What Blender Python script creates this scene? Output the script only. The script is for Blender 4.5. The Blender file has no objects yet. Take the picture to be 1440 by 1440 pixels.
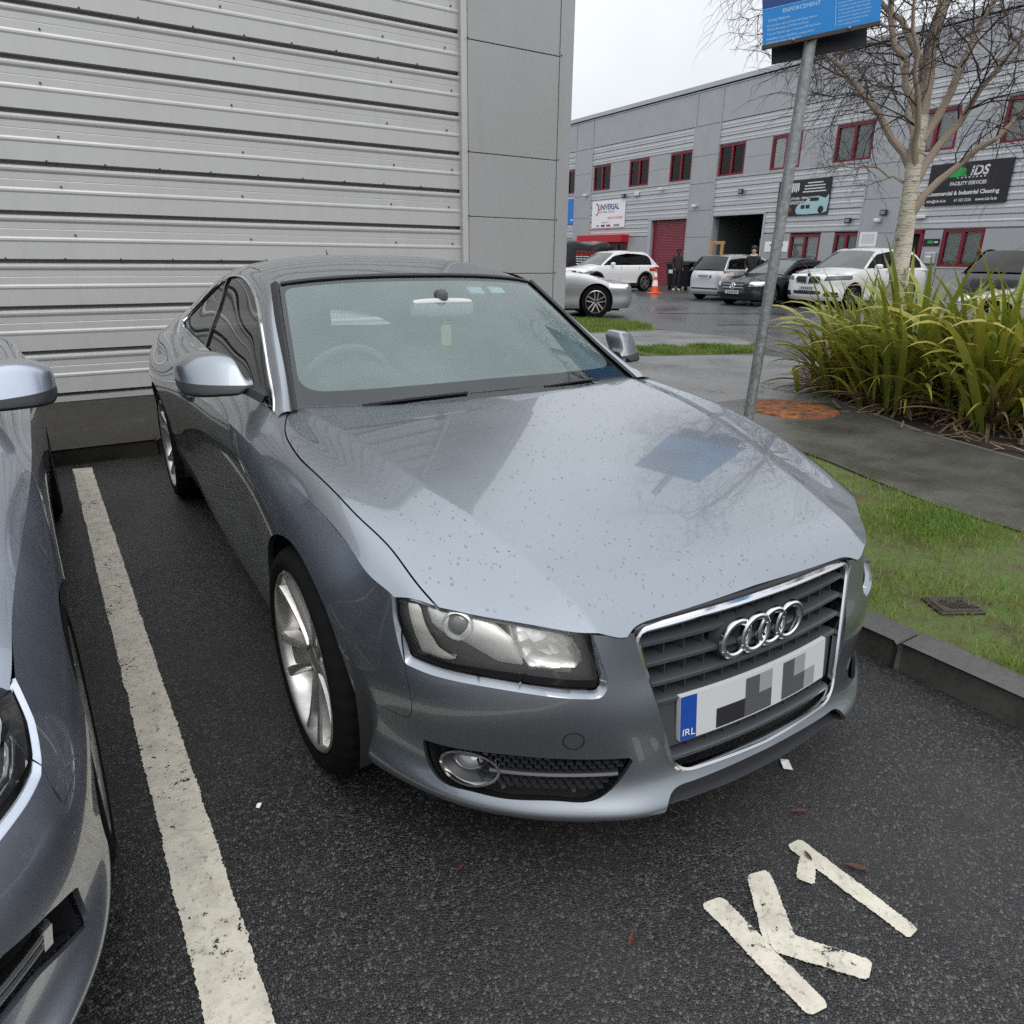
import bpy, bmesh, math, random
import numpy as np
from mathutils import Matrix, Vector
random.seed(7); RNG = np.random.default_rng(7)
SC = bpy.context.scene; COL = SC.collection
# ---------------- camera ----------------
CAM_POS = (-1.3361, -1.7002, 1.3877); YAW, PITCH, ROLL = .5824, .3491, .0125
def _cam():
    cy, sy, cp, sp = math.cos(YAW), math.sin(YAW), math.cos(PITCH), math.sin(PITCH)
    F = Vector((sy * cp, cy * cp, -sp)); R0 = Vector((cy, -sy, 0)); U0 = R0.cross(F)
    R = R0 * math.cos(ROLL) + U0 * math.sin(ROLL); U = U0 * math.cos(ROLL) - R0 * math.sin(ROLL)
    c = bpy.data.cameras.new('camera'); c.sensor_width = 36; c.lens = 990.2 / 1440 * 36; c.clip_start = .05; c.clip_end = 2000
    o = bpy.data.objects.new('camera', c); COL.objects.link(o)
    m = Matrix((R, U, -F)).transposed().to_4x4(); m.translation = CAM_POS; o.matrix_world = m
    SC.camera = o
_cam()
# ---------------- sky and sun (overcast) ----------------
SUN_EL, SUN_ROT = math.radians(48), math.radians(200)
W = bpy.data.worlds.new('World'); SC.world = W; W.use_nodes = True
def _world():
    nt = W.node_tree; nt.nodes.clear(); N = nt.nodes.new; L = nt.links.new
    sky = N('ShaderNodeTexSky'); sky.sky_type = 'NISHITA'; sky.sun_disc = False; sky.sun_elevation = SUN_EL; sky.sun_rotation = SUN_ROT
    sky.dust_density = 6; sky.air_density = 1.5; sky.ozone_density = 1
    bg = N('ShaderNodeBackground'); bg.inputs['Strength'].default_value = .10; L(sky.outputs[0], bg.inputs['Color'])
    # even cloud cover over that sky: pale grey, a little brighter overhead, faint soft structure
    geo = N('ShaderNodeNewGeometry'); sep = N('ShaderNodeSeparateXYZ'); L(geo.outputs['Incoming'], sep.inputs[0])
    ab = N('ShaderNodeMath'); ab.operation = 'ABSOLUTE'; L(sep.outputs['Z'], ab.inputs[0])
    tc = N('ShaderNodeTexCoord'); no = N('ShaderNodeTexNoise'); no.inputs['Scale'].default_value = 2.2; no.inputs['Detail'].default_value = 4
    L(tc.outputs['Generated'], no.inputs['Vector'])
    r = N('ShaderNodeValToRGB'); L(ab.outputs[0], r.inputs[0])
    r.color_ramp.elements[0].color = (.38, .395, .42, 1); r.color_ramp.elements[1].color = (1.11, 1.15, 1.20, 1)
    mm = N('ShaderNodeMapRange'); L(no.outputs[0], mm.inputs[0]); mm.inputs[1].default_value = .3; mm.inputs[2].default_value = .7; mm.inputs[3].default_value = .88; mm.inputs[4].default_value = 1.10
    mu = N('ShaderNodeMix'); mu.data_type = 'RGBA'; mu.blend_type = 'MULTIPLY'; mu.inputs[0].default_value = 1; L(r.outputs[0], mu.inputs[6]); L(mm.outputs[0], mu.inputs[7])
    cl = N('ShaderNodeBackground'); cl.inputs['Strength'].default_value = 1.0; L(mu.outputs[2], cl.inputs['Color'])
    mx = N('ShaderNodeMixShader'); mx.inputs[0].default_value = .93; L(bg.outputs[0], mx.inputs[1]); L(cl.outputs[0], mx.inputs[2])
    out = N('ShaderNodeOutputWorld'); L(mx.outputs[0], out.inputs[0])
_world()
def _sun():
    l = bpy.data.lights.new('sun', 'SUN'); l.energy = .6; l.angle = math.radians(40); l.color = (1, .97, .93)
    o = bpy.data.objects.new('sun', l); COL.objects.link(o)
    d = Vector((math.sin(SUN_ROT) * math.cos(SUN_EL), math.cos(SUN_ROT) * math.cos(SUN_EL), math.sin(SUN_EL)))
    o.rotation_euler = d.to_track_quat('Z', 'Y').to_euler()
_sun()
VS = SC.view_settings; VS.view_transform = 'Standard'; VS.look = 'None'; VS.exposure = .82; VS.gamma = 1; VS.use_curve_mapping = False
SC.cycles.max_bounces = 8; SC.cycles.transparent_max_bounces = 16; SC.cycles.use_denoising = False; SC.cycles.caustics_reflective = False; SC.cycles.caustics_refractive = False
# ---------- numpy geometry helpers ----------
def nat_spline(t, P, s):
    """natural cubic spline through P (n,k) at parameters t, evaluated at s"""
    t = np.asarray(t, float); P = np.asarray(P, float); s = np.asarray(s, float)
    n = len(t); h = np.diff(t)
    if n == 2:
        a = ((s - t[0]) / h[0])[:, None]; return P[0] * (1 - a) + P[1] * a
    A = np.zeros((n, n)); B = np.zeros((n, P.shape[1]))
    A[0, 0] = A[-1, -1] = 1
    for i in range(1, n - 1):
        A[i, i - 1] = h[i - 1]; A[i, i] = 2 * (h[i - 1] + h[i]); A[i, i + 1] = h[i]
        B[i] = 6 * ((P[i + 1] - P[i]) / h[i] - (P[i] - P[i - 1]) / h[i - 1])
    M = np.linalg.solve(A, B)
    i = np.clip(np.searchsorted(t, s, side='right') - 1, 0, n - 2)
    hi = h[i][:, None]; a = (t[i + 1] - s)[:, None]; b = (s - t[i])[:, None]
    return (M[i] * a ** 3 + M[i + 1] * b ** 3) / (6 * hi) + (P[i] / hi - M[i] * hi / 6) * a + (P[i + 1] / hi - M[i + 1] * hi / 6) * b
def chord(P):
    d = np.sqrt((np.diff(P, axis=0) ** 2).sum(1)); return np.concatenate([[0], np.cumsum(d)])
def curve(P, n=60):
    P = np.asarray(P, float); t = chord(P); return nat_spline(t, P, np.linspace(0, t[-1], n))
def closed_curve(P, n=120):
    P = np.asarray(P, float); m = len(P); Q = np.concatenate([P, P, P[:1]] if False else [P[-3:], P, P[:4]])
    t = chord(Q); return nat_spline(t, Q, np.linspace(t[3], t[3 + m], n + 1))[:-1]
def cr_closed(P, k=8):
    """closed polygon with rounded corners: P list of (x,y,r)"""
    out = []; m = len(P)
    for i in range(m):
        p = np.array(P[i][:2], float); r = P[i][2] if len(P[i]) > 2 else 0
        a = np.array(P[i - 1][:2], float) - p; b = np.array(P[(i + 1) % m][:2], float) - p
        la, lb = np.linalg.norm(a), np.linalg.norm(b)
        if r <= 0: out.append(p); continue
        d = min(r, la * .48, lb * .48); A = p + a / la * d; B = p + b / lb * d
        for s in np.linspace(0, 1, k): out.append((1 - s) ** 2 * A + 2 * s * (1 - s) * p + s * s * B)
    return np.array(out)
def sdf(poly, q):
    """fast version: far outside the bounding box only a positive number is returned"""
    poly = np.asarray(poly, float); q = np.asarray(q, float); lo = poly.min(0) - .03; hi = poly.max(0) + .03
    m = ((q >= lo) & (q <= hi)).all(1); r = np.ones(len(q))
    if m.any(): r[m] = _sdf(poly, q[m])
    return r
def _sdf(poly, q):
    """signed distance (inside negative) of points q (n,2) to closed polygon"""
    poly = np.asarray(poly, float); a = poly; b = np.roll(poly, -1, 0); d = b - a
    res = np.full(len(q), 1e9); ins = np.zeros(len(q), bool)
    for i in range(len(a)):
        v = q - a[i]; L = d[i] @ d[i]
        if L < 1e-14: continue
        u = np.clip((v @ d[i]) / L, 0, 1); w = v - u[:, None] * d[i]; res = np.minimum(res, (w * w).sum(1))
        c = (a[i, 1] > q[:, 1]) != (b[i, 1] > q[:, 1])
        if d[i, 1] != 0: ins ^= c & (q[:, 0] < d[i, 0] * (q[:, 1] - a[i, 1]) / d[i, 1] + a[i, 0])
    r = np.sqrt(res); return np.where(ins, -r, r)
def tensor(G, tu, tv, su, sv):
    """G (nu,nv,3) control net interpolated; returns (len(su),len(sv),3)"""
    nu, nv, k = G.shape
    A = nat_spline(tu, G.reshape(nu, nv * k), su).reshape(len(su), nv, k)
    B = np.stack([nat_spline(tv, A[i], sv) for i in range(len(su))])
    return B
class Surf:
    """fine tensor surface: P (nu,nv,3), built so that du x dv points outwards (flip if not)"""
    def __init__(s, G, nu, nv, flip=False, tu=None, tv=None, dens_u=None):
        G = np.asarray(G, float)
        s.tu = chord_mean(G, 0) if tu is None else tu; s.tv = chord_mean(G, 1) if tv is None else tv
        su = np.linspace(s.tu[0], s.tu[-1], nu) if dens_u is None else dens_u; sv = np.linspace(s.tv[0], s.tv[-1], nv)
        s.P = tensor(G, s.tu, s.tv, su, sv); s.flip = flip
    def mesh(s):
        nu, nv = s.P.shape[:2]; V = s.P.reshape(-1, 3)
        i, j = np.meshgrid(np.arange(nu - 1), np.arange(nv - 1), indexing='ij'); a = (i * nv + j).ravel()
        F = np.stack([a, a + nv, a + nv + 1, a + 1], 1)
        if s.flip: F = F[:, ::-1]
        return V.copy(), [tuple(f) for f in F.tolist()]
def chord_mean(G, ax):
    d = np.sqrt((np.diff(G, axis=ax) ** 2).sum(-1)).mean(1 - ax); return np.concatenate([[0], np.cumsum(d)])
def clip(V, F, f):
    """keep the part of the mesh where f>0 (f per vertex, linear); returns V,F,mask of verts that lie on the cut"""
    V = list(map(tuple, V)); f = np.asarray(f, float); on = {}; pos = f > 0; out = []; f = f.tolist(); cut = {}
    for face in F:
        ps = [pos[i] for i in face]
        if all(ps): out.append(face); continue
        if not any(ps): continue
        poly = []
        for k, a in enumerate(face):
            b = face[(k + 1) % len(face)]
            if pos[a]: poly.append(a)
            if pos[a] != pos[b]:
                key = (a, b) if a < b else (b, a)
                if key not in cut:
                    fa, fb = f[key[0]], f[key[1]]; t = fa / (fa - fb); t = min(max(t, .002), .998)
                    va, vb = V[key[0]], V[key[1]]
                    cut[key] = len(V); V.append(tuple(va[q] + (vb[q] - va[q]) * t for q in range(3)))
                poly.append(cut[key])
        if len(poly) >= 3: out.append(tuple(poly))
    V = np.array(V); m = np.zeros(len(V), bool)
    for v in cut.values(): m[v] = True
    return compact(V, out, m)
def compact(V, F, m=None):
    used = sorted({i for f in F for i in f}); mp = {o: n for n, o in enumerate(used)}
    V2 = np.asarray(V)[used] if used else np.zeros((0, 3)); F2 = [tuple(mp[i] for i in f) for f in F]
    if m is None: return V2, F2
    return V2, F2, (np.asarray(m)[used] if used else np.zeros(0, bool))
def vnormals(V, F):
    V = np.asarray(V, float); N = np.zeros_like(V); by = {}
    for f in F: by.setdefault(len(f), []).append(f)
    for k, fs in by.items():
        A = np.array(fs); P = V[A]; n = np.zeros((len(A), 3))
        for q in range(1, k - 1): n += np.cross(P[:, q] - P[:, 0], P[:, q + 1] - P[:, 0])
        for q in range(k): np.add.at(N, A[:, q], n)
    L = np.linalg.norm(N, axis=1, keepdims=True); return N / np.maximum(L, 1e-12)
def flange(V, F, m=None, depth=.012, direction=None, steps=1, rnd=0.0):
    """extrude boundary edges whose both verts satisfy mask m inwards along -normal"""
    N = vnormals(V, F); cnt = {}
    for f in F:
        for k, a in enumerate(f):
            b = f[(k + 1) % len(f)]; cnt[(a, b)] = cnt.get((a, b), 0) + 1
    be = [(a, b) for (a, b) in cnt if (b, a) not in cnt and (m is None or (m[a] and m[b]))]
    V = list(V); F = list(F); new = {}
    for a, b in be:
        for i in (a, b):
            if i not in new:
                d = -N[i] if direction is None else np.asarray(direction, float)
                new[i] = len(V); V.append(V[i] + d * depth)
        F.append((b, a, new[a], new[b]))
    return np.array(V), F
def mirror(V, F): 
    V2 = np.array(V) * np.array([-1, 1, 1]); return V2, [tuple(reversed(f)) for f in F]
def join(*ms):
    Vs, Fs, o = [], [], 0
    for V, F in ms:
        if len(V) == 0: continue
        Vs.append(np.asarray(V, float)); Fs += [tuple(i + o for i in f) for f in F]; o += len(V)
    return np.concatenate(Vs), Fs
def sweep(path, prof, closed=False, up=None, scale=None):
    """sweep profile prof (m,2) [side,up] along path (n,3)"""
    path = np.asarray(path, float); n = len(path); prof = np.asarray(prof, float); m = len(prof)
    if closed: T = np.roll(path, -1, 0) - np.roll(path, 1, 0)
    else: T = np.gradient(path, axis=0)
    T /= np.linalg.norm(T, axis=1, keepdims=True)
    U = np.asarray(up if up is not None else [0, 0, 1.], float)
    if U.ndim == 1: U = np.repeat(U[None], n, 0)
    S = np.cross(T, U); S /= np.maximum(np.linalg.norm(S, axis=1, keepdims=True), 1e-9); U2 = np.cross(S, T)
    V = []
    for i in range(n):
        k = 1 if scale is None else scale[i]
        for a, b in prof: V.append(path[i] + (S[i] * a + U2[i] * b) * k)
    F = []; r = n if closed else n - 1
    for i in range(r):
        j = (i + 1) % n
        for k in range(m):
            l = (k + 1) % m; F.append((i * m + k, i * m + l, j * m + l, j * m + k))
    if not closed: F.append(tuple(range(m - 1, -1, -1))); F.append(tuple((n - 1) * m + k for k in range(m)))
    return np.array(V), F
def tube(path, r, m=8, closed=False, up=None):
    a = np.linspace(0, 2 * np.pi, m + 1)[:-1]; path = np.asarray(path, float)
    sc = np.asarray(r, float) if np.ndim(r) else None
    return sweep(path, np.c_[np.cos(a), np.sin(a)] * (1 if sc is not None else r), closed, up if up is not None else ([0, 0, 1.] if abs((path[-1] - path[0])[2]) < .8 * np.linalg.norm(path[-1] - path[0] + 1e-9) else [1., 0, 0]), sc)
def lathe(prof, n=32, axis='x', c=(0, 0, 0), a0=0, a1=2 * np.pi):
    """prof list of (r, h); spins about axis"""
    full = abs(a1 - a0 - 2 * np.pi) < 1e-6; th = np.linspace(a0, a1, n + 1); th = th[:-1] if full else th
    V = []; m = len(prof)
    for t in th:
        for r, h in prof:
            p = (h, r * np.cos(t), r * np.sin(t)) if axis == 'x' else ((r * np.sin(t), h, r * np.cos(t)) if axis == 'y' else (r * np.cos(t), r * np.sin(t), h))
            V.append(p)
    F = []; N = len(th)
    for i in range(N if full else N - 1):
        j = (i + 1) % N
        for k in range(m - 1): F.append((i * m + k, j * m + k, j * m + k + 1, i * m + k + 1))
    return np.array(V) + np.array(c), F
def box(x0, x1, y0, y1, z0, z1):
    V = np.array([(x, y, z) for x in (x0, x1) for y in (y0, y1) for z in (z0, z1)], float)
    return V, [(0, 1, 3, 2), (4, 6, 7, 5), (0, 4, 5, 1), (2, 3, 7, 6), (0, 2, 6, 4), (1, 5, 7, 3)]
def cbox(x0, x1, y0, y1, z0, z1, b=.005):
    """box with chamfered vertical & horizontal edges"""
    V = []; 
    X, Y, Z = (x0, x1), (y0, y1), (z0, z1); idx = {}
    for i in (0, 1):
        for j in (0, 1):
            for k in (0, 1):
                sx, sy, sz = (1 if i == 0 else -1), (1 if j == 0 else -1), (1 if k == 0 else -1)
                for ax in range(3):
                    p = [X[i] + sx * b, Y[j] + sy * b, Z[k] + sz * b]; p[ax] = (X[i], Y[j], Z[k])[ax]
                    idx[i, j, k, ax] = len(V); V.append(p)
    F = []
    for i in (0, 1):
        q = [idx[i, 0, 0, 0], idx[i, 0, 1, 0], idx[i, 1, 1, 0], idx[i, 1, 0, 0]]; F.append(tuple(q if i == 0 else q[::-1]))
        q = [idx[0, i, 0, 1], idx[1, i, 0, 1], idx[1, i, 1, 1], idx[0, i, 1, 1]]; F.append(tuple(q if i == 0 else q[::-1]))
        q = [idx[0, 0, i, 2], idx[0, 1, i, 2], idx[1, 1, i, 2], idx[1, 0, i, 2]]; F.append(tuple(q if i == 0 else q[::-1]))
    for a in (0, 1):
        for c in (0, 1):
            e = (a + c) % 2
            q = [idx[0, a, c, 1], idx[0, a, c, 2], idx[1, a, c, 2], idx[1, a, c, 1]]; F.append(tuple(q if e else q[::-1]))
            q = [idx[a, 0, c, 2], idx[a, 0, c, 0], idx[a, 1, c, 0], idx[a, 1, c, 2]]; F.append(tuple(q if e else q[::-1]))
            q = [idx[a, c, 0, 0], idx[a, c, 0, 1], idx[a, c, 1, 1], idx[a, c, 1, 0]]; F.append(tuple(q if e else q[::-1]))
            for k in (0, 1):
                q = [idx[a, c, k, 0], idx[a, c, k, 1], idx[a, c, k, 2]]; F.append(tuple(q[::-1] if (a + c + k) % 2 else q))
    return np.array(V, float), F
def prism(poly, d0, d1, axis='y'):
    """extrude 2D polygon between d0 and d1 along axis; poly coords are the other two axes in order"""
    P = np.asarray(poly, float); n = len(P); V = []
    for d in (d0, d1):
        for a, b in P: V.append({'x': (d, a, b), 'y': (a, d, b), 'z': (a, b, d)}[axis])
    F = [tuple(range(n)), tuple(range(2 * n - 1, n - 1, -1))] + [(i, i + n, (i + 1) % n + n, (i + 1) % n) for i in range(n)]
    return np.array(V, float), F
def dens(P, corners, k=8):
    # smooth curve pieces between corner indices of a closed polygon
    P = np.asarray(P, float); n = len(P); out = []; c = list(corners)
    for a, b in zip(c, c[1:] + [c[0] + n]):
        Q = np.array([P[i % n] for i in range(a, b + 1)]); out.append(curve(Q, max(2, (len(Q) - 1) * k))[:-1] if len(Q) > 2 else Q[:1])
    return np.concatenate(out)
# ---------------- materials ----------------
MATS = {}
def principled(name, col=(.5,.5,.5), rough=.5, metal=0, coat=0, coat_rough=.03, alpha=1, trans=0, ior=1.45, emit=None, emit_s=0, spec=.5):
    m = bpy.data.materials.new(name); m.use_nodes = True; nt = m.node_tree; b = nt.nodes['Principled BSDF']
    b.inputs['Base Color'].default_value = (*col, 1); b.inputs['Roughness'].default_value = rough; b.inputs['Metallic'].default_value = metal
    b.inputs['Coat Weight'].default_value = coat; b.inputs['Coat Roughness'].default_value = coat_rough
    b.inputs['Alpha'].default_value = alpha; b.inputs['Transmission Weight'].default_value = trans; b.inputs['IOR'].default_value = ior
    b.inputs['Specular IOR Level'].default_value = spec
    if emit: b.inputs['Emission Color'].default_value = (*emit, 1); b.inputs['Emission Strength'].default_value = emit_s
    m.diffuse_color = (*col, 1); MATS[name] = m
    return m
class NT:
    """tiny node helper"""
    def __init__(s, m): s.m = m; s.nt = m.node_tree; s.b = s.nt.nodes.get('Principled BSDF')
    def n(s, t, **kw):
        x = s.nt.nodes.new('ShaderNode' + t)
        for k, v in kw.items():
            if k.startswith('i_'): x.inputs[k[2:].replace('_', ' ')].default_value = v
            else: setattr(x, k, v)
        return x
    def l(s, a, b): s.nt.links.new(a, b)
    def coord(s, kind='Object', scale=(1,1,1), rot=(0,0,0)):
        if kind == 'World': o = s.n('NewGeometry').outputs['Position']
        else: o = s.n('TexCoord').outputs[kind]
        mp = s.n('Mapping'); mp.inputs['Scale'].default_value = scale; mp.inputs['Rotation'].default_value = rot; s.l(o, mp.inputs[0]); return mp.outputs[0]
    def noise(s, v, scale, detail=4, rough=.55): 
        x = s.n('TexNoise'); x.inputs['Scale'].default_value = scale; x.inputs['Detail'].default_value = detail; x.inputs['Roughness'].default_value = rough; s.l(v, x.inputs['Vector']); return x.outputs[0]
    def ramp(s, v, stops):
        r = s.n('ValToRGB'); s.l(v, r.inputs[0]); e = r.color_ramp.elements
        while len(e) < len(stops): e.new(.5)
        for k, (p, c) in enumerate(stops):
            e[k].position = p; e[k].color = (*c, 1) if len(c) == 3 else c
        return r.outputs[0]
    def vramp(s, v, a, b, c=0, d=1):
        x = s.n('MapRange'); s.l(v, x.inputs[0]); 
        for k, q in enumerate((a, b, c, d)): x.inputs[k + 1].default_value = q
        return x.outputs[0]
    def mix(s, f, a, b, blend='MIX'):
        x = s.n('Mix', data_type='RGBA', blend_type=blend)
        for sock, v in ((x.inputs[0], f), (x.inputs[6], a), (x.inputs[7], b)):
            if hasattr(v, 'node'): s.l(v, sock)
            else: sock.default_value = v if not isinstance(v, tuple) or len(v) == 4 else (*v, 1)
        return x.outputs[2]
    def math(s, op, a, b=0.0):
        x = s.n('Math', operation=op)
        for sock, v in ((x.inputs[0], a), (x.inputs[1], b)):
            if hasattr(v, 'node'): s.l(v, sock)
            else: sock.default_value = v
        return x.outputs[0]
    def bump(s, h, strength=.3, dist=.01, chain=None):
        x = s.n('Bump'); x.inputs['Strength'].default_value = strength; x.inputs['Distance'].default_value = dist; s.l(h, x.inputs['Height'])
        if chain is not None: s.l(chain, x.inputs['Normal'])
        return x.outputs[0]
    def set(s, name, v): s.l(v, s.b.inputs[name])
def car_paint(name, col, rough=.32, metal=.75, coat=1.0):
    m = principled(name, col, rough, metal, coat, .025); t = NT(m); v = t.coord('Object')
    fl = t.noise(v, 2600, 1, .5); dirt = t.noise(v, 3.0, 6, .6)
    k = t.vramp(fl, .35, .65, .94, 1.06); c = t.mix(1, col, k, 'MULTIPLY')
    d = t.vramp(dirt, .45, .8, 0, .10); c = t.mix(d, c, (.16,.15,.14)); t.set('Base Color', c)
    t.set('Coat Roughness', t.vramp(dirt, .35, .75, .018, .07)); t.set('Roughness', t.vramp(dirt, .3, .8, rough - .03, rough + .1))
    return m
def glass_mat(name, tint=(.55,.62,.60), haze=0.0, haze_col=(.6,.66,.66), rough=.01, ior=1.5):
    """thin pane: Fresnel mirror over tinted see-through, with some condensation (diffuse film) inside"""
    m = bpy.data.materials.new(name); m.use_nodes = True; nt = m.node_tree; nt.nodes.clear(); t = NT(m)
    tr = t.n('BsdfTransparent'); tr.inputs[0].default_value = (*tint, 1); gl = t.n('BsdfGlossy'); gl.inputs['Roughness'].default_value = rough
    fr = t.n('Fresnel'); fr.inputs['IOR'].default_value = ior
    base = tr.outputs[0]
    if haze > 0:
        df = t.n('BsdfDiffuse'); df.inputs[0].default_value = (*haze_col, 1); tl = t.n('BsdfTranslucent'); tl.inputs[0].default_value = (*haze_col, 1)
        m2 = t.n('MixShader'); m2.inputs[0].default_value = .5; t.l(df.outputs[0], m2.inputs[1]); t.l(tl.outputs[0], m2.inputs[2])
        m1 = t.n('MixShader'); v = t.coord('Object'); t.l(t.vramp(t.noise(v, 2.2, 3), .3, .7, haze * .75, haze * 1.2), m1.inputs[0])
        t.l(base, m1.inputs[1]); t.l(m2.outputs[0], m1.inputs[2]); base = m1.outputs[0]
    mx = t.n('MixShader'); t.l(fr.outputs[0], mx.inputs[0]); t.l(base, mx.inputs[1]); t.l(gl.outputs[0], mx.inputs[2])
    o = t.n('OutputMaterial'); t.l(mx.outputs[0], o.inputs[0]); MATS[name] = m
    return m
car_paint('paint_grey', (.240,.268,.297), .30, .9)
car_paint('paint_silverblue', (.41,.445,.52), .30, .9)
principled('chrome', (.82,.83,.85), .07, 1)
principled('satin_metal', (.55,.56,.58), .28, 1)
principled('black_plastic', (.022,.023,.025), .42)
principled('black_gloss', (.008,.008,.009), .12, spec=.5)
principled('grey_plastic', (.048,.052,.059), .38)
principled('rubber', (.006,.006,.0065), .85, spec=.12)
principled('seal', (.012,.012,.013), .5)
principled('inner_dark', (.008,.008,.009), .8)
principled('interior', (.075,.078,.082), .7)
principled('interior_mid', (.24,.245,.25), .7); principled('interior_pale', (.50,.51,.50), .7)
principled('disc_metal', (.30,.29,.28), .35, 1)
principled('lamp_grey', (.11,.112,.115), .4, 0)
principled('lamp_chrome', (.75,.75,.73), .10, 1)
principled('lamp_satin', (.82,.82,.81), .36, .35)
principled('lamp_cream', (.85,.84,.78), .35, 0)
principled('white_print', (.75,.76,.76), .5)
principled('plate_white', (.50,.52,.52), .45)
principled('plate_blue', (.008,.055,.30), .4)
principled('print_grey', (.26,.27,.28), .45)
principled('print_dark', (.018,.018,.02), .45)
principled('print_mid', (.075,.078,.085), .45)
glass_mat('glass_windscreen', (.76,.85,.84), 0, ior=1.65)
glass_mat('glass_side', (.10,.115,.11), .03, (.3,.34,.34), ior=1.55)
glass_mat('glass_lamp', (.98,.98,.97), .04, (.8,.8,.79), ior=1.4)
glass_mat('glass_far', (.92,.94,.93), .0, ior=1.45)
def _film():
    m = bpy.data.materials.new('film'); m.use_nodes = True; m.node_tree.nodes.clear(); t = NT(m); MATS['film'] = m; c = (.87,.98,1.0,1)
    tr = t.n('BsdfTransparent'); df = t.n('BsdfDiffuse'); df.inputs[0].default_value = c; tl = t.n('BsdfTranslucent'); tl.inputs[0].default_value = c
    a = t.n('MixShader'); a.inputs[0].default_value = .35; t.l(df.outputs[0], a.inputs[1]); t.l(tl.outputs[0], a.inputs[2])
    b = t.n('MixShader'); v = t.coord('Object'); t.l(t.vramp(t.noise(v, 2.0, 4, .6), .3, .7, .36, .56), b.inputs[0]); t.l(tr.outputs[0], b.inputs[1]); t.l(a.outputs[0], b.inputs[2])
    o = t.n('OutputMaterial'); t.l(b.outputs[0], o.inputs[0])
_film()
def _wheel():
    m = principled('alloy', (.46,.455,.44), .30, .85, .4, .1); t = NT(m); v = t.coord('Object')
    n = t.noise(v, 14, 6, .65); t.set('Base Color', t.mix(t.vramp(n, .42, .75, 0, .6), (.50,.495,.48), (.15,.13,.11)))
_wheel()
def mk(name, VF, mat, parent=None, smooth=True, sharp=35, loc=None):
    V, F = VF[0], VF[1]; me = bpy.data.meshes.new(name); me.from_pydata(np.asarray(V, float).tolist(), [], [tuple(f) for f in F]); me.update()
    if isinstance(mat, str): mat = MATS[mat]
    me.materials.append(mat)
    if smooth:
        me.polygons.foreach_set('use_smooth', [True] * len(me.polygons)); me.set_sharp_from_angle(angle=math.radians(sharp))
    o = bpy.data.objects.new(name, me); COL.objects.link(o)
    if parent is not None: o.parent = parent
    if loc is not None: o.location = loc
    return o
def empty(name, loc=(0,0,0), rz=0):
    o = bpy.data.objects.new(name, None); COL.objects.link(o); o.location = loc; o.rotation_euler = (0, 0, rz); o.empty_display_size = .2; return o
def tag(o, label=None, cat=None, group=None, kind=None):
    if label: o['label'] = label
    if cat: o['category'] = cat
    if group: o['group'] = group
    if kind: o['kind'] = kind
    return o
def copy_tree(o, parent=None):
    c = o.copy(); COL.objects.link(c); c.parent = parent
    for ch in list(o.children): copy_tree(ch, c)
    return c
def text(name, body, size, mat, parent, loc, rot, ext=.001, align='LEFT', sx=1, bold=0.0, shear=0.0):
    cu = bpy.data.curves.new(name, 'FONT'); cu.body = body; cu.size = size; cu.extrude = ext; cu.align_x = align; cu.align_y = 'CENTER'; cu.offset = bold; cu.shear = shear; cu.resolution_u = 3
    cu.materials.append(MATS[mat] if isinstance(mat, str) else mat)
    tmp = bpy.data.objects.new(name, cu); COL.objects.link(tmp); bpy.context.view_layer.update()
    me = bpy.data.meshes.new_from_object(tmp.evaluated_get(bpy.context.evaluated_depsgraph_get())); bpy.data.objects.remove(tmp); bpy.data.curves.remove(cu)
    o = bpy.data.objects.new(name, me); COL.objects.link(o); o.parent = parent; o.location = loc; o.rotation_euler = rot; o.scale = (sx, 1, 1); return o
# ---------------- surface materials ----------------
def m_asphalt():
    m = principled('asphalt', (.04,.04,.042), .55, spec=.5); t = NT(m); v = t.coord('World')
    vo = t.n('TexVoronoi', feature='F1'); vo.inputs['Scale'].default_value = 165; t.l(v, vo.inputs['Vector'])
    ed = t.n('TexVoronoi', feature='DISTANCE_TO_EDGE'); ed.inputs['Scale'].default_value = 165; t.l(v, ed.inputs['Vector'])
    sep = t.n('SeparateColor'); t.l(vo.outputs['Color'], sep.inputs[0])
    chip = t.ramp(sep.outputs[0], [(0, (.008,.008,.0085)), (.50, (.016,.016,.017)), (.78, (.038,.037,.036)), (1, (.115,.11,.105))])
    gap = t.vramp(ed.outputs['Distance'], .0, .14, .15, 1); c = t.mix(gap, (.016,.016,.017), chip)
    big = t.noise(v, .9, 5, .6); mid = t.noise(v, 6, 4, .6); c = t.mix(t.vramp(big, .42, .66, 0, .45), c, (.022,.022,.023)); c = t.mix(t.vramp(mid, .55, .8, 0, .25), c, (.050,.048,.045))
    st = t.noise(v, 2.3, 6, .7); c = t.mix(t.vramp(st, .60, .68, 0, .7), c, (.006,.006,.0065)); dust = t.noise(v, .55, 4, .6); c = t.mix(t.vramp(dust, .52, .75, 0, .30), c, (.075,.070,.062)); t.set('Base Color', c)
    wet = t.vramp(big, .40, .60, .17, .50); t.set('Roughness', t.math('ADD', wet, t.vramp(mid, .3, .7, -.06, .10)))
    h = t.vramp(ed.outputs['Distance'], 0, .22, 0, 1); fine = t.noise(v, 320, 2); b1 = t.bump(h, .5, .004); t.set('Normal', t.bump(fine, .25, .002, b1))
    return m
m_asphalt()
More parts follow.
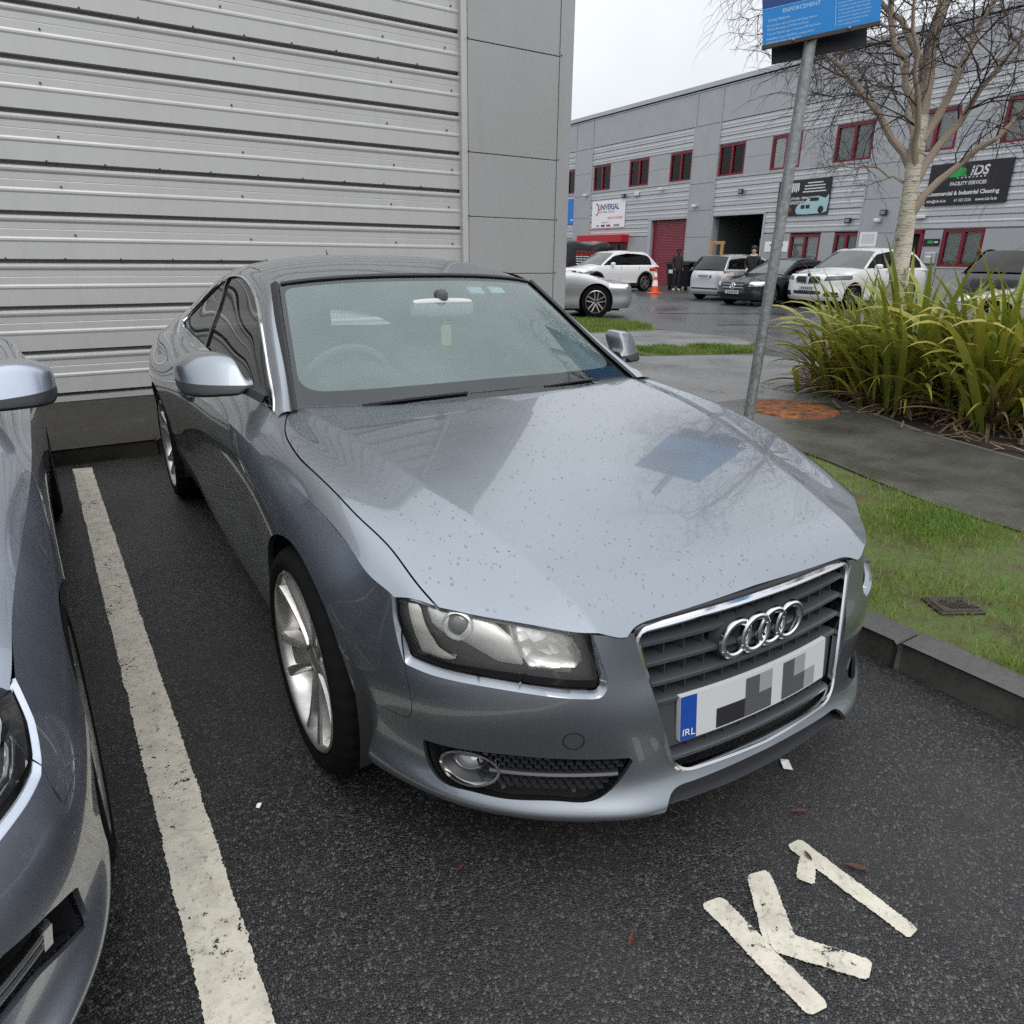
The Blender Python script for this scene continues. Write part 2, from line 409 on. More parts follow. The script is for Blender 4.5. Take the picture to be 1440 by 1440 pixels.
def m_road():
    m = principled('road_asphalt', (.05,.05,.052), .4); t = NT(m); v = t.coord('World')
    f = t.noise(v, 60, 5, .7); b = t.noise(v, .35, 5, .6); c = t.ramp(f, [(.3, (.035,.036,.038)), (.7, (.085,.085,.088))]); c = t.mix(t.vramp(b, .4, .65, 0, .6), c, (.040,.041,.043)); t.set('Base Color', c)
    t.set('Roughness', t.vramp(b, .36, .62, .16, .46)); t.set('Normal', t.bump(f, .35, .004))
m_road()
def m_concrete(name, base, dark, rlo=.3, rhi=.6, sc=1.0):
    m = principled(name, base, .5); t = NT(m); v = t.coord('World'); a = t.noise(v, 1.1 * sc, 6, .65); b = t.noise(v, 45, 4, .7); s = t.noise(v, 9, 5, .65)
    c = t.mix(t.vramp(a, .38, .64, 0, 1), base, dark); c = t.mix(t.vramp(s, .5, .75, 0, .35), c, tuple(q * .55 for q in dark)); c = t.mix(t.vramp(b, .35, .7, 0, .35), c, tuple(q * 1.25 for q in base)); t.set('Base Color', c)
    t.set('Roughness', t.vramp(a, .35, .65, rhi, rlo)); t.set('Normal', t.bump(b, .3, .003)); return m
m_concrete('concrete_path', (.150,.150,.145), (.085,.085,.082), .22, .5)
m_concrete('concrete_wet', (.080,.077,.069), (.036,.035,.032), .12, .42)
m_concrete('pavement_damp', (.040,.037,.031), (.012,.012,.011), .30, .75, 1.6); MATS['pavement_damp'].node_tree.nodes['Principled BSDF'].inputs['Specular IOR Level'].default_value = .12; m_concrete('kerb_concrete', (.082,.079,.072), (.032,.031,.028), .30, .6, 2)
m_concrete('soil', (.035,.028,.022), (.018,.015,.012), .6, .9, 3)
def m_paint_line():
    m = principled('road_paint', (.56,.53,.44), .6); t = NT(m); v = t.coord('World'); a = t.noise(v, 14, 6, .7); b = t.noise(v, 70, 4, .7)
    mp = t.coord('World', (18, 90, 18)); cr = t.noise(mp, 1, 5, .75)
    c = t.mix(t.vramp(a, .42, .72, 0, .7), (.58,.55,.46), (.31,.285,.235)); c = t.mix(t.vramp(b, .56, .68, 0, .65), c, (.13,.12,.10)); c = t.mix(t.vramp(cr, .64, .72, 0, .6), c, (.14,.13,.11)); t.set('Base Color', c)
    t.set('Roughness', t.vramp(a, .3, .7, .38, .7)); t.set('Normal', t.bump(b, .5, .003)); w2 = t.noise(t.coord('World'), 38, 6, .75); lg = t.noise(t.coord('World'), 5, 4, .6); t.set('Alpha', t.vramp(t.math('ADD', w2, t.math('MULTIPLY', lg, .45)), .845, .87, 1, 0))
m_paint_line()
def m_clad(name, col, streak=1.0, rough=.38, metal=.25):
    m = principled(name, col, rough, metal); t = NT(m); v = t.coord('Object', (1.2, 1.2, .25)); w = t.coord('Object'); a = t.noise(v, 6, 5, .65); b = t.noise(w, 1.3, 5, .6); g = t.noise(w, 160, 3, .6)
    c = t.mix(t.vramp(a, .45, .8, 0, .22 * streak), col, tuple(q * .62 for q in col)); c = t.mix(t.vramp(b, .4, .75, 0, .28 * streak), c, tuple(q * p for q, p in zip(col, (.80,.79,.74)))); c = t.mix(t.vramp(g, .3, .7, 0, .10), c, tuple(q * .8 for q in col)); t.set('Base Color', c)
    t.set('Roughness', t.vramp(b, .3, .7, rough - .06, rough + .14)); return m
m_clad('cladding', (.48,.48,.475)); m_clad('cassette', (.345,.352,.355), .8, .42, .2); m_clad('far_cladding', (.50,.515,.53), .9); m_clad('far_panel', (.37,.385,.40), .8); m_clad('far_cap', (.42,.44,.46), .5)
principled('groove', (.14,.141,.145), .6); principled('screw', (.06,.06,.065), .4, .5)
principled('red_frame', (.17,.008,.020), .35); principled('red_shutter', (.19,.010,.026), .42); principled('red_canopy', (.40,.008,.018), .4)
principled('white_board', (.78,.79,.80), .5); principled('black_board', (.012,.012,.018), .45); principled('blue_board', (.02,.16,.55), .45); principled('ink_navy', (.01,.02,.16), .5); principled('ink_red', (.42,.02,.03), .5); principled('ink_grey', (.22,.23,.26), .5); principled('ink_green', (.02,.33,.07), .5); principled('board_print', (.62,.62,.60), .5); principled('sign_blue', (.006,.20,.56), .45); principled('sign_text', (.42,.62,.80), .5)
principled('white_plastic', (.62,.63,.63), .4); principled('dark_room', (.012,.012,.013), .9); principled('galvanised', (.26,.28,.285), .42, .55); principled('rust', (.20,.065,.018), .85); principled('iron', (.055,.042,.036), .6, .4)
principled('yellow_paint', (.62,.36,.02), .55); principled('curtain', (.40,.42,.40), .9); principled('wood', (.42,.24,.09), .7)
def m_galv():
    t = NT(MATS['galvanised']); v = t.coord('Object'); a = t.noise(v, 30, 5, .7); b = t.noise(v, 5, 4); c = t.ramp(a, [(.3, (.17,.19,.195)), (.55, (.27,.29,.295)), (.75, (.40,.42,.42))]); t.set('Base Color', t.mix(t.vramp(b, .5, .75, 0, .4), c, (.13,.125,.11))); t.set('Roughness', t.vramp(a, .3, .7, .32, .55))
    t = NT(MATS['rust']); v = t.coord('World'); a = t.noise(v, 11, 6, .8); c = t.ramp(a, [(.36, (.030,.016,.009)), (.48, (.13,.045,.014)), (.62, (.30,.10,.025))]); t.set('Base Color', c); t.set('Normal', t.bump(a, .8, .01))
m_galv()
# ---------------- ground, kerbs, paths ----------------
def sheet(name, pts, z, mat, kind='structure', skirt=.12, hole=None):
    P = np.array(pts, float); n = len(P); V = np.concatenate([np.c_[P, np.full(n, z)], np.c_[P, np.full(n, z - skirt)]])
    F = [tuple(range(n))] + [(i, i + n, (i + 1) % n + n, (i + 1) % n) for i in range(n)]
    a = np.sum(P[:, 0] * np.roll(P[:, 1], -1) - np.roll(P[:, 0], -1) * P[:, 1])
    if a < 0: F[0] = F[0][::-1]
    else: F[1:] = [f[::-1] for f in F[1:]]
    o = mk(name, (V, F), mat, smooth=False); tag(o, kind=kind); return o
def grid_ground():
    xs = np.concatenate([[-400, -60, -12], np.linspace(-6, 12, 10), [40, 120, 500]]); ys = np.concatenate([[-400, -60, -12], np.linspace(-6, 12, 10), [40, 120, 500]])
    V = [(x, y, 0) for y in ys for x in xs]; n = len(xs); return np.array(V, float), [(j * n + i, j * n + i + 1, (j + 1) * n + i + 1, (j + 1) * n + i) for j in range(len(ys) - 1) for i in range(n - 1)]
tag(mk('car_park', grid_ground(), 'asphalt', smooth=False), kind='structure')
sheet('road', [(7.35,-40),(7.35,3.2),(7.9,4.6),(9.0,6.5),(9.4,9.5),(8.8,11.6),(5,13.5),(5,60),(60,60),(60,-40)], .004, 'road_asphalt', skirt=.003)
# raised footpath wrapping the building and the corner, with grass verge and planting bed set into it
GRASS = np.array([(1.160,-4),(1.160,3.55),(1.9,3.3),(2.6,2.2),(3.05,1.25),(2.97,.95),(2.89,.73),(2.76,.35),(2.68,.10),(2.64,-.35),(2.62,-1.2),(2.62,-4)])
BED = np.array([(4.12,-4),(4.14,-.5),(4.20,.25),(4.45,1.10),(4.72,1.6),(5.0,2.15),(5.45,2.85),(6.1,3.6),(6.7,3.95),(7.0,3.6),(7.12,2.6),(7.12,-4)])
PATH = [(1.160,3.965),(-9,3.965),(-9,5.70),(4.25,5.70),(4.6,6.1),(5.35,5.63),(7.15,4.95),(7.25,3.3),(7.25,-4)] + [tuple(p) for p in BED[:1]] + [tuple(p) for p in BED[1:9][::1]][:0]
def path_poly():
    a = [(1.160,3.965),(-9,3.965),(-9,5.72),(4.3,5.72),(4.6,6.1),(5.35,5.63),(7.15,4.95),(7.28,3.9)]
    b = [tuple(p) for p in BED[::-1][2:]]        # along the bed back to the front
    c = [tuple(p) for p in GRASS[::-1][:-1]] ; return a + [(7.0,3.7)] + b[1:] + c + [(1.160,3.6)]
sheet('footpath', path_poly(), .108, 'concrete_path')
tag(mk('planting_bed', (np.c_[BED, np.full(len(BED), .085)], [tuple(range(len(BED)))[::1]]), 'soil', smooth=False), kind='structure')
sheet('path_edge', [(7.12,-4),(7.28,-4),(7.28,3.9),(6.98,3.75),(7.12,2.6)], .112, 'kerb_concrete')
sheet('wall_pavement', [(-9,3.968),(2.6,3.968),(2.4,5.70),(-9,5.70)], .1125, 'pavement_damp', skirt=.004)
sheet('damp_path', [(3.5,2.75),(2.75,1.95),(3.04,1.25),(2.965,.95),(2.885,.73),(2.755,.35),(2.675,.10),(2.635,-.35),(2.615,-1.2),(2.615,-3.9),(4.08,-3.9),(4.10,-.5),(4.16,.28),(4.40,1.12),(4.62,1.55),(4.85,2.1),(4.4,2.75)], .1125, 'concrete_wet', skirt=.004)
sheet('verge_soil', GRASS, .100, 'soil', skirt=.05)
sheet('far_footpath', [(4.5,6.2),(5.9,6.45),(8.2,5.75),(8.75,6.6),(8.5,8.1),(6.9,8.35),(4.5,8.9)], .105, 'concrete_path')
sheet('strip_soil', [(5.33,5.66),(5.95,6.42),(8.15,5.72),(7.30,4.93)], .110, 'soil'); sheet('corner_soil', [(5.5,8.75),(6.9,8.38),(8.35,8.15),(9.25,9.2),(8.6,10.9),(5.5,11.5)], .100, 'soil')
def kerb_run(name, a, b, w, h, label, seg=.915, mat='kerb_concrete'):
    a, b = np.array(a, float), np.array(b, float); L = np.linalg.norm(b - a); u = (b - a) / L; n = np.array([u[1], -u[0]]); root = empty(name, (*a, 0), math.atan2(u[1], u[0])); tag(root, label, 'kerb')
    me = None; k = 0; x = 0
    while x < L:
        l = min(seg, L - x); o = None
        if me is None or l < seg:
            V, F = cbox(.003, l - .003, -w, 0, -.05, h, .012); o = mk('kerb_stone', (V, F), mat, root, sharp=20); me = me or o.data
        else: o = bpy.data.objects.new('kerb_stone', me); COL.objects.link(o); o.parent = root
        o.location = (x, 0, RNG.uniform(-.002, .002)); x += seg
    return root
kerb_run('kerb', (1.04, 3.955), (1.04, -4.2), -.118, .112, 'damp concrete kerb along the grass verge beside the coupe')
kerb_run('kerb', (-9, 3.85), (1.158, 3.85), -.115, .114, 'dark wet kerb at the foot of the corrugated wall', mat='pavement_damp')
# ---------------- painted markings ----------------
def rough_strip(name, corners, z=.004, step=.005, jit=.0024, mat='road_paint', label=None, sub=None, rnd=0):
    """quad strip between two long edges with chewed borders; corners a0,a1 (one edge) b0,b1 (other edge)"""
    a0, a1, b0, b1 = (np.array(c, float) for c in corners); n = max(6, int(np.linalg.norm(a1 - a0) / step)); s = np.linspace(0, 1, n); w = (b0 - a0); w /= np.linalg.norm(w)
    sm = lambda: RNG.normal(0, jit * .55, n) + np.interp(np.arange(n), np.arange(0, n + 12, 12), RNG.normal(0, jit * .6, len(np.arange(0, n + 12, 12))))
    A = a0 + (a1 - a0) * s[:, None] + w * sm()[:, None]; B = b0 + (b1 - b0) * s[:, None] + w * sm()[:, None]
    if rnd:
        L = np.linalg.norm(a1 - a0) * s; e = np.minimum(L, L[-1] - L); k = np.sqrt(np.clip(1 - (1 - np.clip(e / rnd, 0, 1)) ** 2, .04, 1))[:, None]; k = .55 + .45 * k; Mm = (A + B) / 2; A = Mm + (A - Mm) * k; B = Mm + (B - Mm) * k
    V = np.concatenate([np.c_[A, np.full(n, z)], np.c_[B, np.full(n, z)]]); F = [(i, i + 1, n + i + 1, n + i) for i in range(n - 1)]
    nz = np.cross(V[1] - V[0], V[n] - V[0])[2]
    if nz < 0: F = [f[::-1] for f in F]
    return V, F
tag(mk('bay_line', rough_strip('l', [(-1.312,3.72),(-1.300,-3.2),(-1.200,3.70),(-1.186,-3.2)]), 'road_paint', smooth=False), 'worn cream bay line painted between the two parked cars', 'road marking')
tag(mk('bay_line', rough_strip('l', [(-4.10,3.72),(-4.10,-3.2),(-3.99,3.70),(-3.99,-3.2)]), 'road_paint', smooth=False), 'worn cream bay line beyond the neighbouring silver car', 'road marking')
def letters():
    st = lambda *c, **k: rough_strip('s', c, step=.003, jit=.0018, rnd=.016, **k)
    K = empty('painted_letter'); tag(K, 'cream letter K painted on the asphalt in front of the coupe', 'road marking', 'bay number painted on the asphalt')
    a = mk('stroke', st((-.306,-.936),(-.318,-1.228),(-.248,-.948),(-.263,-1.238), z=.004), 'road_paint', K, smooth=False)
    b = mk('stroke', st((-.152,-.940),(-.266,-1.082),(-.094,-.957),(-.200,-1.120), z=.0048), 'road_paint', K, smooth=False)
    c = mk('stroke', st((-.228,-1.052),(-.103,-1.228),(-.264,-1.102),(-.155,-1.250), z=.0056), 'road_paint', K, smooth=False)
    one = empty('painted_numeral'); tag(one, 'cream numeral 1 painted on the asphalt beside the letter K', 'road marking', 'bay number painted on the asphalt')
    mk('stroke', st((.005,-.934),(.012,-1.242),(.055,-.938),(.055,-1.240), z=.004), 'road_paint', one, smooth=False)
    mk('stroke', st((.018,-.968),(-.060,-1.008),(.020,-1.008),(-.040,-1.046), z=.0048), 'road_paint', one, smooth=False)
letters()
for k, x in enumerate((7.62, 7.86)):
    tag(mk('yellow_line', rough_strip('y', [(x,-4),(x + .05,3.1),(x + .10,-4),(x + .15,3.1)], z=.009, step=.08), 'yellow_paint', smooth=False), ('yellow no-parking line nearest the planting bed' if k == 0 else 'outer yellow no-parking line on the far road'), 'road marking')
# ---------------- left building: ribbed metal cladding and a flat-panel corner pier ----------------
def left_building():
    b = empty('corrugated_building', (-9, 5.7, 0)); tag(b, 'grey corrugated metal shed with flat panelled corner pier behind the coupe', 'building')
    H = .3733; L = 11.80; z_ref = 1.655      # dark groove height
    prof = []  # (outward, z) within one panel, from groove upward
    prof = [(-.045, .000), (-.045, .026), (.000, .034), (.000, .165), (.005, .178), (.005, .192), (.0, .206), (.0, .262), (-.002, .266), (0, .270), (.0, .316), (.009, .334), (.011, .348), (.009, .360), (-.008, .370), (-.045, H)]
    V = []; 
    for x in (0, L): V += [(x, -o, z) for o, z in prof]
    n = len(prof); F = [(i, i + 1 + 0, n + i + 1, n + i)[::-1] for i in range(n - 1)]
    me = None; z0 = z_ref - 4 * H
    for k in range(0, 21):
        z = z0 + k * H
        if me is None: o = mk('cladding_panel', (np.array(V), F), 'cladding', b, smooth=False); me = o.data
        else: o = bpy.data.objects.new('cladding_panel', me); COL.objects.link(o); o.parent = b
        o.location = (0, 0, z)
        # dark closure behind each groove
        g = bpy.data.objects.new('groove_strip', left_building.g) if hasattr(left_building, 'g') else mk('groove_strip', (np.array([(0, .043, .002), (L, .043, .002), (L, .043, .028), (0, .043, .028)]), [(0, 1, 2, 3)]), 'groove', b, smooth=False)
        if not hasattr(left_building, 'g'): left_building.g = g.data
        else: COL.objects.link(g); g.parent = b
        g.location = (0, 0, z)
    sm = None
    def screw(x, z, d=.0):
        nonlocal sm
        if sm is None: o = mk('screw', lathe([(.0005, -.010), (.007, -.010), (.009, 0)], 8, 'y'), 'screw', b, smooth=False); sm = o.data
        else: o = bpy.data.objects.new('screw', sm); COL.objects.link(o); o.parent = b
        o.location = (x, -.002 - d, z)
    for k in range(3, 13):
        z = z0 + k * H
        for x in (5.15, 6.6, 8.05, 9.5, 11.0, 11.68): screw(x + .04 * math.sin(k * 3), z + .225)
        if k % 3 == 2 or k == 3:
            for x in np.arange(4.6, 11.7, .42): screw(x, z + .036, .012)
    mk('base_flashing', (np.array([(0, -.012, .118), (L, -.012, .118), (L, -.016, .165), (0, -.016, .165)]), [(0, 1, 2, 3)]), 'cladding', b, smooth=False); mk('base_gap', (np.array([(0, .02, .08), (L, .02, .08), (L, .02, .13), (0, .02, .13)]), [(0, 1, 2, 3)]), 'groove', b, smooth=False)
    # pier
    zj = [.12, .62, 1.19, 1.79, 2.43, 3.47, 4.5, 5.5, 6.5, 7.6]
    for i in range(len(zj) - 1): mk('cassette_panel', cbox(11.875, 13.045, -.075, .05, zj[i] + .004, zj[i + 1] - .004, .004), 'cassette', b, smooth=False)
    mk('pier_core', box(11.86, 13.05, -.06, .3, .1, 7.6), 'groove', b, smooth=False)
    mk('corner_trim', cbox(13.052, 13.235, -.085, .20, .1, 7.6, .006), 'cassette', b, smooth=False); mk('edge_trim', cbox(11.80, 11.872, -.066, .02, .1, 7.6, .004), 'cladding', b, smooth=False)
    for i in range(len(zj) - 1):
        for x in (11.862, 13.06): screw(x, zj[i] + .01, .085)
    mk('return_wall', box(12.9, 13.2, .06, 14, .1, 7.6), 'cassette', b, smooth=False); mk('back_wall', box(0, 13.0, 1.0, 1.2, .1, 7.6), 'groove', b, smooth=False); mk('coping', box(-.1, 13.3, -.12, 1.2, 7.6, 7.75), 'cassette', b, smooth=False)
left_building()
# ---------- coupe body, control nets: |x|, y (nose -, tail +), z ----------
RING = np.array([
 # bottom tuck .. top (hood front edge / shoulder crease); columns nose centre -> tail centre
 [(0,-.80,.19),(.2,-.795,.19),(.37,-.77,.185),(.48,-.725,.18),(.585,-.655,.18),(.685,-.55,.18),(.765,-.42,.185),(.815,-.28,.19),(.835,-.05,.20),(.835,.15,.20),(.83,.47,.20),(.825,1.,.20),(.82,1.6,.20),(.815,2.2,.205),(.82,2.6,.21),(.82,2.95,.22),(.79,3.3,.24),(.70,3.5,.26),(.45,3.6,.27),(0,3.64,.27)],
 [(0,-.860,.205),(.2,-.853,.205),(.38,-.828,.206),(.498,-.771,.206),(.607,-.696,.208),(.715,-.586,.211),(.795,-.452,.216),(.854,-.28,.222),(.862,-.05,.228),(.862,.15,.228),(.853,.47,.225),(.85,1.,.223),(.845,1.6,.225),(.84,2.2,.235),(.85,2.6,.25),(.85,2.95,.26),(.82,3.3,.28),(.74,3.56,.30),(.47,3.67,.31),(0,3.71,.31)],
 [(0,-.842,.29),(.2,-.836,.29),(.38,-.805,.280),(.498,-.746,.280),(.607,-.672,.282),(.715,-.564,.288),(.795,-.438,.302),(.866,-.28,.33),(.888,-.05,.37),(.888,.15,.39),(.878,.47,.40),(.872,1.,.405),(.868,1.6,.41),(.872,2.2,.415),(.89,2.6,.42),(.89,2.95,.42),(.86,3.3,.43),(.77,3.6,.44),(.48,3.72,.44),(0,3.76,.44)],
 [(0,-.820,.42),(.2,-.813,.42),(.38,-.800,.42),(.50,-.755,.42),(.61,-.685,.422),(.715,-.582,.425),(.797,-.455,.435),(.872,-.28,.465),(.897,-.05,.52),(.895,.15,.535),(.88,.47,.54),(.872,1.,.54),(.87,1.6,.54),(.878,2.2,.545),(.90,2.6,.55),(.90,2.95,.55),(.865,3.3,.55),(.775,3.6,.55),(.48,3.72,.55),(0,3.76,.55)],
 [(0,-.797,.535),(.2,-.79,.535),(.38,-.777,.535),(.50,-.748,.54),(.613,-.676,.545),(.715,-.574,.552),(.795,-.452,.565),(.860,-.28,.605),(.883,-.05,.67),(.890,.15,.70),(.891,.47,.715),(.89,1.,.72),(.89,1.6,.722),(.895,2.2,.73),(.908,2.6,.74),(.905,2.95,.74),(.87,3.3,.74),(.785,3.6,.74),(.48,3.73,.74),(0,3.77,.74)],
 [(0,-.760,.650),(.2,-.756,.648),(.385,-.755,.641),(.49,-.720,.654),(.612,-.622,.671),(.72,-.525,.683),(.785,-.432,.692),(.815,-.26,.748),(.835,-.02,.795),(.847,.14,.810),(.867,.47,.836),(.873,1.,.848),(.876,1.6,.858),(.872,2.2,.862),(.862,2.6,.866),(.848,2.95,.870),(.812,3.3,.872),(.735,3.56,.873),(.46,3.69,.875),(0,3.74,.875)]])
TOPY = np.array([-.90,-.82,-.74,-.66,-.58,-.50,-.432,-.36,-.27,-.18,-.06,.08,.24,.44,.68])
def _top():
    # smooth fits (no ripples in the reflections); the front edge rolls over with a squared term
    fit = lambda ys, vs, d: np.poly1d(np.polyfit(ys, vs, d))
    roll = lambda y, c: -c * max(0, -.66 - y) ** 2
    fzc = fit([-.66,-.5,-.3,-.1,.1,.3,.5,.68], [.702,.750,.801,.843,.878,.908,.931,.945], 3)
    fzk = fit([-.683,-.575,-.41,-.19,.09,.35,.68], [.688,.724,.770,.820,.868,.900,.922], 3)
    fzs = fit([-.6,-.52,-.462,-.337,-.206,-.11,.066,.22,.34,.5,.68], [.655,.690,.714,.76,.80,.819,.852,.870,.882,.902,.918], 4)
    fws = fit([-.6,-.52,-.462,-.337,-.206,-.11,.066,.22,.34,.5,.68], [.71,.724,.735,.751,.772,.783,.798,.803,.798,.790,.785], 4)
    fwc = fit([-.683,-.575,-.41,-.19,.09,.35,.68], [.470,.487,.518,.572,.622,.655,.68], 3)
    G = []; R5 = RING[5]; c5 = chord(R5[4:13]); tw = nat_spline(c5, R5[4:13], np.linspace(0, c5[-1], 600))
    for y in TOPY:
        W = np.interp(y, tw[:,1], tw[:,0]); Z = np.interp(y, tw[:,1], tw[:,2])
        if y < -.432: W = np.interp(y, [-.9,-.6,-.432], [.74,.765,.785]); Z = np.interp(y, [-.9,-.6,-.432], [.50,.63,.692])
        zc = fzc(y) + roll(y, 1.3); zk = fzk(y) + roll(y, 2.6); zs = fzs(max(y, -.6)) + min(0, (y + .6)) * .48; ws = fws(max(y, -.6)) + min(0, y + .6) * .1; wc = fwc(max(y, -.75))
        G.append([(0,y,zc), (wc*.5,y,zc-(zc-zk)*(.24 if y > -.66 else .24 + .35 * min(1, (-.66 - y) / .1))), (wc,y,zk+.0045*min(1,max(0,(y+.74)/.30))), (wc+(ws-wc)*.5,y,zk+(zs-zk)*.50+.001), (ws,y,zs), (ws+(W-ws)*.55,y,Z+(zs-Z)*.60), (W,y,Z)])
    return np.array(G)
TOP = _top()
WS = np.array([  # windscreen rows base->top, columns centre->edge
 [(0,.40,.903),(.25,.412,.902),(.48,.452,.900),(.63,.498,.901),(.715,.525,.905)],
 [(0,.60,1.042),(.23,.613,1.040),(.45,.655,1.034),(.59,.705,1.029),(.668,.745,1.030)],
 [(0,.82,1.186),(.21,.832,1.184),(.42,.87,1.176),(.55,.915,1.166),(.624,.955,1.160)],
 [(0,1.03,1.309),(.2,1.04,1.307),(.395,1.07,1.297),(.515,1.11,1.284),(.582,1.14,1.273)]])
ROOF = np.array([  # stations along y; columns centre -> rail
 [(0,1.03,1.310),(.2,1.04,1.308),(.395,1.07,1.298),(.515,1.11,1.285),(.582,1.14,1.273)],
 [(0,1.35,1.366),(.2,1.355,1.363),(.38,1.37,1.350),(.50,1.39,1.333),(.566,1.40,1.316)],
 [(0,1.7,1.383),(.2,1.7,1.380),(.37,1.7,1.365),(.49,1.7,1.344),(.556,1.7,1.326)],
 [(0,2.05,1.368),(.2,2.05,1.364),(.37,2.05,1.347),(.49,2.05,1.324),(.557,2.05,1.302)],
 [(0,2.4,1.315),(.2,2.4,1.311),(.37,2.4,1.292),(.50,2.4,1.262),(.575,2.4,1.230)],
 [(0,2.75,1.225),(.2,2.75,1.22),(.38,2.75,1.198),(.52,2.75,1.160),(.61,2.75,1.120)],
 [(0,3.1,1.105),(.2,3.1,1.10),(.40,3.1,1.078),(.55,3.1,1.048),(.65,3.1,1.020)],
 [(0,3.45,1.01),(.2,3.45,1.008),(.42,3.45,.995),(.57,3.43,.975),(.68,3.40,.955)],
 [(0,3.74,.985),(.2,3.735,.982),(.42,3.70,.968),(.58,3.65,.95),(.68,3.60,.935)]])
CAB = np.array([  # cabin side: stations along y; columns rail/pillar edge -> window top -> belt
 [(.715,.525,.912),(.733,.512,.916),(.748,.503,.917),(.762,.495,.914),(.772,.485,.907)],
 [(.691,.64,.977),(.710,.632,.980),(.730,.628,.968),(.750,.625,.945),(.775,.62,.915)],
 [(.655,.82,1.080),(.678,.815,1.078),(.706,.81,1.045),(.740,.81,.990),(.775,.81,.922)],
 [(.617,1.,1.192),(.643,1.,1.182),(.680,1.,1.125),(.727,1.,1.035),(.774,1.,.928)],
 [(.582,1.14,1.273),(.614,1.14,1.254),(.657,1.14,1.180),(.715,1.14,1.065),(.773,1.14,.933)],
 [(.566,1.40,1.316),(.602,1.40,1.295),(.650,1.40,1.210),(.710,1.40,1.085),(.772,1.40,.941)],
 [(.556,1.7,1.326),(.596,1.7,1.302),(.646,1.7,1.215),(.708,1.7,1.090),(.770,1.7,.951)],
 [(.557,2.05,1.302),(.602,2.05,1.272),(.654,2.05,1.190),(.714,2.05,1.080),(.770,2.05,.963)],
 [(.575,2.4,1.230),(.625,2.4,1.198),(.680,2.4,1.13),(.732,2.4,1.055),(.775,2.4,.976)],
 [(.61,2.75,1.120),(.655,2.75,1.098),(.702,2.75,1.06),(.742,2.75,1.012),(.775,2.75,.966)],
 [(.65,3.1,1.020),(.692,3.1,1.005),(.725,3.1,.985),(.752,3.1,.962),(.772,3.1,.940)],
 [(.68,3.40,.955),(.705,3.385,.948),(.728,3.37,.938),(.748,3.36,.925),(.76,3.35,.915)]])
def _sho():
    G = []
    bel = CAB[:, 4]
    for y in [.30,.485,.62,.81,1.,1.4,1.7,2.05,2.4,2.75,3.1,3.35]:
        t = nat_spline(RING[5,6:18,1], RING[5,6:18], np.array([y]))[0]; t = (t[0], y, t[2])
        b = (.772, y, .895) if y < .4 else tuple(np.array([np.interp(y, bel[:,1], bel[:,k]) for k in range(3)]))
        m = [(t[k] * .62 + b[k] * .38) for k in range(3)]; bl = .006 + .003 * np.clip((y - 1.9) / .7, 0, 1); m[0] += bl; m[2] += bl * .5
        m2 = [(t[k] * .25 + b[k] * .75) for k in range(3)]; m2[0] += bl; m2[2] += bl * .5
        G.append([t, tuple(m), tuple(m2), b])
    return np.array(G)
SHO = _sho()
# ---------------- the coupe ----------------
def fgap(poly, ix, sign, gap):
    """clip field from a 2-D polygon; sign -1 keeps inside, +1 keeps outside; gap = clearance"""
    def f(V):
        q = np.stack([ix[0](V), ix[1](V)], 1); return sign * sdf(poly, q) - gap
    return f
cw = lambda V: V[:, 0]; cy_ = lambda V: V[:, 1]; cz = lambda V: V[:, 2]; ct = lambda V: V[:, 0] + V[:, 1]
def near(f, mask):
    """apply field f only where mask(V); elsewhere keep"""
    return lambda V: np.where(mask(V), f(V), 1.0)
def panel(VF, fields, depth=.014):
    V, F = VF[0], VF[1]; m = np.zeros(len(V), bool)
    for f in fields:
        V, F, m2 = clip_keep(V, F, f(V), m); m = m2
        if not F: return V, F
    return flange(V, F, m, depth) if depth else (V, F)
def clip_keep(V, F, f, m):
    n0 = len(V); marks = np.concatenate([np.asarray(V), np.asarray(m, float)[:, None]], 1)
    V4 = marks; Vl = [tuple(r) for r in V4]; pos = f > 0; fl = f.tolist(); cut = {}; out = []
    for face in F:
        k = sum(1 for i in face if pos[i])
        if k == len(face): out.append(face); continue
        if k == 0: continue
        poly = []; L = len(face)
        for q in range(L):
            a = face[q]; b = face[(q + 1) % L]
            if pos[a]: poly.append(a)
            if pos[a] != pos[b]:
                key = (a, b) if a < b else (b, a)
                if key not in cut:
                    fa, fb = fl[key[0]], fl[key[1]]; t = min(max(fa / (fa - fb), .003), .997); va, vb = Vl[key[0]], Vl[key[1]]
                    cut[key] = len(Vl); Vl.append((va[0] + (vb[0] - va[0]) * t, va[1] + (vb[1] - va[1]) * t, va[2] + (vb[2] - va[2]) * t, 1.0))
                poly.append(cut[key])
        if len(poly) > 2: out.append(tuple(poly))
    A = np.array(Vl); V2, F2, m2 = compact(A[:, :3], out, A[:, 3] > .5); return V2, F2, m2
def both(VF): 
    V, F = VF; V2, F2 = mirror(V, F); return join((V, F), (V2, F2))
def offset(VF, d):
    V, F = VF; N = vnormals(V, F); dd = d if np.ndim(d) else np.full(len(V), d); return V + N * dd[:, None], F
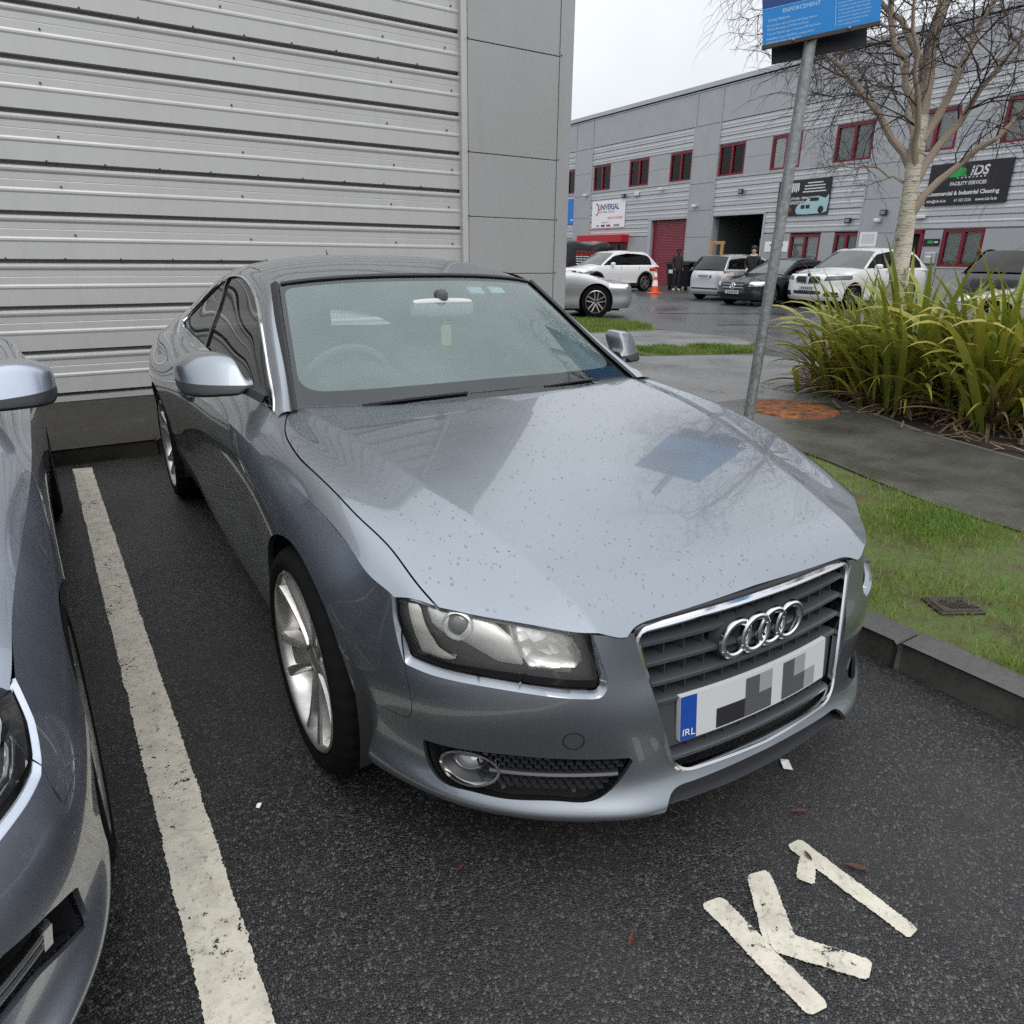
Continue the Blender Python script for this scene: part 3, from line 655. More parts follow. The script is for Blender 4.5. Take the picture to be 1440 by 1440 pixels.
class TZ:
    """lookup (t = |x|+y, z) -> point and normal on the nose surface"""
    def __init__(s, P): s.P = P[:, :int(P.shape[1] * .42)]; s.c = {}
    def __call__(s, t, z, off=0):
        P = s.P; k = round(float(z), 4)
        if k not in s.c:
            C = []
            for j in range(0, P.shape[1], 3):
                c = P[:, j]; C.append([np.interp(z, c[:, 2], c[:, 0]), np.interp(z, c[:, 2], c[:, 1])])
            s.c[k] = np.array(C)
        C = s.c[k]; T = C.sum(1); o = np.argsort(T); w = np.interp(t, T[o], C[o, 0]); y = np.interp(t, T[o], C[o, 1])
        w2 = np.interp(t + .01, T[o], C[o, 0]); y2 = np.interp(t + .01, T[o], C[o, 1]); n = np.array([-(y2 - y), (w2 - w)]); n = np.array([y2 - y, -(w2 - w)]); n /= np.linalg.norm(n) + 1e-9
        return np.array([w + n[0] * off, y + n[1] * off, z])
def make_wheel(name, parent, x, y, z, side, steer=0.0, R=.323, rim=.255, width=.235, spoke_rot=0.0, alloy='alloy', nsp=5):
    """side +1: outer face towards +x. Part wheel > tyre, rim, spoke..., disc"""
    e = empty(name, (x, y, z), steer); e.parent = parent
    if side < 0: e.rotation_euler = (0, 0, steer + math.pi)
    h = width / 2
    prof = [(rim - .012, -h + .015), (rim + .010, -h + .004), (R - .030, -h - .004), (R - .010, -h + .012), (R - .001, -h + .03)]
    for k in range(4):
        c = -h + .03 + (width - .06) * (k + 1) / 5; prof += [(R, c - .007), (R - .008, c - .005), (R - .008, c + .005), (R, c + .007)]
    prof += [(R - .001, h - .03), (R - .010, h - .012), (R - .026, h + .003), (rim + .022, h + .006), (rim + .010, h - .002), (rim - .004, h - .010)]
    n = 144; V, F = lathe(prof, n, 'x'); m = len(prof)
    A = V.reshape(n, m, 3); r = np.hypot(A[..., 1], A[..., 2]); shoulder = (r > R - .013)
    dr = np.where(shoulder & ((np.arange(n) % 4 == 0)[:, None]), .978, 1.0); hh = A[..., 0]; inner = np.abs(hh) < h * .35
    dr = np.where(inner, 1.0, dr); A[..., 1] *= dr; A[..., 2] *= dr
    mk('tyre', (A.reshape(-1, 3), F), 'rubber', e, sharp=50)
    lip = rim; rp = [(lip, h - .012), (lip, h - .002), (lip - .006, h + .001), (lip - .012, h - .004), (lip - .016, h - .02), (lip - .03, h - .05), (lip - .036, -h + .04), (lip - .008, -h + .01), (lip, -h + .01)]
    rm = mk('rim', lathe(rp, 72, 'x'), alloy, e, sharp=40)
    # spokes: broad, with a groove down the middle, dished towards the hub
    for k in range(nsp):
        a = spoke_rot + k * 2 * math.pi / nsp; ca, sa = math.cos(a), math.sin(a); rows = []
        for q in np.linspace(0, 1, 9):
            rr = .045 + (lip - .006 - .045) * q; hw = .032 + .034 * q ** 1.3 + .012 * max(0, q - .75) / .25
            xx = h - .034 + .029 * q ** 1.5; g = .010 + .016 * min(1, q * 1.6) * (1 if q < .97 else .5)
            sec = [(-hw - .004, xx - .045), (-hw, xx - .006), (-hw + .005, xx), (-hw * .58, xx + .001), (-hw * .46, xx - g), (hw * .46, xx - g), (hw * .58, xx + .001), (hw - .005, xx), (hw, xx - .006), (hw + .004, xx - .045)]
            rows.append([(X, rr * ca - s_ * sa, rr * sa + s_ * ca) for s_, X in sec])
        V = np.array(rows).reshape(-1, 3); M = len(rows[0]); F = []
        for i in range(len(rows) - 1):
            for j in range(M - 1): F.append((i * M + j, (i + 1) * M + j, (i + 1) * M + j + 1, i * M + j + 1))
        mk('spoke', (V, F), alloy, e, sharp=30)
    mk('hub', lathe([(.001, h - .038), (.030, h - .036), (.033, h - .042), (.040, h - .034), (.062, h - .040), (.072, h - .065), (.072, h - .10)], 32, 'x'), alloy, e, sharp=30)
    for k in range(5):
        a = spoke_rot + (k + .5) * 2 * math.pi / 5; c = (h - .040, .052 * math.cos(a), .052 * math.sin(a))
        mk('wheel_bolt', lathe([(.0005, .004), (.008, .004), (.009, -.01)], 6, 'x', c), 'satin_metal', e, smooth=False)
    mk('brake_disc', lathe([(.06, -.005), (.165, -.005), (.165, -.03), (.06, -.03)], 40, 'x'), 'disc_metal', e, sharp=30)
    return e
def grille_y(w, z): return -.772 - .065 * (.645 - z) / .365 + .25 * w * w
def ring_mesh(cx, cyy, czz, ro, ri, dep, n=40):
    # flat ring badge facing -y with bevelled face
    prof = [(ri, 0), (ri + .001, -dep), (ri + (ro - ri) * .3, -dep - .003), (ri + (ro - ri) * .7, -dep - .003), (ro - .001, -dep), (ro, 0)]
    return lathe(prof, n, 'y', (cx, cyy, czz))
HEADLAMP = np.array([(.345,.70),(.298,.71),(.214,.72),(.001,.72),(-.15,.72),(-.243,.70),(-.243,.662),(-.27,.614),(-.303,.551),(-.304,.533),(-.275,.529),(-.165,.538),(-.012,.547),(.11,.549),(.235,.552),(.298,.558),(.318,.596),(.338,.651)])
HEADLAMP = dens(HEADLAMP, [0, 5, 6, 8, 10, 15, 17], 5)
FOG = np.array([(.256,.351),(.157,.354),(-.001,.362),(-.133,.361),(-.278,.356),(-.416,.350),(-.379,.297),(-.327,.262),(-.204,.254),(-.02,.252),(.105,.256),(.193,.263),(.244,.296)])
FOG = dens(FOG, [0, 5], 5)
ARCH_F = np.array([(-.362,.10),(-.358,.225),(-.352,.295),(-.340,.349),(-.328,.409),(-.303,.494),(-.252,.573),(-.182,.622),(-.093,.660),(.004,.680),(.10,.671),(.19,.633),(.265,.572),(.315,.505),(.345,.42),(.357,.33),(.357,.10)])
ARCH_R = np.array([(2.751 + .352 * math.cos(a), .335 + .352 * math.sin(a)) for a in np.linspace(-.7, math.pi + .7, 40)])
HOOD = np.array([(-.3,-.757),(0,-.757),(.15,-.754),(.25,-.751),(.33,-.748),(.368,-.751),(.397,-.762),(.42,-.757),(.446,-.745),(.49,-.724),(.559,-.672),(.618,-.619),(.671,-.573),(.7215,-.528),(.7245,-.515),(.735,-.462),(.748,-.337),(.772,-.206),(.783,-.11),(.794,0.),(.80,.066),(.805,.15),(.803,.22),(.797,.30),(.785,.365),(.765,.43),(.738,.50),(.712,.553),(.703,.553),(.683,.536),(.60,.503),(.50,.468),(.391,.438),(.2,.408),(0,.40),(-.3,.40)])
HOOD = dens(HOOD, [0, 1, 4, 6, 13, 14, 27, 28, 34, 35], 6)
ARCH_F = dens(ARCH_F, [0, 16], 6)
DLO = np.array([(.545,.916),(.767,1.011),(.918,1.09),(1.095,1.176),(1.21,1.222),(1.312,1.253),(1.44,1.279),(1.58,1.291),(1.735,1.289),(1.90,1.271),(2.1,1.225),(2.3,1.150),(2.45,1.078),(2.505,1.040),(2.47,1.026),(2.36,1.016),(2.22,1.006),(1.846,.984),(1.506,.968),(1.0,.946),(.69,.928)])
DLO = dens(DLO, [0, 13], 5)
BFGAP = np.array([(.345,.9),(.345,.69),(.326,.60),(.305,.546),(.29,.49),(.283,.455),(.286,.425),(.296,.408),(.312,.401),(.364,.402),(.428,.403),(.60,.404),(.75,.40),(.78,.10),(5,.10),(5,.95)])
DGAP_Y = lambda z: np.interp(z, [.2,.27,.5,.621,.673,.728,.789,.836,.864,.899,.95], [.555,.552,.54,.513,.492,.486,.478,.472,.483,.512,.56])
def top_surf(T, nu):
    # bonnet/wing-top: two spline pieces meeting in a soft crease
    tu = chord_mean(T, 0); a = Surf(T[:, :3], nu, 48, flip=True, tu=tu); b = Surf(T[:, 2:], nu, 42, flip=True, tu=tu); a.P = np.concatenate([a.P, b.P[:, 1:]], 1); return a
def build_coupe(root, nets, opt):
    RINGn, TOPn, WSn, ROOFn, CABn, SHOn = nets; paint = opt['paint']; full = opt.get('full', True)
    side = Surf(RINGn, 56, opt.get('nv', 640), flip=True); top = top_surf(TOPn, 150); ws = Surf(WSn, 60, 60, flip=True)
    roof = Surf(ROOFn, 120, 50, flip=True); cab = Surf(CABn, 150, 40, flip=True); sho = Surf(SHOn, 160, 20, flip=False)
    tz = TZ(side.P); SV = side.mesh(); TV = top.mesh(); SH = sho.mesh(); CV = cab.mesh()
    sgn = {}
    def lr(name, VF, mat, parent=root, **k):
        a = mk(name, VF, mat, parent, **k); b = mk(name, mirror(*VF), mat, parent, **k); return a, b
    nose = lambda V: V[:, 1] < -.2 + (V[:, 0] < .5) * 1
    HL, FG, AF, AR, HD, DL, BF, GR = (opt[k] for k in ('headlamp', 'fog', 'arch_f', 'arch_r', 'hood', 'dlo', 'bfgap', 'grille'))
    arch = near(fgap(AF, (cy_, cz), 1, 0), lambda V: (V[:, 0] > .6) & (V[:, 1] < .6)); arch2 = near(fgap(AR, (cy_, cz), 1, 0), lambda V: (V[:, 0] > .5) & (V[:, 1] > 1.9) & (V[:, 1] < 3.4))
    hl = near(fgap(HL, (ct, cz), 1, .0135), nose); fg = near(fgap(FG, (ct, cz), 1, 0), nose)
    gr = near(fgap(GR, (cw, cz), 1, 0), lambda V: V[:, 1] < -.5)
    front = lambda V: 1.5 - V[:, 1]
    dg = lambda g: (lambda V: V[:, 1] - DGAP_Y(V[:, 2]) - g); dgm = lambda g: (lambda V: DGAP_Y(V[:, 2]) - V[:, 1] - g)
    yg = lambda V: np.interp(V[:, 0], [.70,.76,.79,.838,.867], [.60,.562,.508,.483,.472])
    LOW = dens(np.array([(-.5,.258),(.27,.262),(.298,.256),(.318,.238),(.330,.215),(.336,.15),(-.5,.15)]), [0,1,5,6], 6); lo = near(fgap(LOW, (cw, cz), 1, 0), lambda V: V[:, 1] < -.5)
    # --- bumper
    bump = panel(SV, [front, lambda V: -.05 - V[:, 1] + (V[:, 0] < .3) * 1, fgap(BF, (ct, cz), 1, .0012), arch, hl, fg, gr] + ([lo] if opt.get('low', True) else []), .011)
    def ledge(region):   # painted fillet stepping back from the panel edge to the lamp
        V, F = SV; z0 = np.zeros(len(V), bool); V, F, m = clip_keep(V, F, -.2 - V[:, 1], z0); q = lambda V: sdf(HL, np.stack([ct(V), cz(V)], 1))
        V, F, m = clip_keep(V, F, q(V) - .001, np.zeros(len(V), bool)); V, F, m = clip_keep(V, F, .0138 - q(V), np.zeros(len(V), bool)); V, F, m = clip_keep(V, F, region(V), np.zeros(len(V), bool))
        d = q(V); return offset((V, F), -.020 * (1 - np.clip(d / .0138, 0, 1)) ** 1.6) if F else (V, F)
    bump = join(bump, ledge(fgap(BF, (ct, cz), 1, .0012)))
    mk('front_bumper', both(bump), paint, root)
    # --- front wing: side face and top strip, one piece
    w1 = panel(SV, [front, lambda V: V[:, 1] + .55, dgm(.002), fgap(BF, (ct, cz), -1, .0012), arch, hl], .016)
    w2 = panel(TV, [lambda V: V[:, 1] - np.interp(V[:, 0], [.726,.785], [-.520,-.436]), lambda V: yg(V) - .002 - V[:, 1], fgap(HD, (cw, cy_), 1, .002), lambda V: V[:, 0] - .45], .016)
    lr('front_wing', join(w1, w2, ledge(fgap(BF, (ct, cz), -1, .0012))), paint)
    # --- bonnet
    mk('bonnet', both(panel(TV, [fgap(HD, (cw, cy_), -1, .002)], .016)), paint, root)
    # --- door, quarter panel, sill
    zs = .268; rear = 1.80
    d1 = panel(SV, [front_to(2.2), dg(.002), lambda V: rear - .002 - V[:, 1], lambda V: V[:, 2] - zs, arch], .016)
    d2 = panel(SH, [lambda V: V[:, 1] - yg(V) - .002, lambda V: rear - .002 - V[:, 1]], 0)
    dpair = lr('door', join(d1, d2), paint)
    q1 = panel(SV, [lambda V: V[:, 1] - rear - .002, arch2], .03); q2 = panel(SH, [lambda V: V[:, 1] - rear - .002], 0)
    q3 = panel(SV, [front_to(2.2), dg(.002), lambda V: rear + .002 - V[:, 1], lambda V: zs - .003 - V[:, 2]], .01)
    lr('rear_wing', join(q1, q2), paint); lr('sill', q3, paint)
    # --- roof with pillars (outside the side-window opening)
    p1 = panel(CV, [fgap(DL, (cy_, cz), 1, 0)], .012)
    RW = np.array([(-.4, 2.42), (.46, 2.46), (.50, 2.52), (.565, 3.02), (.53, 3.10), (.30, 3.16), (-.4, 3.18)])
    p2 = panel(roof.mesh(), [fgap(RW, (cw, cy_), 1, 0)], .012)
    mk('roof', both(join(p1, p2)), paint, root)
    rgl = offset(panel(roof.mesh(), [fgap(RW, (cw, cy_), -1, 0)], 0), -.004); mk('rear_window', both(rgl), 'glass_side', root)
    # --- windscreen, black edge band, mouldings
    WV = ws.mesh(); wsg = mk('windscreen', both((WV[0], WV[1])), opt.get('ws_mat', 'glass_windscreen'), root)
    nu, nv = ws.P.shape[:2]; uu, vv = np.meshgrid(np.linspace(0, 1, nu), np.linspace(0, 1, nv), indexing='ij'); uv = np.stack([vv.ravel(), uu.ravel()], 1)
    inner = cr_closed([(-.5, .165), (.955, .150, .12), (.945, .955, .06), (-.5, .952)])
    keep = lambda V: sdf(inner, uv)
    b = clip_keep(WV[0], WV[1], keep(WV[0]), np.zeros(len(WV[0]), bool))[:2]; mk('windscreen_band', both(offset(b, -.003)), 'black_plastic', wsg)
    b = clip_keep(WV[0], WV[1], -keep(WV[0]) + .004, np.zeros(len(WV[0]), bool))[:2]; mk('condensation', both(offset(b, -.004)), 'film', wsg)
    e = ws.P[:, -1]; N_ = np.array([.72, -.25, .62]); lr('windscreen_moulding', sweep(e + np.array([.004, -.002, .004]), [(-.017, -.008), (-.014, .004), (.010, .006), (.015, -.006)], up=N_), 'seal')
    lr('roof_seal', sweep(curve(ROOFn[0][:, :], 30)[:-1] + np.array([0, -.006, .0]), [(-.007, -.004), (-.007, .004), (.006, .003), (.006, -.004)], up=(0, -.5, .8)), 'seal')
    # --- side windows, chrome surround
    gl = offset(panel(CV, [fgap(DL, (cy_, cz), -1, -.004)], 0), -.006)
    bline = lambda z: np.interp(z, [.95, 1.13, 1.30], [1.79, 1.80, 1.872])
    V, F = gl; lr('door_window', clip_keep(V, F, bline(V[:, 2]) - .006 - V[:, 1], np.zeros(len(V), bool))[:2], 'glass_side')
    lr('quarter_window', clip_keep(V, F, V[:, 1] - bline(V[:, 2]) - .006, np.zeros(len(V), bool))[:2], 'glass_side')
    def cabpt(y, z, off=.0):
        P = cab.P; C = []
        for j in range(P.shape[1]): C.append([np.interp(y, P[:, j, 1], P[:, j, 0]), np.interp(y, P[:, j, 1], P[:, j, 2])])
        C = np.array(C)[::-1]; return np.array([np.interp(z, C[:, 1], C[:, 0]) + off, y, z])
    zz = np.linspace(.985, 1.273, 14); lr('window_pillar', sweep(np.array([cabpt(bline(z), z, -.001) for z in zz]), [(-.016, -.003), (-.016, .003), (.016, .003), (.016, -.003)], up=(.9, 0, .4)), 'black_gloss')
    loop = np.array([cabpt(y, z, .003) for y, z in cr_resample(DL, 130)])
    cen = loop.mean(0); lr('window_trim', sweep(loop, [(-.0055, -.003), (-.004, .003), (.003, .003), (.005, -.003)], closed=True, up=(.9, 0, .45)), 'chrome')
    # --- headlamps
    def hpatch(poly, depth, bulge=0.0, grow=0.0):
        V, F = SV; V, F, m = clip_keep(V, F, -.2 - V[:, 1], np.zeros(len(V), bool)); V, F, m = clip_keep(V, F, -sdf(poly, np.stack([ct(V), cz(V)], 1)) + grow, np.zeros(len(V), bool)); hpatch.m = m
        s = np.clip(-sdf(poly, np.stack([ct(V), cz(V)], 1)), 0, 1); ex = np.interp(V[:, 2], [.53, .56, .64], [.020, .016, 0]); return offset((V, F), -depth - ex + bulge * np.minimum(s / .03, 1) ** .5)
    hb = opt['headlamp_lens']
    for sd in (0, 1):
        flip = (lambda M: mirror(*M)) if sd else (lambda M: M)
        h = empty('headlight'); h.parent = root
        lens = hpatch(HL, .006); lens = flange(*lens, hpatch.m, depth=.03); mk('lens', flip(lens), 'glass_lamp', h)
        V, F = hpatch(HL, .0068); rim_ = clip_keep(V, F, .012 + sdf(HL, np.stack([ct(V), cz(V)], 1)) + 0, np.zeros(len(V), bool))[:2]; mk('lens_rim', flip(offset(rim_, .0016)), 'black_gloss', h)
        back = hpatch(HL, .036); mk('housing', flip(flange(*back, hpatch.m, depth=-.028)), opt.get('housing', 'lamp_grey'), h)
        for nm, poly, dep, bul, mt in opt['lamp_parts']:
            pt = hpatch(np.array(poly), dep, bul); mk(nm, flip(flange(*pt, hpatch.m, depth=.015)), mt, h)
        for (t_, z_, rr, off) in opt['projectors']:
            c = tz(t_, z_, -.022 + off); n = tz(t_, z_, 1) - tz(t_, z_, 0); n /= np.linalg.norm(n)
            R3 = Matrix(((n[1], n[0], 0), (-n[0], n[1], 0), (0, 0, 1)))  # local y -> n
            def put(M): return (np.asarray(M[0]) @ np.array(R3).T * 1.0 + c, M[1])
            mk('projector_ring', flip(put(lathe([(rr * 1.02, -.02), (rr * 1.08, .006), (rr * .96, .009), (rr * .90, .002)], 40, 'y'))), 'lamp_satin', h)
            mk('projector_lens', flip(put(lathe([(.0005, .012), (rr * .35, .0105), (rr * .65, .006), (rr * .85, -.001), (rr * .92, -.008)], 40, 'y'))), 'lens_clear', h)
    # --- lower side intakes
    for sd in (0, 1):
        flip = (lambda M: mirror(*M)) if sd else (lambda M: M)
        g = empty('side_intake'); g.parent = root
        M = hpatch(FG, .042, 0, .004); mk('intake_back', flip(M), 'inner_dark', g)
        V, F = hpatch(FG, .0, 0, .0); m = np.ones(len(V), bool); wall = flange(V, F, None, .045); nF = len(F); mk('intake_wall', flip(compact(wall[0], wall[1][nF:])), 'black_plastic', g)
        opt['intake'](g, flip, tz, FG)
    # --- number of small things supplied by the caller
    if not full: return side, top, tz
    return side, top, tz
def front_to(y): return lambda V: y - V[:, 1]
def cr_resample(P, n):
    Q = np.concatenate([P, P[:1]]); t = chord(Q); s = np.linspace(0, t[-1], n + 1)[:-1]; return np.stack([np.interp(s, t, Q[:, k]) for k in range(Q.shape[1])], 1)
principled('lens_clear', (.20,.215,.225), .06, .1, 1, .02)
def coupe_intake(g, flip, tz, FG):
    # rows of short ribs like a honeycomb, a middle bar and the fog lamp
    Vs = []
    inside = lambda t, z: sdf(FG, np.array([[t, z]]))[0] < -.010
    bars = []; r = 0
    for z in np.arange(.262, .356, .0125):
        t = -.40 + (r % 2) * .014
        while t < .06:
            if inside(t, z) and inside(t + .018, z): bars.append(sweep(np.array([tz(t, z, -.014), tz(t + .018, z, -.014)]), [(-.006, -.002), (-.006, .002), (.006, .002), (.006, -.002)]))
            if inside(t, z) and inside(t + .004, z + .0125): bars.append(sweep(np.array([tz(t + .018, z, -.016), tz(t + .024, z + .0125, -.016)]), [(-.005, -.0015), (-.005, .0015), (.005, .0015), (.005, -.0015)]))
            t += .028
        r += 1
    o = mk('honeycomb_mesh', flip(join(*bars)), 'black_plastic', g, smooth=False)
    pts = np.array([tz(t, .306, -.006) for t in np.linspace(-.37, .03, 24)]); mk('intake_bar', flip(sweep(pts, [(-.012, -.004), (-.012, .003), (.0, .005), (.004, 0), (.0, -.005)])), 'grey_plastic', g)
    lamp = empty('fog_light'); lamp.parent = g
    c = .095; el = np.array([tz(c + .098 * math.cos(a),   .307 + .041 * math.sin(a), -.004) for a in np.linspace(0, 2 * np.pi, 48, endpoint=False)])
    nrm = tz(c, .307, 1) - tz(c, .307, 0); mk('chrome_ring', flip(sweep(el, [(-.005, -.003), (-.003, .004), (.003, .004), (.005, -.003)], closed=True, up=nrm)), 'chrome', lamp)
    def dome(sc, off, bul, n=7, m=40):
        V = []; F = []
        for i in range(n):
            k = i / (n - 1)
            for a in np.linspace(0, 2 * np.pi, m, endpoint=False): V.append(tz(c + sc * .098 * k * math.cos(a), .307 + sc * .041 * k * math.sin(a) , off + bul * (1 - k * k)))
        for i in range(n - 1):
            for j in range(m): F.append((i * m + j, i * m + (j + 1) % m, (i + 1) * m + (j + 1) % m, (i + 1) * m + j))
        return np.array(V), F
    mk('bowl', flip(dome(.97, -.006, -.028)), 'black_plastic', lamp)
    c2 = c + .012
    c = c2; mk('lamp_glass', flip(dome(.62, -.022, .018)), 'fog_glass', lamp)

principled('fog_glass', (.16,.165,.17), .10, .3, 1, .03)
def loft_sections(secs, n=28):
    """secs: list of (x, yc, zc, ry, rz, e) superellipse sections -> closed mesh"""
    V = []; m = len(secs)
    S = nat_spline(np.linspace(0, 1, m), np.array(secs, float), np.linspace(0, 1, m * 3))
    for (x, yc, zc, ry, rz, e) in S:
        ry = max(ry, .001); rz = max(rz, .001)
        for a in np.linspace(0, 2 * np.pi, n, endpoint=False):
            c, s = math.cos(a), math.sin(a); V.append((x, yc + ry * np.sign(c) * abs(c) ** e, zc + rz * np.sign(s) * abs(s) ** e))
    F = []; M = len(S)
    for i in range(M - 1):
        for j in range(n): F.append((i * n + j, i * n + (j + 1) % n, (i + 1) * n + (j + 1) % n, (i + 1) * n + j))
    F.append(tuple(range(n))[::-1]); F.append(tuple((M - 1) * n + k for k in range(n)))
    return np.array(V), F
def make_mirror(root, paint, side, shift=(0, 0, 0)):
    e = empty('door_mirror'); e.parent = root
    secs = [(.790, .745, .976, .030, .014, .5), (.810, .752, .979, .046, .018, .45), (.824, .762, .996, .060, .044, .4), (.842, .770, 1.005, .068, .062, .38), (.89, .780, 1.009, .074, .066, .36), (.94, .795, 1.007, .074, .064, .36), (.972, .815, 1.002, .066, .057, .40), (.990, .832, .998, .052, .046, .5), (.999, .845, .994, .024, .024, .7)]
    V, F = loft_sections(secs, 32); V[:, 1] += np.clip(V[:, 2] - .985, -.03, .1) * .65 + np.clip(V[:, 0] - .80, 0, .3) * .36; V[:, 2] -= np.clip(V[:, 0] - .80, 0, .3) * .07; V = V + np.array(shift)
    fl = (lambda M: M) if side > 0 else (lambda M: mirror(*M))
    zl = lambda V: V[:, 2] - (.977 + shift[2] + .02 * (V[:, 1] - shift[1] - .78)); up = clip_keep(V, F, zl(V), np.zeros(len(V), bool))[:2]; dn = clip_keep(V, F, -zl(V), np.zeros(len(V), bool))[:2]
    mk('mirror_cap', fl(up), paint, e); mk('mirror_base', fl(dn), 'black_plastic', e)
    a = np.array([(.755, .675, .930), (.775, .70, .945), (.80, .735, .957), (.845, .765, .962)]) + np.array(shift); mk('mirror_arm', fl(sweep(curve(a, 10), [(-.030, -.012), (-.026, .016), (.026, .016), (.030, -.012)])), 'black_plastic', e)
    tri = np.array([(.762, .585, .925), (.752, .70, .938), (.736, .70, .975), (.757, .60, .93)]) + np.array(shift) + np.array([.006, 0, 0]); mk('mirror_foot', fl((tri, [(0, 1, 2, 3)])), 'black_plastic', e)
    return e
GRILLE_HOLE = cr_closed([(-.5, .75), (.374, .75), (.374, .63), (.286, .290, .05), (-.5, .281)])
HL_PARTS = [
 ('indicator', [(.318,.676),(.272,.680),(.247,.629),(.21,.588),(.143,.569),(.20,.562),(.275,.566),(.298,.612)], .022, .008, 'lamp_cream'),
 ('projector_surround', [(.25,.680),(.177,.69),(.089,.684),(.025,.662),(-.036,.631),(-.073,.578),(.01,.581),(.091,.606),(.139,.618),(.19,.627),(.228,.644)], .024, .010, 'lamp_satin'),
 ('reflector_bowl', [(-.006,.685),(-.082,.685),(-.148,.672),(-.192,.642),(-.224,.61),(-.245,.576),(-.158,.575),(-.085,.578),(-.050,.615),(-.024,.653)], .018, -.010, 'lamp_facet'),
]
def _facet():
    m = principled('lamp_facet', (.88,.88,.86), .28, .6); t = NT(m); v = t.coord('Object', (1, 1, 1)); x = t.n('TexVoronoi', feature='F1'); x.inputs['Scale'].default_value = 34; t.l(v, x.inputs['Vector']); t.set('Normal', t.bump(x.outputs[0], .35, .012))
_facet()
def coupe_grille(root, badge=True):
    g = empty('radiator_grille'); g.parent = root
    out = cr_closed([(0, .645), (.20, .643), (.370, .636, .035), (.284, .284, .055), (0, .275), (-.284, .284, .055), (-.370, .636, .035), (-.20, .643)], 10)
    rs = cr_resample(out, 150); loop = np.array([(x, grille_y(abs(x), z) - .008, z) for x, z in rs])
    mk('chrome_frame', sweep(loop, [(-.007, -.010), (-.006, .004), (.0, .007), (.006, .004), (.007, -.010)], closed=True, up=(0, -1, 0)), 'chrome', g)
    rs2 = cr_resample(cr_closed([(0, .651), (.20, .649), (.377, .642, .035), (.292, .275, .055), (0, .266), (-.292, .275, .055), (-.377, .642, .035), (-.20, .649)], 10), 150)
    mk('frame_gap', sweep(np.array([(x, grille_y(abs(x), z) + .004, z) for x, z in rs2]), [(-.005, -.02), (-.005, .002), (.003, .002), (.003, -.02)], closed=True, up=(0, -1, 0)), 'seal', g)
    hw = lambda z: .284 + (z - .284) * (.086 / .352) - .006
    zsl = [.597, .549, .501, .455, .313]
    for z in zsl:
        xs = np.linspace(-hw(z), hw(z), 25); P = np.array([(x, grille_y(abs(x), z) + .006, z) for x in xs])
        mk('slat', sweep(P, [(.007, -.004), (.007, .004), (.0, .0075), (-.05, .003), (-.05, -.002), (.0, -.0075)]), 'grey_plastic', g, sharp=40)
    lv = [.640] + zsl[:4]; 
    for k in range(4):
        z0, z1 = lv[k + 1] + .004, lv[k] - .004
        for x in np.arange(-.33, .331, .055):
            xx = x + (.0275 if False else 0)
            if abs(xx) < hw((z0 + z1) / 2) - .012: mk('divider', box(xx - .0015, xx + .0015, grille_y(abs(xx), z0) + .022, grille_y(abs(xx), z0) + .06, z0, z1), 'grey_plastic', g, smooth=False)
    for x in np.arange(-.275, .276, .055): mk('divider', box(x - .0015, x + .0015, grille_y(abs(x), .3) + .022, grille_y(abs(x), .3) + .055, .284, .352), 'grey_plastic', g, smooth=False)
    V = []; xs = np.linspace(-.36, .36, 21)
    for z in (.27, .64): V += [(x, grille_y(abs(x), z) + .062, z) for x in xs]
    mk('radiator_back', (np.array(V), [(i, i + 1, i + 22, i + 21) for i in range(20)]), 'inner_dark', g)
    V = []; zz = np.linspace(.338, .452, 5); F = []; nx = 25
    for z in zz:
        for x in np.linspace(-hw(z), hw(z), nx): V.append((x, grille_y(abs(x), z) + .010, z))
    F = [(i * nx + j, i * nx + j + 1, (i + 1) * nx + j + 1, (i + 1) * nx + j) for i in range(4) for j in range(nx - 1)]
    mk('plate_carrier', flange(np.array(V), F, None, .03, (0, 1, 0)), 'grey_plastic', g)
    # badge: four interlocked rings on a dark carrier
    bz, by = .561, grille_y(0, .561)
    rings = [-.0912, -.0304, .0304, .0912] if badge else []
    for x in rings: mk('badge_carrier', lathe([(.052, .03), (.050, -.002), (.046, -.006), (.040, -.002), (.036, .02)], 40, 'y', (x, by + .25 * x * x, bz)), 'grey_plastic', g)
    for k, x in enumerate(rings): mk('badge_ring', ring_mesh(x, by + .25 * x * x - .004, bz, .0520, .0350, .007 + .002 * (k % 2), 56), 'chrome', g)
    return g
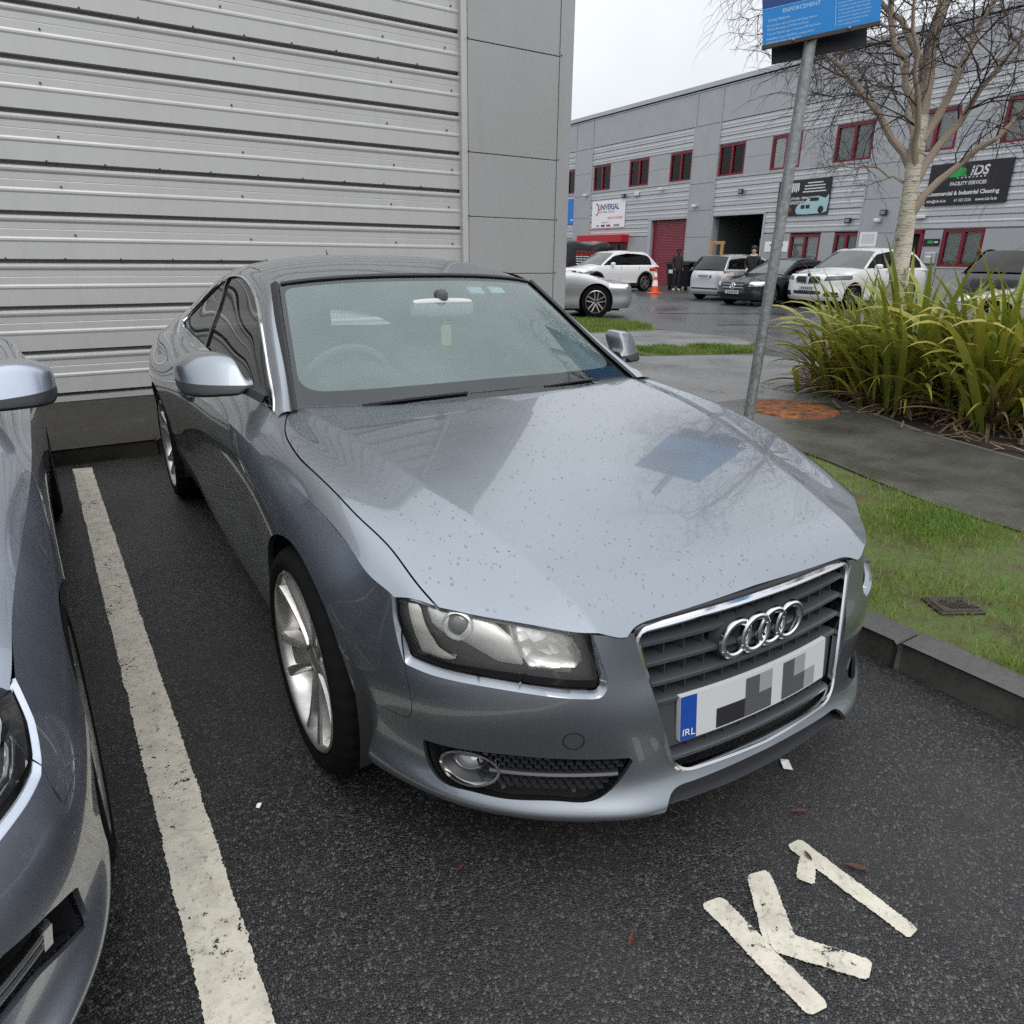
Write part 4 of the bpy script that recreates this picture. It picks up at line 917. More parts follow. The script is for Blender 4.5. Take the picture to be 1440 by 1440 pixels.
def coupe_plate(root):
    p = empty('number_plate'); p.parent = root; z0, z1 = .350, .462
    f = lambda x, z, o: (x, grille_y(abs(x), .40) + (.40 - z) * -.10 - .004 - o, z)
    def sheet(x0, x1, za, zb, o, n=16):
        xs = np.linspace(x0, x1, n); V = [f(x, za, o) for x in xs] + [f(x, zb, o) for x in xs]; return np.array(V), [(i, i + 1, n + i + 1, n + i) for i in range(n - 1)]
    mk('plate_sheet', flange(*sheet(-.258, .258, z0, z1, 0), None, .012, (0, 1, 0)), 'plate_white', p)
    mk('blue_band', sheet(-.2575, -.2125, z0 + .001, z1 - .001, .0008, 5), 'plate_blue', p)
    t = text('country_letters', 'IRL', .026, 'white_print', p, f(-.253, z0 + .020, .0014), (math.pi / 2, 0, -.235), .0002)
    # the registration is an unreadable patchwork in the photograph: plain grey blocks, no characters
    w = .047
    blocks = [(-3.25, 0, 'd'), (-2.3, 0, 'd'), (-1.3, .48, 'm'), (-1.3, 0, 'm'), (-.3, .0, 'm'), (-.3, .48, 'g'), (1.55, .48, 'm'), (1.55, 0, 'm'), (2.5, .48, 'g'), (2.5, 0, 'm'), (3.5, 0, 'g')]
    for bx, bz, c in blocks:
        x0 = bx * w; mk('plate_print', sheet(x0, x0 + w * .98, z0 + .004 + bz * .104, z0 + .004 + bz * .104 + .050, .0009, 4), {'d': 'print_dark', 'm': 'print_mid', 'g': 'print_grey'}[c], p)
    return p
def coupe_interior(root, ws):
    it = empty('interior'); it.parent = root
    V = []; n = 17  # dashboard
    for k, (y, z) in enumerate([(.42, .885), (.60, .905), (.80, .915), (.93, .900), (.98, .84), (.95, .70), (.93, .55)]):
        for x in np.linspace(-.70, .70, n): V.append((x, y + .10 * abs(x) - .02, z - .05 * x * x + (.02 if -.55 < x < -.15 and k in (2, 3) else 0)))
    mk('dashboard', (np.array(V), [(i * n + j, i * n + j + 1, (i + 1) * n + j + 1, (i + 1) * n + j) for i in range(6) for j in range(n - 1)]), 'interior', it)
    for sx in (-.36, .36):
        s = loft_sections([(sx - .25, 1.60, .62, .05, .26, .6), (sx - .22, 1.60, .66, .07, .32, .6), (sx, 1.61, .68, .065, .36, .6), (sx + .22, 1.60, .66, .07, .32, .6), (sx + .25, 1.60, .62, .05, .26, .6)])
        mk('seat_back', s, 'interior_mid', it); mk('headrest', loft_sections([(sx - .14, 1.66, 1.10, .03, .05, .7), (sx - .10, 1.66, 1.10, .05, .085, .6), (sx + .10, 1.66, 1.10, .05, .085, .6), (sx + .14, 1.66, 1.10, .03, .05, .7)]), 'interior', it)
        mk('seat_cushion', cbox(sx - .26, sx + .26, 1.12, 1.62, .40, .56, .05), 'interior', it)
    mk('rear_bench', cbox(-.55, .55, 2.35, 2.55, .45, .98, .06), 'interior', it); mk('floor', box(-.75, .75, .5, 2.9, .30, .34), 'interior', it)
    for sx in (-1, 1): mk('door_lining', box(sx * .735 - .012, sx * .735 + .012, .60, 2.5, .34, .915), 'interior', it)
    a = np.linspace(0, 2 * np.pi, 40, endpoint=False); R = .185; c = np.array([-.36, 1.04, .875]); ax = np.array([0, -.40, .916])
    mk('steering_wheel', tube(np.array([c + np.array([1., 0, 0]) * R * math.cos(t) + ax * R * math.sin(t) for t in a]), .016, 8, True, up=(0, .9, .4)), 'interior_mid', it)
    mk('steering_hub', lathe([(.001, -.03), (.06, -.025), (.075, .01), (.07, .03)], 20, 'y', c), 'interior', it)
    mk('instrument_hood', loft_sections([(-.55, .86, .90, .06, .02, .8), (-.50, .86, .925, .09, .045, .8), (-.36, .86, .945, .10, .06, .8), (-.22, .86, .925, .09, .045, .8), (-.17, .86, .90, .06, .02, .8)]), 'interior', it)
    mk('mirror_glass_housing', loft_sections([(-.115, .885, 1.190, .010, .014, .8), (-.10, .885, 1.190, .022, .034, .7), (.10, .885, 1.190, .022, .034, .7), (.115, .885, 1.190, .010, .014, .8)]), 'interior_pale', it)
    mk('mirror_stem', loft_sections([(-.022, .90, 1.228, .012, .012, .8), (-.014, .895, 1.232, .030, .026, .8), (.014, .895, 1.232, .030, .026, .8), (.022, .90, 1.228, .012, .012, .8)]), 'interior', it)
    V, F = ws; 
    mk('headlining', (np.array([(-.56, 1.16, 1.262), (.56, 1.16, 1.262), (.52, 2.35, 1.26), (-.52, 2.35, 1.26), (0, 1.12, 1.285), (0, 1.75, 1.352), (0, 2.4, 1.285)]), [(0, 4, 5), (4, 1, 5), (1, 2, 5), (2, 6, 5), (6, 3, 5), (3, 0, 5)]), 'interior_pale', it, smooth=False)
    tag(mk('air_freshener', cbox(-.022, .022, .852, .857, 1.045, 1.125, .002), 'freshener', it), 'pale yellow card hanging from the inside mirror'); mk('freshener_cord', tube(np.array([(0, .855, 1.125), (0, .88, 1.16)]), .0012, 5), 'freshener', it)
    return it
principled('freshener', (.62,.60,.30), .6)
principled('sticker', (.62,.72,.80), .6)
glass_mat('water_drop', (.95,.96,.97), 0, ior=1.42)
def build_main():
    root = empty('parked_coupe', (0, 0, 0), -.0252)
    tag(root, 'grey metallic two-door coupe with four chrome rings on the grille, rain beads on its bonnet', 'car')
    nets = (RING, TOP, WS, ROOF, CAB, SHO)
    opt = dict(paint='paint_grey', headlamp=HEADLAMP, fog=FOG, arch_f=ARCH_F, arch_r=ARCH_R, hood=HOOD, dlo=DLO, bfgap=BFGAP, grille=GRILLE_HOLE, headlamp_lens=HEADLAMP, lamp_parts=HL_PARTS, projectors=[(.139, .645, .033, .001)], intake=coupe_intake)
    side, top, tz = build_coupe(root, nets, opt)
    coupe_grille(root); coupe_plate(root)
    for sx in (1, -1):
        make_wheel('front_wheel', root, sx * .775, .005, .325, sx, .012 if sx < 0 else .012, spoke_rot=math.radians(-90 + 5))
        make_wheel('rear_wheel', root, sx * .775, 2.751, .325, sx, 0, spoke_rot=math.radians(-60))
        make_mirror(root, 'paint_grey', sx)
        for yc in (0, 2.751):   # wheel housings
            a = np.linspace(-.35, np.pi + .35, 30); ring = [(x_, yc + .375 * math.cos(t), .335 + .375 * math.sin(t)) for x_ in (.55, .862) for t in a]
            VF = (np.array(ring), [(i, i + 1, 31 + i, 30 + i) for i in range(29)] + [tuple(range(29, -1, -1))]); mk('wheel_housing', VF if sx > 0 else mirror(*VF), 'inner_dark', root)
        VF = sweep(np.array([(.885, 1.50, .80), (.895, 1.52, .805), (.906, 1.60, .81), (.906, 1.68, .812), (.888, 1.72, .81)]), [(-.006, -.012), (-.008, .012), (.008, .012), (.006, -.012)]); mk('door_handle', VF if sx > 0 else mirror(*VF), 'paint_grey', root)
    mk('underbody', cbox(-.74, .74, -.30, 3.45, .20, .33, .03), 'inner_dark', root); mk('engine_block', box(-.55, .55, -.42, .55, .3, .60), 'inner_dark', root)
    # black lower lip under the grille with its thin bright blade
    xs = np.linspace(-.338, .338, 25); yy = lambda x: -.836 + .30 * x * x
    V = np.array([(x, yy(x) + .012, .266) for x in xs] + [(x, yy(x) - .004, .206) for x in xs] + [(x, yy(x) + .07, .192) for x in xs]); n = 25
    mk('lower_lip', (V, [(r * n + i, r * n + i + 1, (r + 1) * n + i + 1, (r + 1) * n + i) for r in (0, 1) for i in range(n - 1)][::1]), 'black_plastic', root)
    xs = np.linspace(-.325, .325, 25); mk('lip_blade', sweep(np.array([(x, yy(x) - .012, .205) for x in xs]), [(.006, -.002), (.006, .002), (-.012, .003), (-.012, -.002)]), 'grey_plastic', root)
    # towing-eye cap
    c = tz(-.231, .412, .0005); el = np.array([tz(-.231 + .031 * math.cos(a), .412 + .0235 * math.sin(a), .0006) for a in np.linspace(0, 2 * np.pi, 40, endpoint=False)])
    mk('towing_cap', mirror(*sweep(el, [(-.0012, -.001), (-.0012, .0006), (.0012, .0006), (.0012, -.001)], closed=True, up=(.5, -.85, 0))), 'seal', root)
    # wipers and aerial
    for pts, nm in (([(-.50, .478, .917), (-.34, .463, .922), (-.16, .448, .925), (.02, .442, .927), (.16, .450, .926)], 'wiper'), ([(.20, .452, .925), (.36, .472, .924), (.55, .508, .919), (.655, .532, .915)], 'wiper')):
        P = curve(np.array(pts), 24); w = mk(nm, sweep(P, [(-.005, -.004), (-.002, .006), (.002, .006), (.005, -.004)]), 'seal', root)
        q = P[10:14]; mk('wiper_arm', sweep(curve(np.array([pts[0], P[8] + [0, -.004, .005], P[13] + [0, 0, .006]]), 12) + np.array([0, -.004, .004]), [(-.006, -.003), (-.006, .003), (.006, .003), (.006, -.003)]), 'black_plastic', w)
    a = mk('aerial', tube(np.array([(0, 2.26, 1.335), (0, 2.275, 1.37), (0, 2.30, 1.405)]), np.array([.010, .006, .002]), 8), 'black_plastic', root)
    coupe_interior(root, Surf(WS, 20, 20).mesh())
    for x in (.20, .30):  # paper discs inside the top of the screen
        V = np.array([(x - .035, .985, 1.268), (x + .035, .987, 1.266), (x + .035, .945, 1.243), (x - .035, .943, 1.245)]) + np.array([0, .006, -.006]); mk('screen_sticker', (V, [(0, 1, 2, 3)]), 'sticker', root, smooth=False)
    # rain beads on the bonnet
    P = top.P; N = 5200; Vs = []; Fs = []
    Tn = top.P.reshape(-1, 3); dome_a = np.linspace(0, 2 * np.pi, 7)[:-1]
    I = RNG.integers(2, P.shape[0] - 3, N); J = RNG.integers(0, P.shape[1] - 3, N); U = RNG.random((N, 2))
    Q = P[I, J] + (P[I + 1, J] - P[I, J]) * U[:, :1] + (P[I, J + 1] - P[I, J]) * U[:, 1:]; Q = Q[sdf(HOOD, Q[:, :2]) < -.01]
    Q[:, 0] *= np.where(RNG.random(len(Q)) < .5, 1, -1)
    for p in Q:
        r = .0007 + .0024 * RNG.random() ** 3; st = 1 + .8 * RNG.random(); ang = RNG.random() * .6 - .3
        b = len(Vs); nz = np.array([0, -.22, .97])
        for k, (rr, hh) in enumerate(((1, 0), (.72, .42))):
            for a_ in dome_a: dx, dy = r * rr * math.cos(a_), r * rr * st * math.sin(a_); Vs.append((p[0] + dx, p[1] + dy * .97, p[2] + dy * .22 + r * hh + .0004))
        Vs.append((p[0], p[1], p[2] + r * .62))
        for k in range(6): Fs.append((b + k, b + (k + 1) % 6, b + 6 + (k + 1) % 6, b + 6 + k)); Fs.append((b + 6 + k, b + 6 + (k + 1) % 6, b + 12))
    o = mk('rain_beads', (np.array(Vs), Fs), 'water_drop', root, sharp=180); o['kind'] = 'stuff'
    return root
build_main()
# ---------------- far building: business units ----------------
FA = math.radians(-4); FO = (26.3, 20.0)
def fempty(name, label=None, cat=None, group=None):
    o = empty(name, (*FO, 0)); o.matrix_world = Matrix(((-math.cos(FA), -math.sin(FA), 0, FO[0]), (-math.sin(FA), math.cos(FA), 0, FO[1]), (0, 0, 1, 0), (0, 0, 0, 1))); 
    return tag(o, label, cat, group) if label else o
# local frame: x = outward (towards the street), y = along the front (grows to the left in the picture), z = up
def fbox(name, s0, s1, z0, z1, d0, d1, mat, par, b=0): return mk(name, cbox(d0, d1, s0, s1, z0, z1, b) if b else box(d0, d1, s0, s1, z0, z1), mat, par, smooth=False)
def fix_flip(): pass
COLS = [(13.71, 15.40), (3.60, 5.26), (-5.95, -4.47), (-16.2, -14.5)]
WINS = [(15.45, 17.05), (11.90, 13.52), (8.56, 10.20), (5.32, 6.90), (1.93, 3.52), (-1.13, .42), (-4.40, -2.76), (-7.55, -5.97), (-10.6, -9.02), (-13.9, -12.3)]
def far_building():
    b = fempty('business_units', 'long two-storey grey metal-clad business units with red window frames', 'building')
    S0, S1 = -20, 30
    fbox('core_wall', S0, S1, 3.3, 8.9, -.6, -.25, 'groove', b)
    for s0, s1 in ((8.3, S1), (3.6, 5.1), (S0, .3)): fbox('core_wall', s0, s1, 0, 3.3, -.6, -.25, 'groove', b)
    fbox('parapet_cap', S0, S1, 8.78, 8.97, -.2, .10, 'far_cap', b); fbox('cap_line', S0, S1, 8.68, 8.72, 0, .05, 'far_cap', b)
    edges = sorted([S0, S1] + [e for c in COLS for e in c]); 
    # smooth top panels
    for i in range(len(edges) - 1):
        for z0, z1 in ((7.26, 8.68),): fbox('fascia_panel', edges[i] + .012, edges[i + 1] - .012, z0, z1, -.02, .02, 'far_panel', b)
    for c0, c1 in COLS:
        zz = [0, 1.15, 2.35, 3.55, 4.75, 5.95, 7.24]
        for i in range(6): fbox('pier_panel', c0 + .02, c1 - .02, zz[i] + .008, zz[i + 1] - .008, -.02, .045, 'far_panel', b)
        for e in (c0, c1): fbox('pier_trim', e - .02, e + .02, 0, 8.68, -.02, .06, 'far_cap', b)
    def ribbed(s0, s1, z0, z1, step=.19):
        k = max(1, round((z1 - z0) / step)); h = (z1 - z0) / k
        prof = [(-.05, 0), (-.05, .026), (.0, .036), (0, h * .45), (.012, h * .52), (.012, h * .62), (0, h * .68), (.004, h - .012), (-.02, h - .004)]
        n = len(prof); V = np.array([(o, s, z) for s in (s0, s1) for o, z in prof]); F = [(i, i + 1, n + i + 1, n + i) for i in range(n - 1)]
        o0 = mk('ribbed_sheet', (V, F), 'far_cladding', b, smooth=False); o0.location = (0, 0, z0)
        for q in range(1, k): o = bpy.data.objects.new('ribbed_sheet', o0.data); COL.objects.link(o); o.parent = b; o.location = (0, 0, z0 + q * h)
    bays = [(15.42, S1), (5.28, 13.69), (-4.45, 3.58), (-14.48, -5.97)]
    for bi, (s0, s1) in enumerate(bays):
        ribbed(s0, s1, 6.30, 7.24, .315)
        w = [x for x in WINS if x[0] >= s0 - .3 and x[1] <= s1 + .3]
        ed = sorted([s0, s1] + [e for x in w for e in x])
        for i in range(len(ed) - 1):
            if ed[i + 1] - ed[i] < .05: continue
            if any(abs(ed[i] - x[0]) < .01 for x in w): continue
            for z0, z1 in ((4.94, 5.62), (5.63, 6.29)): fbox('infill_panel', ed[i] + .01, ed[i + 1] - .01, z0, z1, -.02, .01, 'far_panel', b)
        fbox('sill_trim', s0, s1, 4.86, 4.935, -.02, .03, 'far_cap', b)
        gap = {1: (5.20, 8.24), 2: (.36, 3.56)}.get(bi)
        if gap:
            ribbed(s0, s1, 3.28, 4.85, .39)
            if gap[1] < s1 - .1: ribbed(gap[1] + .04, s1, 2.44, 3.27, .39)
            if gap[0] > s0 + .1: ribbed(s0, gap[0] - .04, 2.44, 3.27, .39)
        else: ribbed(s0, s1, 2.44, 4.85, .39)
    # windows
    for i, (s0, s1) in enumerate(WINS): far_window(b, s0, s1, 4.96, 6.27, i)
    # base panels (with openings)
    for s0, s1 in ((15.42, S1), (14.2, 13.2), (12.0, 11.75), (9.95, 8.28), (.30, -1.18), (-2.72, -3.38), (-4.45, -4.47), (-5.97, -6.40), (-7.12, -7.78), (-9.20, -14.48)):
        s0, s1 = min(s0, s1), max(s0, s1)
        if s1 - s0 > .08: fbox('base_panel', s0 + .008, s1 - .008, 0, 2.42, -.02, .02, 'far_panel', b)
    far_window(b, -2.70, -1.20, 1.15, 2.36, 11); far_window(b, -4.45, -3.40, 1.15, 2.38, 12); far_window(b, -9.18, -7.80, 1.20, 2.42, 13, curtains=True)
    for s0, s1 in ((-2.70, -1.20), (-4.45, -3.40), (-9.18, -7.80)): fbox('base_panel', s0, s1, 0, 1.14, -.02, .02, 'far_panel', b)
    # entrance with red glazed doors
    for s0, s1 in ((12.05, 13.15), (10.0, 11.7)):
        d = fempty('x'); d.name = 'entrance_door'; d.matrix_world = Matrix.Identity(4); d.parent = b
        fbox('frame', s0, s1, 2.03, 2.15, -.05, .03, 'red_frame', d)
        for e in (s0, (s0 + s1) / 2 - .04, s1 - .08): fbox('frame', e, e + .08, 0, 2.03, -.05, .03, 'red_frame', d)
        fbox('pane', s0 + .08, s1 - .08, .05, 2.03, -.06, -.03, 'glass_far', d); fbox('lining', s0, s1, 0, 2.1, -.4, -.35, 'dark_room', d)
    c = fbox('door_canopy', 9.90, 14.25, 2.16, 2.57, 0, .55, 'red_canopy', b, .02)
    d = empty('door'); d.parent = b
    fbox('frame', -6.52, -6.40, 0, 2.42, -.05, .04, 'red_frame', d); fbox('frame', -7.10, -6.98, 0, 2.42, -.05, .04, 'red_frame', d); fbox('frame', -7.10, -6.40, 2.30, 2.43, -.05, .04, 'red_frame', d); fbox('leaf', -6.98, -6.52, 0, 2.30, -.12, -.10, 'dark_room', d)
    # roller shutter
    sh = empty('roller_shutter'); sh.parent = b; me = None
    for k in range(42):
        z = k * .077
        if me is None: o = mk('shutter_slat', sweep(np.array([(0, 5.22, 0), (0, 8.02, 0)]), [(-.004, .0), (.012, .006), (.020, .038), (.012, .070), (-.004, .076)]), 'red_shutter', sh, smooth=False); me = o.data
        else: o = bpy.data.objects.new('shutter_slat', me); COL.objects.link(o); o.parent = sh
        o.location = (-.16, 0, z)
    fbox('jamb', 8.03, 8.28, 0, 3.27, -.3, .02, 'far_cap', b); fbox('jamb', 5.15, 5.22, 0, 3.27, -.3, .02, 'far_cap', b); fbox('lintel', 5.15, 8.28, 3.23, 3.30, -.3, .03, 'far_cap', b)
    # open doorway into a dark workshop
    r = empty('workshop_opening'); r.parent = b
    fbox('back_wall', .1, 3.7, 0, 3.4, -5.0, -4.9, 'dark_room', r); fbox('side_wall', 3.55, 3.65, 0, 3.4, -5, -.05, 'shop_wall', r); fbox('side_wall', .27, .37, 0, 3.4, -5, -.05, 'shop_wall', r); fbox('ceiling', .3, 3.6, 3.35, 3.4, -5, -.05, 'dark_room', r)
    fbox('jamb', 3.50, 3.60, 0, 3.30, -.4, .03, 'far_cap', b); fbox('jamb', .30, .40, 0, 3.30, -.4, .03, 'far_cap', b); fbox('lintel', .30, 3.60, 3.26, 3.33, -.4, .03, 'far_cap', b)
    mk('hoist_post', tube(np.array([(-1.6, 1.75, 0), (-1.5, 1.80, 2.3)]), .05, 8), 'far_cap', r)
principled('shop_wall', (.10,.11,.10), .8)
def far_window(b, s0, s1, z0, z1, i, curtains=False):
    w = empty('window'); w.parent = b; f = .085
    for a0, a1, q0, q1 in ((s0, s1, z0, z0 + f), (s0, s1, z1 - f, z1), (s0, s0 + f, z0 + f, z1 - f), (s1 - f, s1, z0 + f, z1 - f)): fbox('frame', a0, a1, q0, q1, -.10, .0, 'red_frame', w)
    m = s0 + (s1 - s0) * .46; fbox('mullion', m, m + .11, z0 + f, z1 - f, -.10, .005, 'red_frame', w)
    fbox('pane', s0 + f, m, z0 + f, z1 - f, -.075, -.065, 'glass_far', w); fbox('pane', m + .11, s1 - f, z0 + f, z1 - f, -.075, -.065, 'glass_far', w)
    fbox('room', s0, s1, z0, z1, -.16, -.14, 'curtain' if curtains else ('blind' if i % 3 else 'room_grey'), w); fbox('reveal', s0 - .03, s1 + .03, z0 - .05, z0, -.1, .04, 'far_cap', w)
principled('room_grey', (.30,.31,.31), .9); principled('blind', (.55,.56,.54), .9)
far_building()
def ftext(par, body, s, z, size, mat, d=.045, sx=1.0, bold=.0, align='LEFT', shear=0.0):
    # text plane faces +x (street); reads towards -y
    o = text('lettering', body, size, mat, par, (0, 0, 0), (0, 0, 0), .002, align, 1, bold, shear)
    o.matrix_local = Matrix(((0, 0, 1, d), (-sx, 0, 0, s), (0, 1, 0, z), (0, 0, 0, 1))) if False else Matrix(((0, 0, 1, d), (sx * -1, 0, 0, s), (0, 1, 0, z), (0, 0, 0, 1)))
    return o
def signs():
    u = fempty('shop_sign', 'white rectangular UNIVERSAL shop sign above the red canopy', 'sign'); fbox('board', 10.33, 13.45, 2.96, 4.40, .02, .05, 'white_board', u)
    ftext(u, 'UNIVERSAL', 12.85, 4.05, .42, 'ink_navy', .052, .93, .008); ftext(u, 'INDUSTRIAL SUPPLIES', 12.80, 3.80, .15, 'ink_grey', .052, 1.05); ftext(u, 'OPEN TO THE PUBLIC', 11.9, 3.47, .17, 'ink_red', .052, .85); ftext(u, 'Ph: 01 ...', 13.3, 3.47, .17, 'ink_grey', .052, .9) if False else None
    ftext(u, 'Stockists of', 12.5, 3.25, .15, 'ink_grey', .052)
    arc = np.array([(.056, 12.98 + .16 * math.cos(a), 3.97 + .30 * math.sin(a)) for a in np.linspace(1.0, 5.3, 20)]) ; mk('emblem_arc', tube(arc, .025, 6), 'ink_red', u)
    for k, (s, w) in enumerate(((12.95, .22), (12.5, .35), (12.0, .40), (11.3, .55))): fbox('brand_mark', s - w, s, 3.02, 3.13, .05, .054, ('ink_grey', 'ink_navy', 'ink_red', 'ink_grey')[k], u)
    bl = fempty('shop_sign', 'bright blue sign at the far left beside the building corner', 'sign'); fbox('board', 15.45, 17.2, 3.25, 4.70, .02, .05, 'blue_board', bl); fbox('brand_mark', 15.5, 15.75, 3.45, 3.52, .05, .053, 'white_board', bl)
    t = fempty('shop_sign', 'black garage sign printed with a pale blue sports car, behind the pole', 'sign'); fbox('board', -2.90, -.28, 3.10, 4.46, .02, .05, 'black_board', t)
    for k, (s, z, w) in enumerate(((-1.75, 4.33, .75), (-1.62, 4.22, 1.0), (-1.62, 4.11, 1.0), (-1.55, 4.0, 1.15))): fbox('print_line', s - w, s, z - .022, z + .022, .05, .053, 'board_print', t)
    ftext(t, 'DIAGNOSTICS', -.70, 3.60, .17, 'board_print', .052, .9, .004); ftext(t, 'CLUTCHES - TIMING BELTS', -.85, 3.76, .13, 'board_print', .052, .9, .003); ftext(t, '0450', -.62, 3.33, .26, 'ink_red', .052, .9, .006)
    for k in range(5): fbox('wrench_mark', -.95 + .0 - k * .10, -.88 - k * .10, 4.05 - .04 * (k % 2), 4.36, .05, .053, 'board_print', t)
    body = [(-1.30,3.28),(-1.32,3.42),(-1.45,3.56),(-1.72,3.62),(-1.95,3.78),(-2.35,3.82),(-2.72,3.72),(-2.86,3.86),(-2.88,3.55),(-2.84,3.22),(-2.60,3.16),(-1.8,3.14),(-1.4,3.16)]
    mk('car_print', prism(body, .05, .054, 'x'), 'car_print', t, smooth=False); fbox('car_print_glass', -2.40, -1.98, 3.63, 3.76, .054, .057, 'black_board', t)
    for s in (-1.55, -1.80): fbox('car_print_grille', s - .20, s, 3.36, 3.50, .054, .057, 'black_board', t)
    mk('car_print_wheel', lathe([(.001, .0), (.13, 0), (.14, -.002)], 20, 'x', (.058, -2.55, 3.30)), 'black_board', t)
    i_ = fempty('shop_sign', 'black IDS cleaning services sign with green tree emblem on the upper wall', 'sign'); fbox('board', -9.64, -6.92, 3.20, 4.52, .02, .06, 'black_board', i_)
    ftext(i_, 'IDS', -8.32, 4.22, .40, 'board_print', .062, 1.0, .012, shear=.15); ftext(i_, 'FACILITY SERVICES', -7.70, 3.86, .155, 'board_print', .062, .93, .004); ftext(i_, 'Commercial & Industrial Cleaning', -6.98, 3.57, .175, 'board_print', .062, 1.0, .006); ftext(i_, 'info@ids-fs.ie', -6.98, 3.34, .125, 'board_print', .062, 1.0, .002); ftext(i_, '01 522 2226', -7.95, 3.34, .12, 'board_print', .062, .95, .002); ftext(i_, 'www.ids-fs.ie', -8.66, 3.34, .13, 'board_print', .062, 1.0, .003)
    for k in range(8): fbox('star_mark', -7.97 - k * .125, -7.92 - k * .125, 4.02, 4.06, .06, .064, 'board_print', i_)
    for (s, z, r) in ((-7.70, 4.20, .13), (-7.88, 4.30, .15), (-8.06, 4.22, .13), (-7.88, 4.18, .12)): mk('tree_emblem', lathe([(.001, .002), (r, 0)], 18, 'x', (.063, s, z)), 'ink_green', i_, smooth=False)
    fbox('emblem_base', -8.2, -7.55, 4.08, 4.14, .06, .063, 'ink_green', i_)
    # small boards and wall fittings
    o = fempty('notice_board', 'white notice board with red print left of the workshop windows', 'sign'); fbox('board', -1.14, .12, 1.68, 2.10, .02, .04, 'white_board', o); fbox('print_line', -.9, -.15, 1.93, 1.99, .04, .043, 'ink_red', o); fbox('print_line', -.8, -.3, 1.80, 1.84, .04, .043, 'ink_red', o)
    o = fempty('notice_sheet', 'white paper notice sheet taped on the grey pier', 'sign'); fbox('sheet', -5.28, -4.55, 1.88, 2.40, .045, .05, 'white_board', o)
    for k in range(5): fbox('print_line', -5.2, -4.65, 2.0 + k * .07, 2.02 + k * .07, .05, .052, 'ink_grey', o)
    o = fempty('door_sign', 'small black sign with green emblem beside the red door', 'sign'); fbox('board', -7.74, -7.15, 1.88, 2.12, .02, .04, 'black_board', o); fbox('emblem', -7.5, -7.3, 1.97, 2.06, .04, .043, 'ink_green', o); fbox('print_line', -7.68, -7.54, 1.99, 2.04, .04, .043, 'board_print', o)
    o = fempty('letter_box', 'grey wall letter box under the small black sign', 'letter box'); fbox('box', -7.72, -7.33, 1.28, 1.68, .02, .16, 'far_cap', o, .03); fbox('slot', -7.62, -7.42, 1.50, 1.56, .16, .165, 'white_board', o)
    o = fempty('wall_light', 'white bulkhead light under the IDS sign', 'light'); fbox('case', -7.05, -6.60, 2.80, 2.92, .02, .12, 'white_plastic', o, .02)
    lab = {0: 'white security camera on the pier left of the UNIVERSAL sign', 1: 'white camera above the red roller shutter', 2: 'white dome camera on the pier right of the shutter', 3: 'white camera on the pier by the paper notice'}
    for k, (s, z) in enumerate(((14.1, 4.78), (7.34, 4.68), (4.73, 3.76), (-5.26, 2.79))):
        o = fempty('security_camera', lab[k], 'camera', 'security cameras on the far building'); mk('body', loft_sections([(s - .14, .16, z, .03, .03, .8), (s - .13, .16, z, .07, .06, .7), (s + .10, .16, z, .07, .06, .7), (s + .12, .16, z, .04, .04, .8)]) if False else cbox(.06, .30, s - .09, s + .09, z - .07, z + .07, .03), 'white_plastic', o); fbox('bracket', s - .03, s + .03, z - .03, z + .03, 0, .08, 'white_plastic', o)
    lab = {0: 'black floodlight above the UNIVERSAL sign', 1: 'black floodlight above the open doorway', 2: 'dark wall lamp above the workshop window', 3: 'dark alarm box on the pier by the IDS sign'}
    for k, (s, z) in enumerate(((10.45, 4.55), (1.83, 4.23), (-3.96, 2.83), (-5.43, 3.06))):
        o = fempty('floodlight', lab[k], 'light', 'dark wall lamps on the far building'); fbox('case', s - .13, s + .13, z - .10, z + .10, .06, .18, 'black_plastic', o, .02); fbox('lens', s - .09, s + .09, z - .06, z + .06, .18, .185, 'ink_grey', o)
    o = fempty('alarm_box', 'white alarm box between sign and first-floor windows', 'alarm'); fbox('case', 9.2, 9.55, 4.48, 4.68, .02, .12, 'white_plastic', o, .02)
principled('car_print', (.34,.52,.56), .5)
signs()
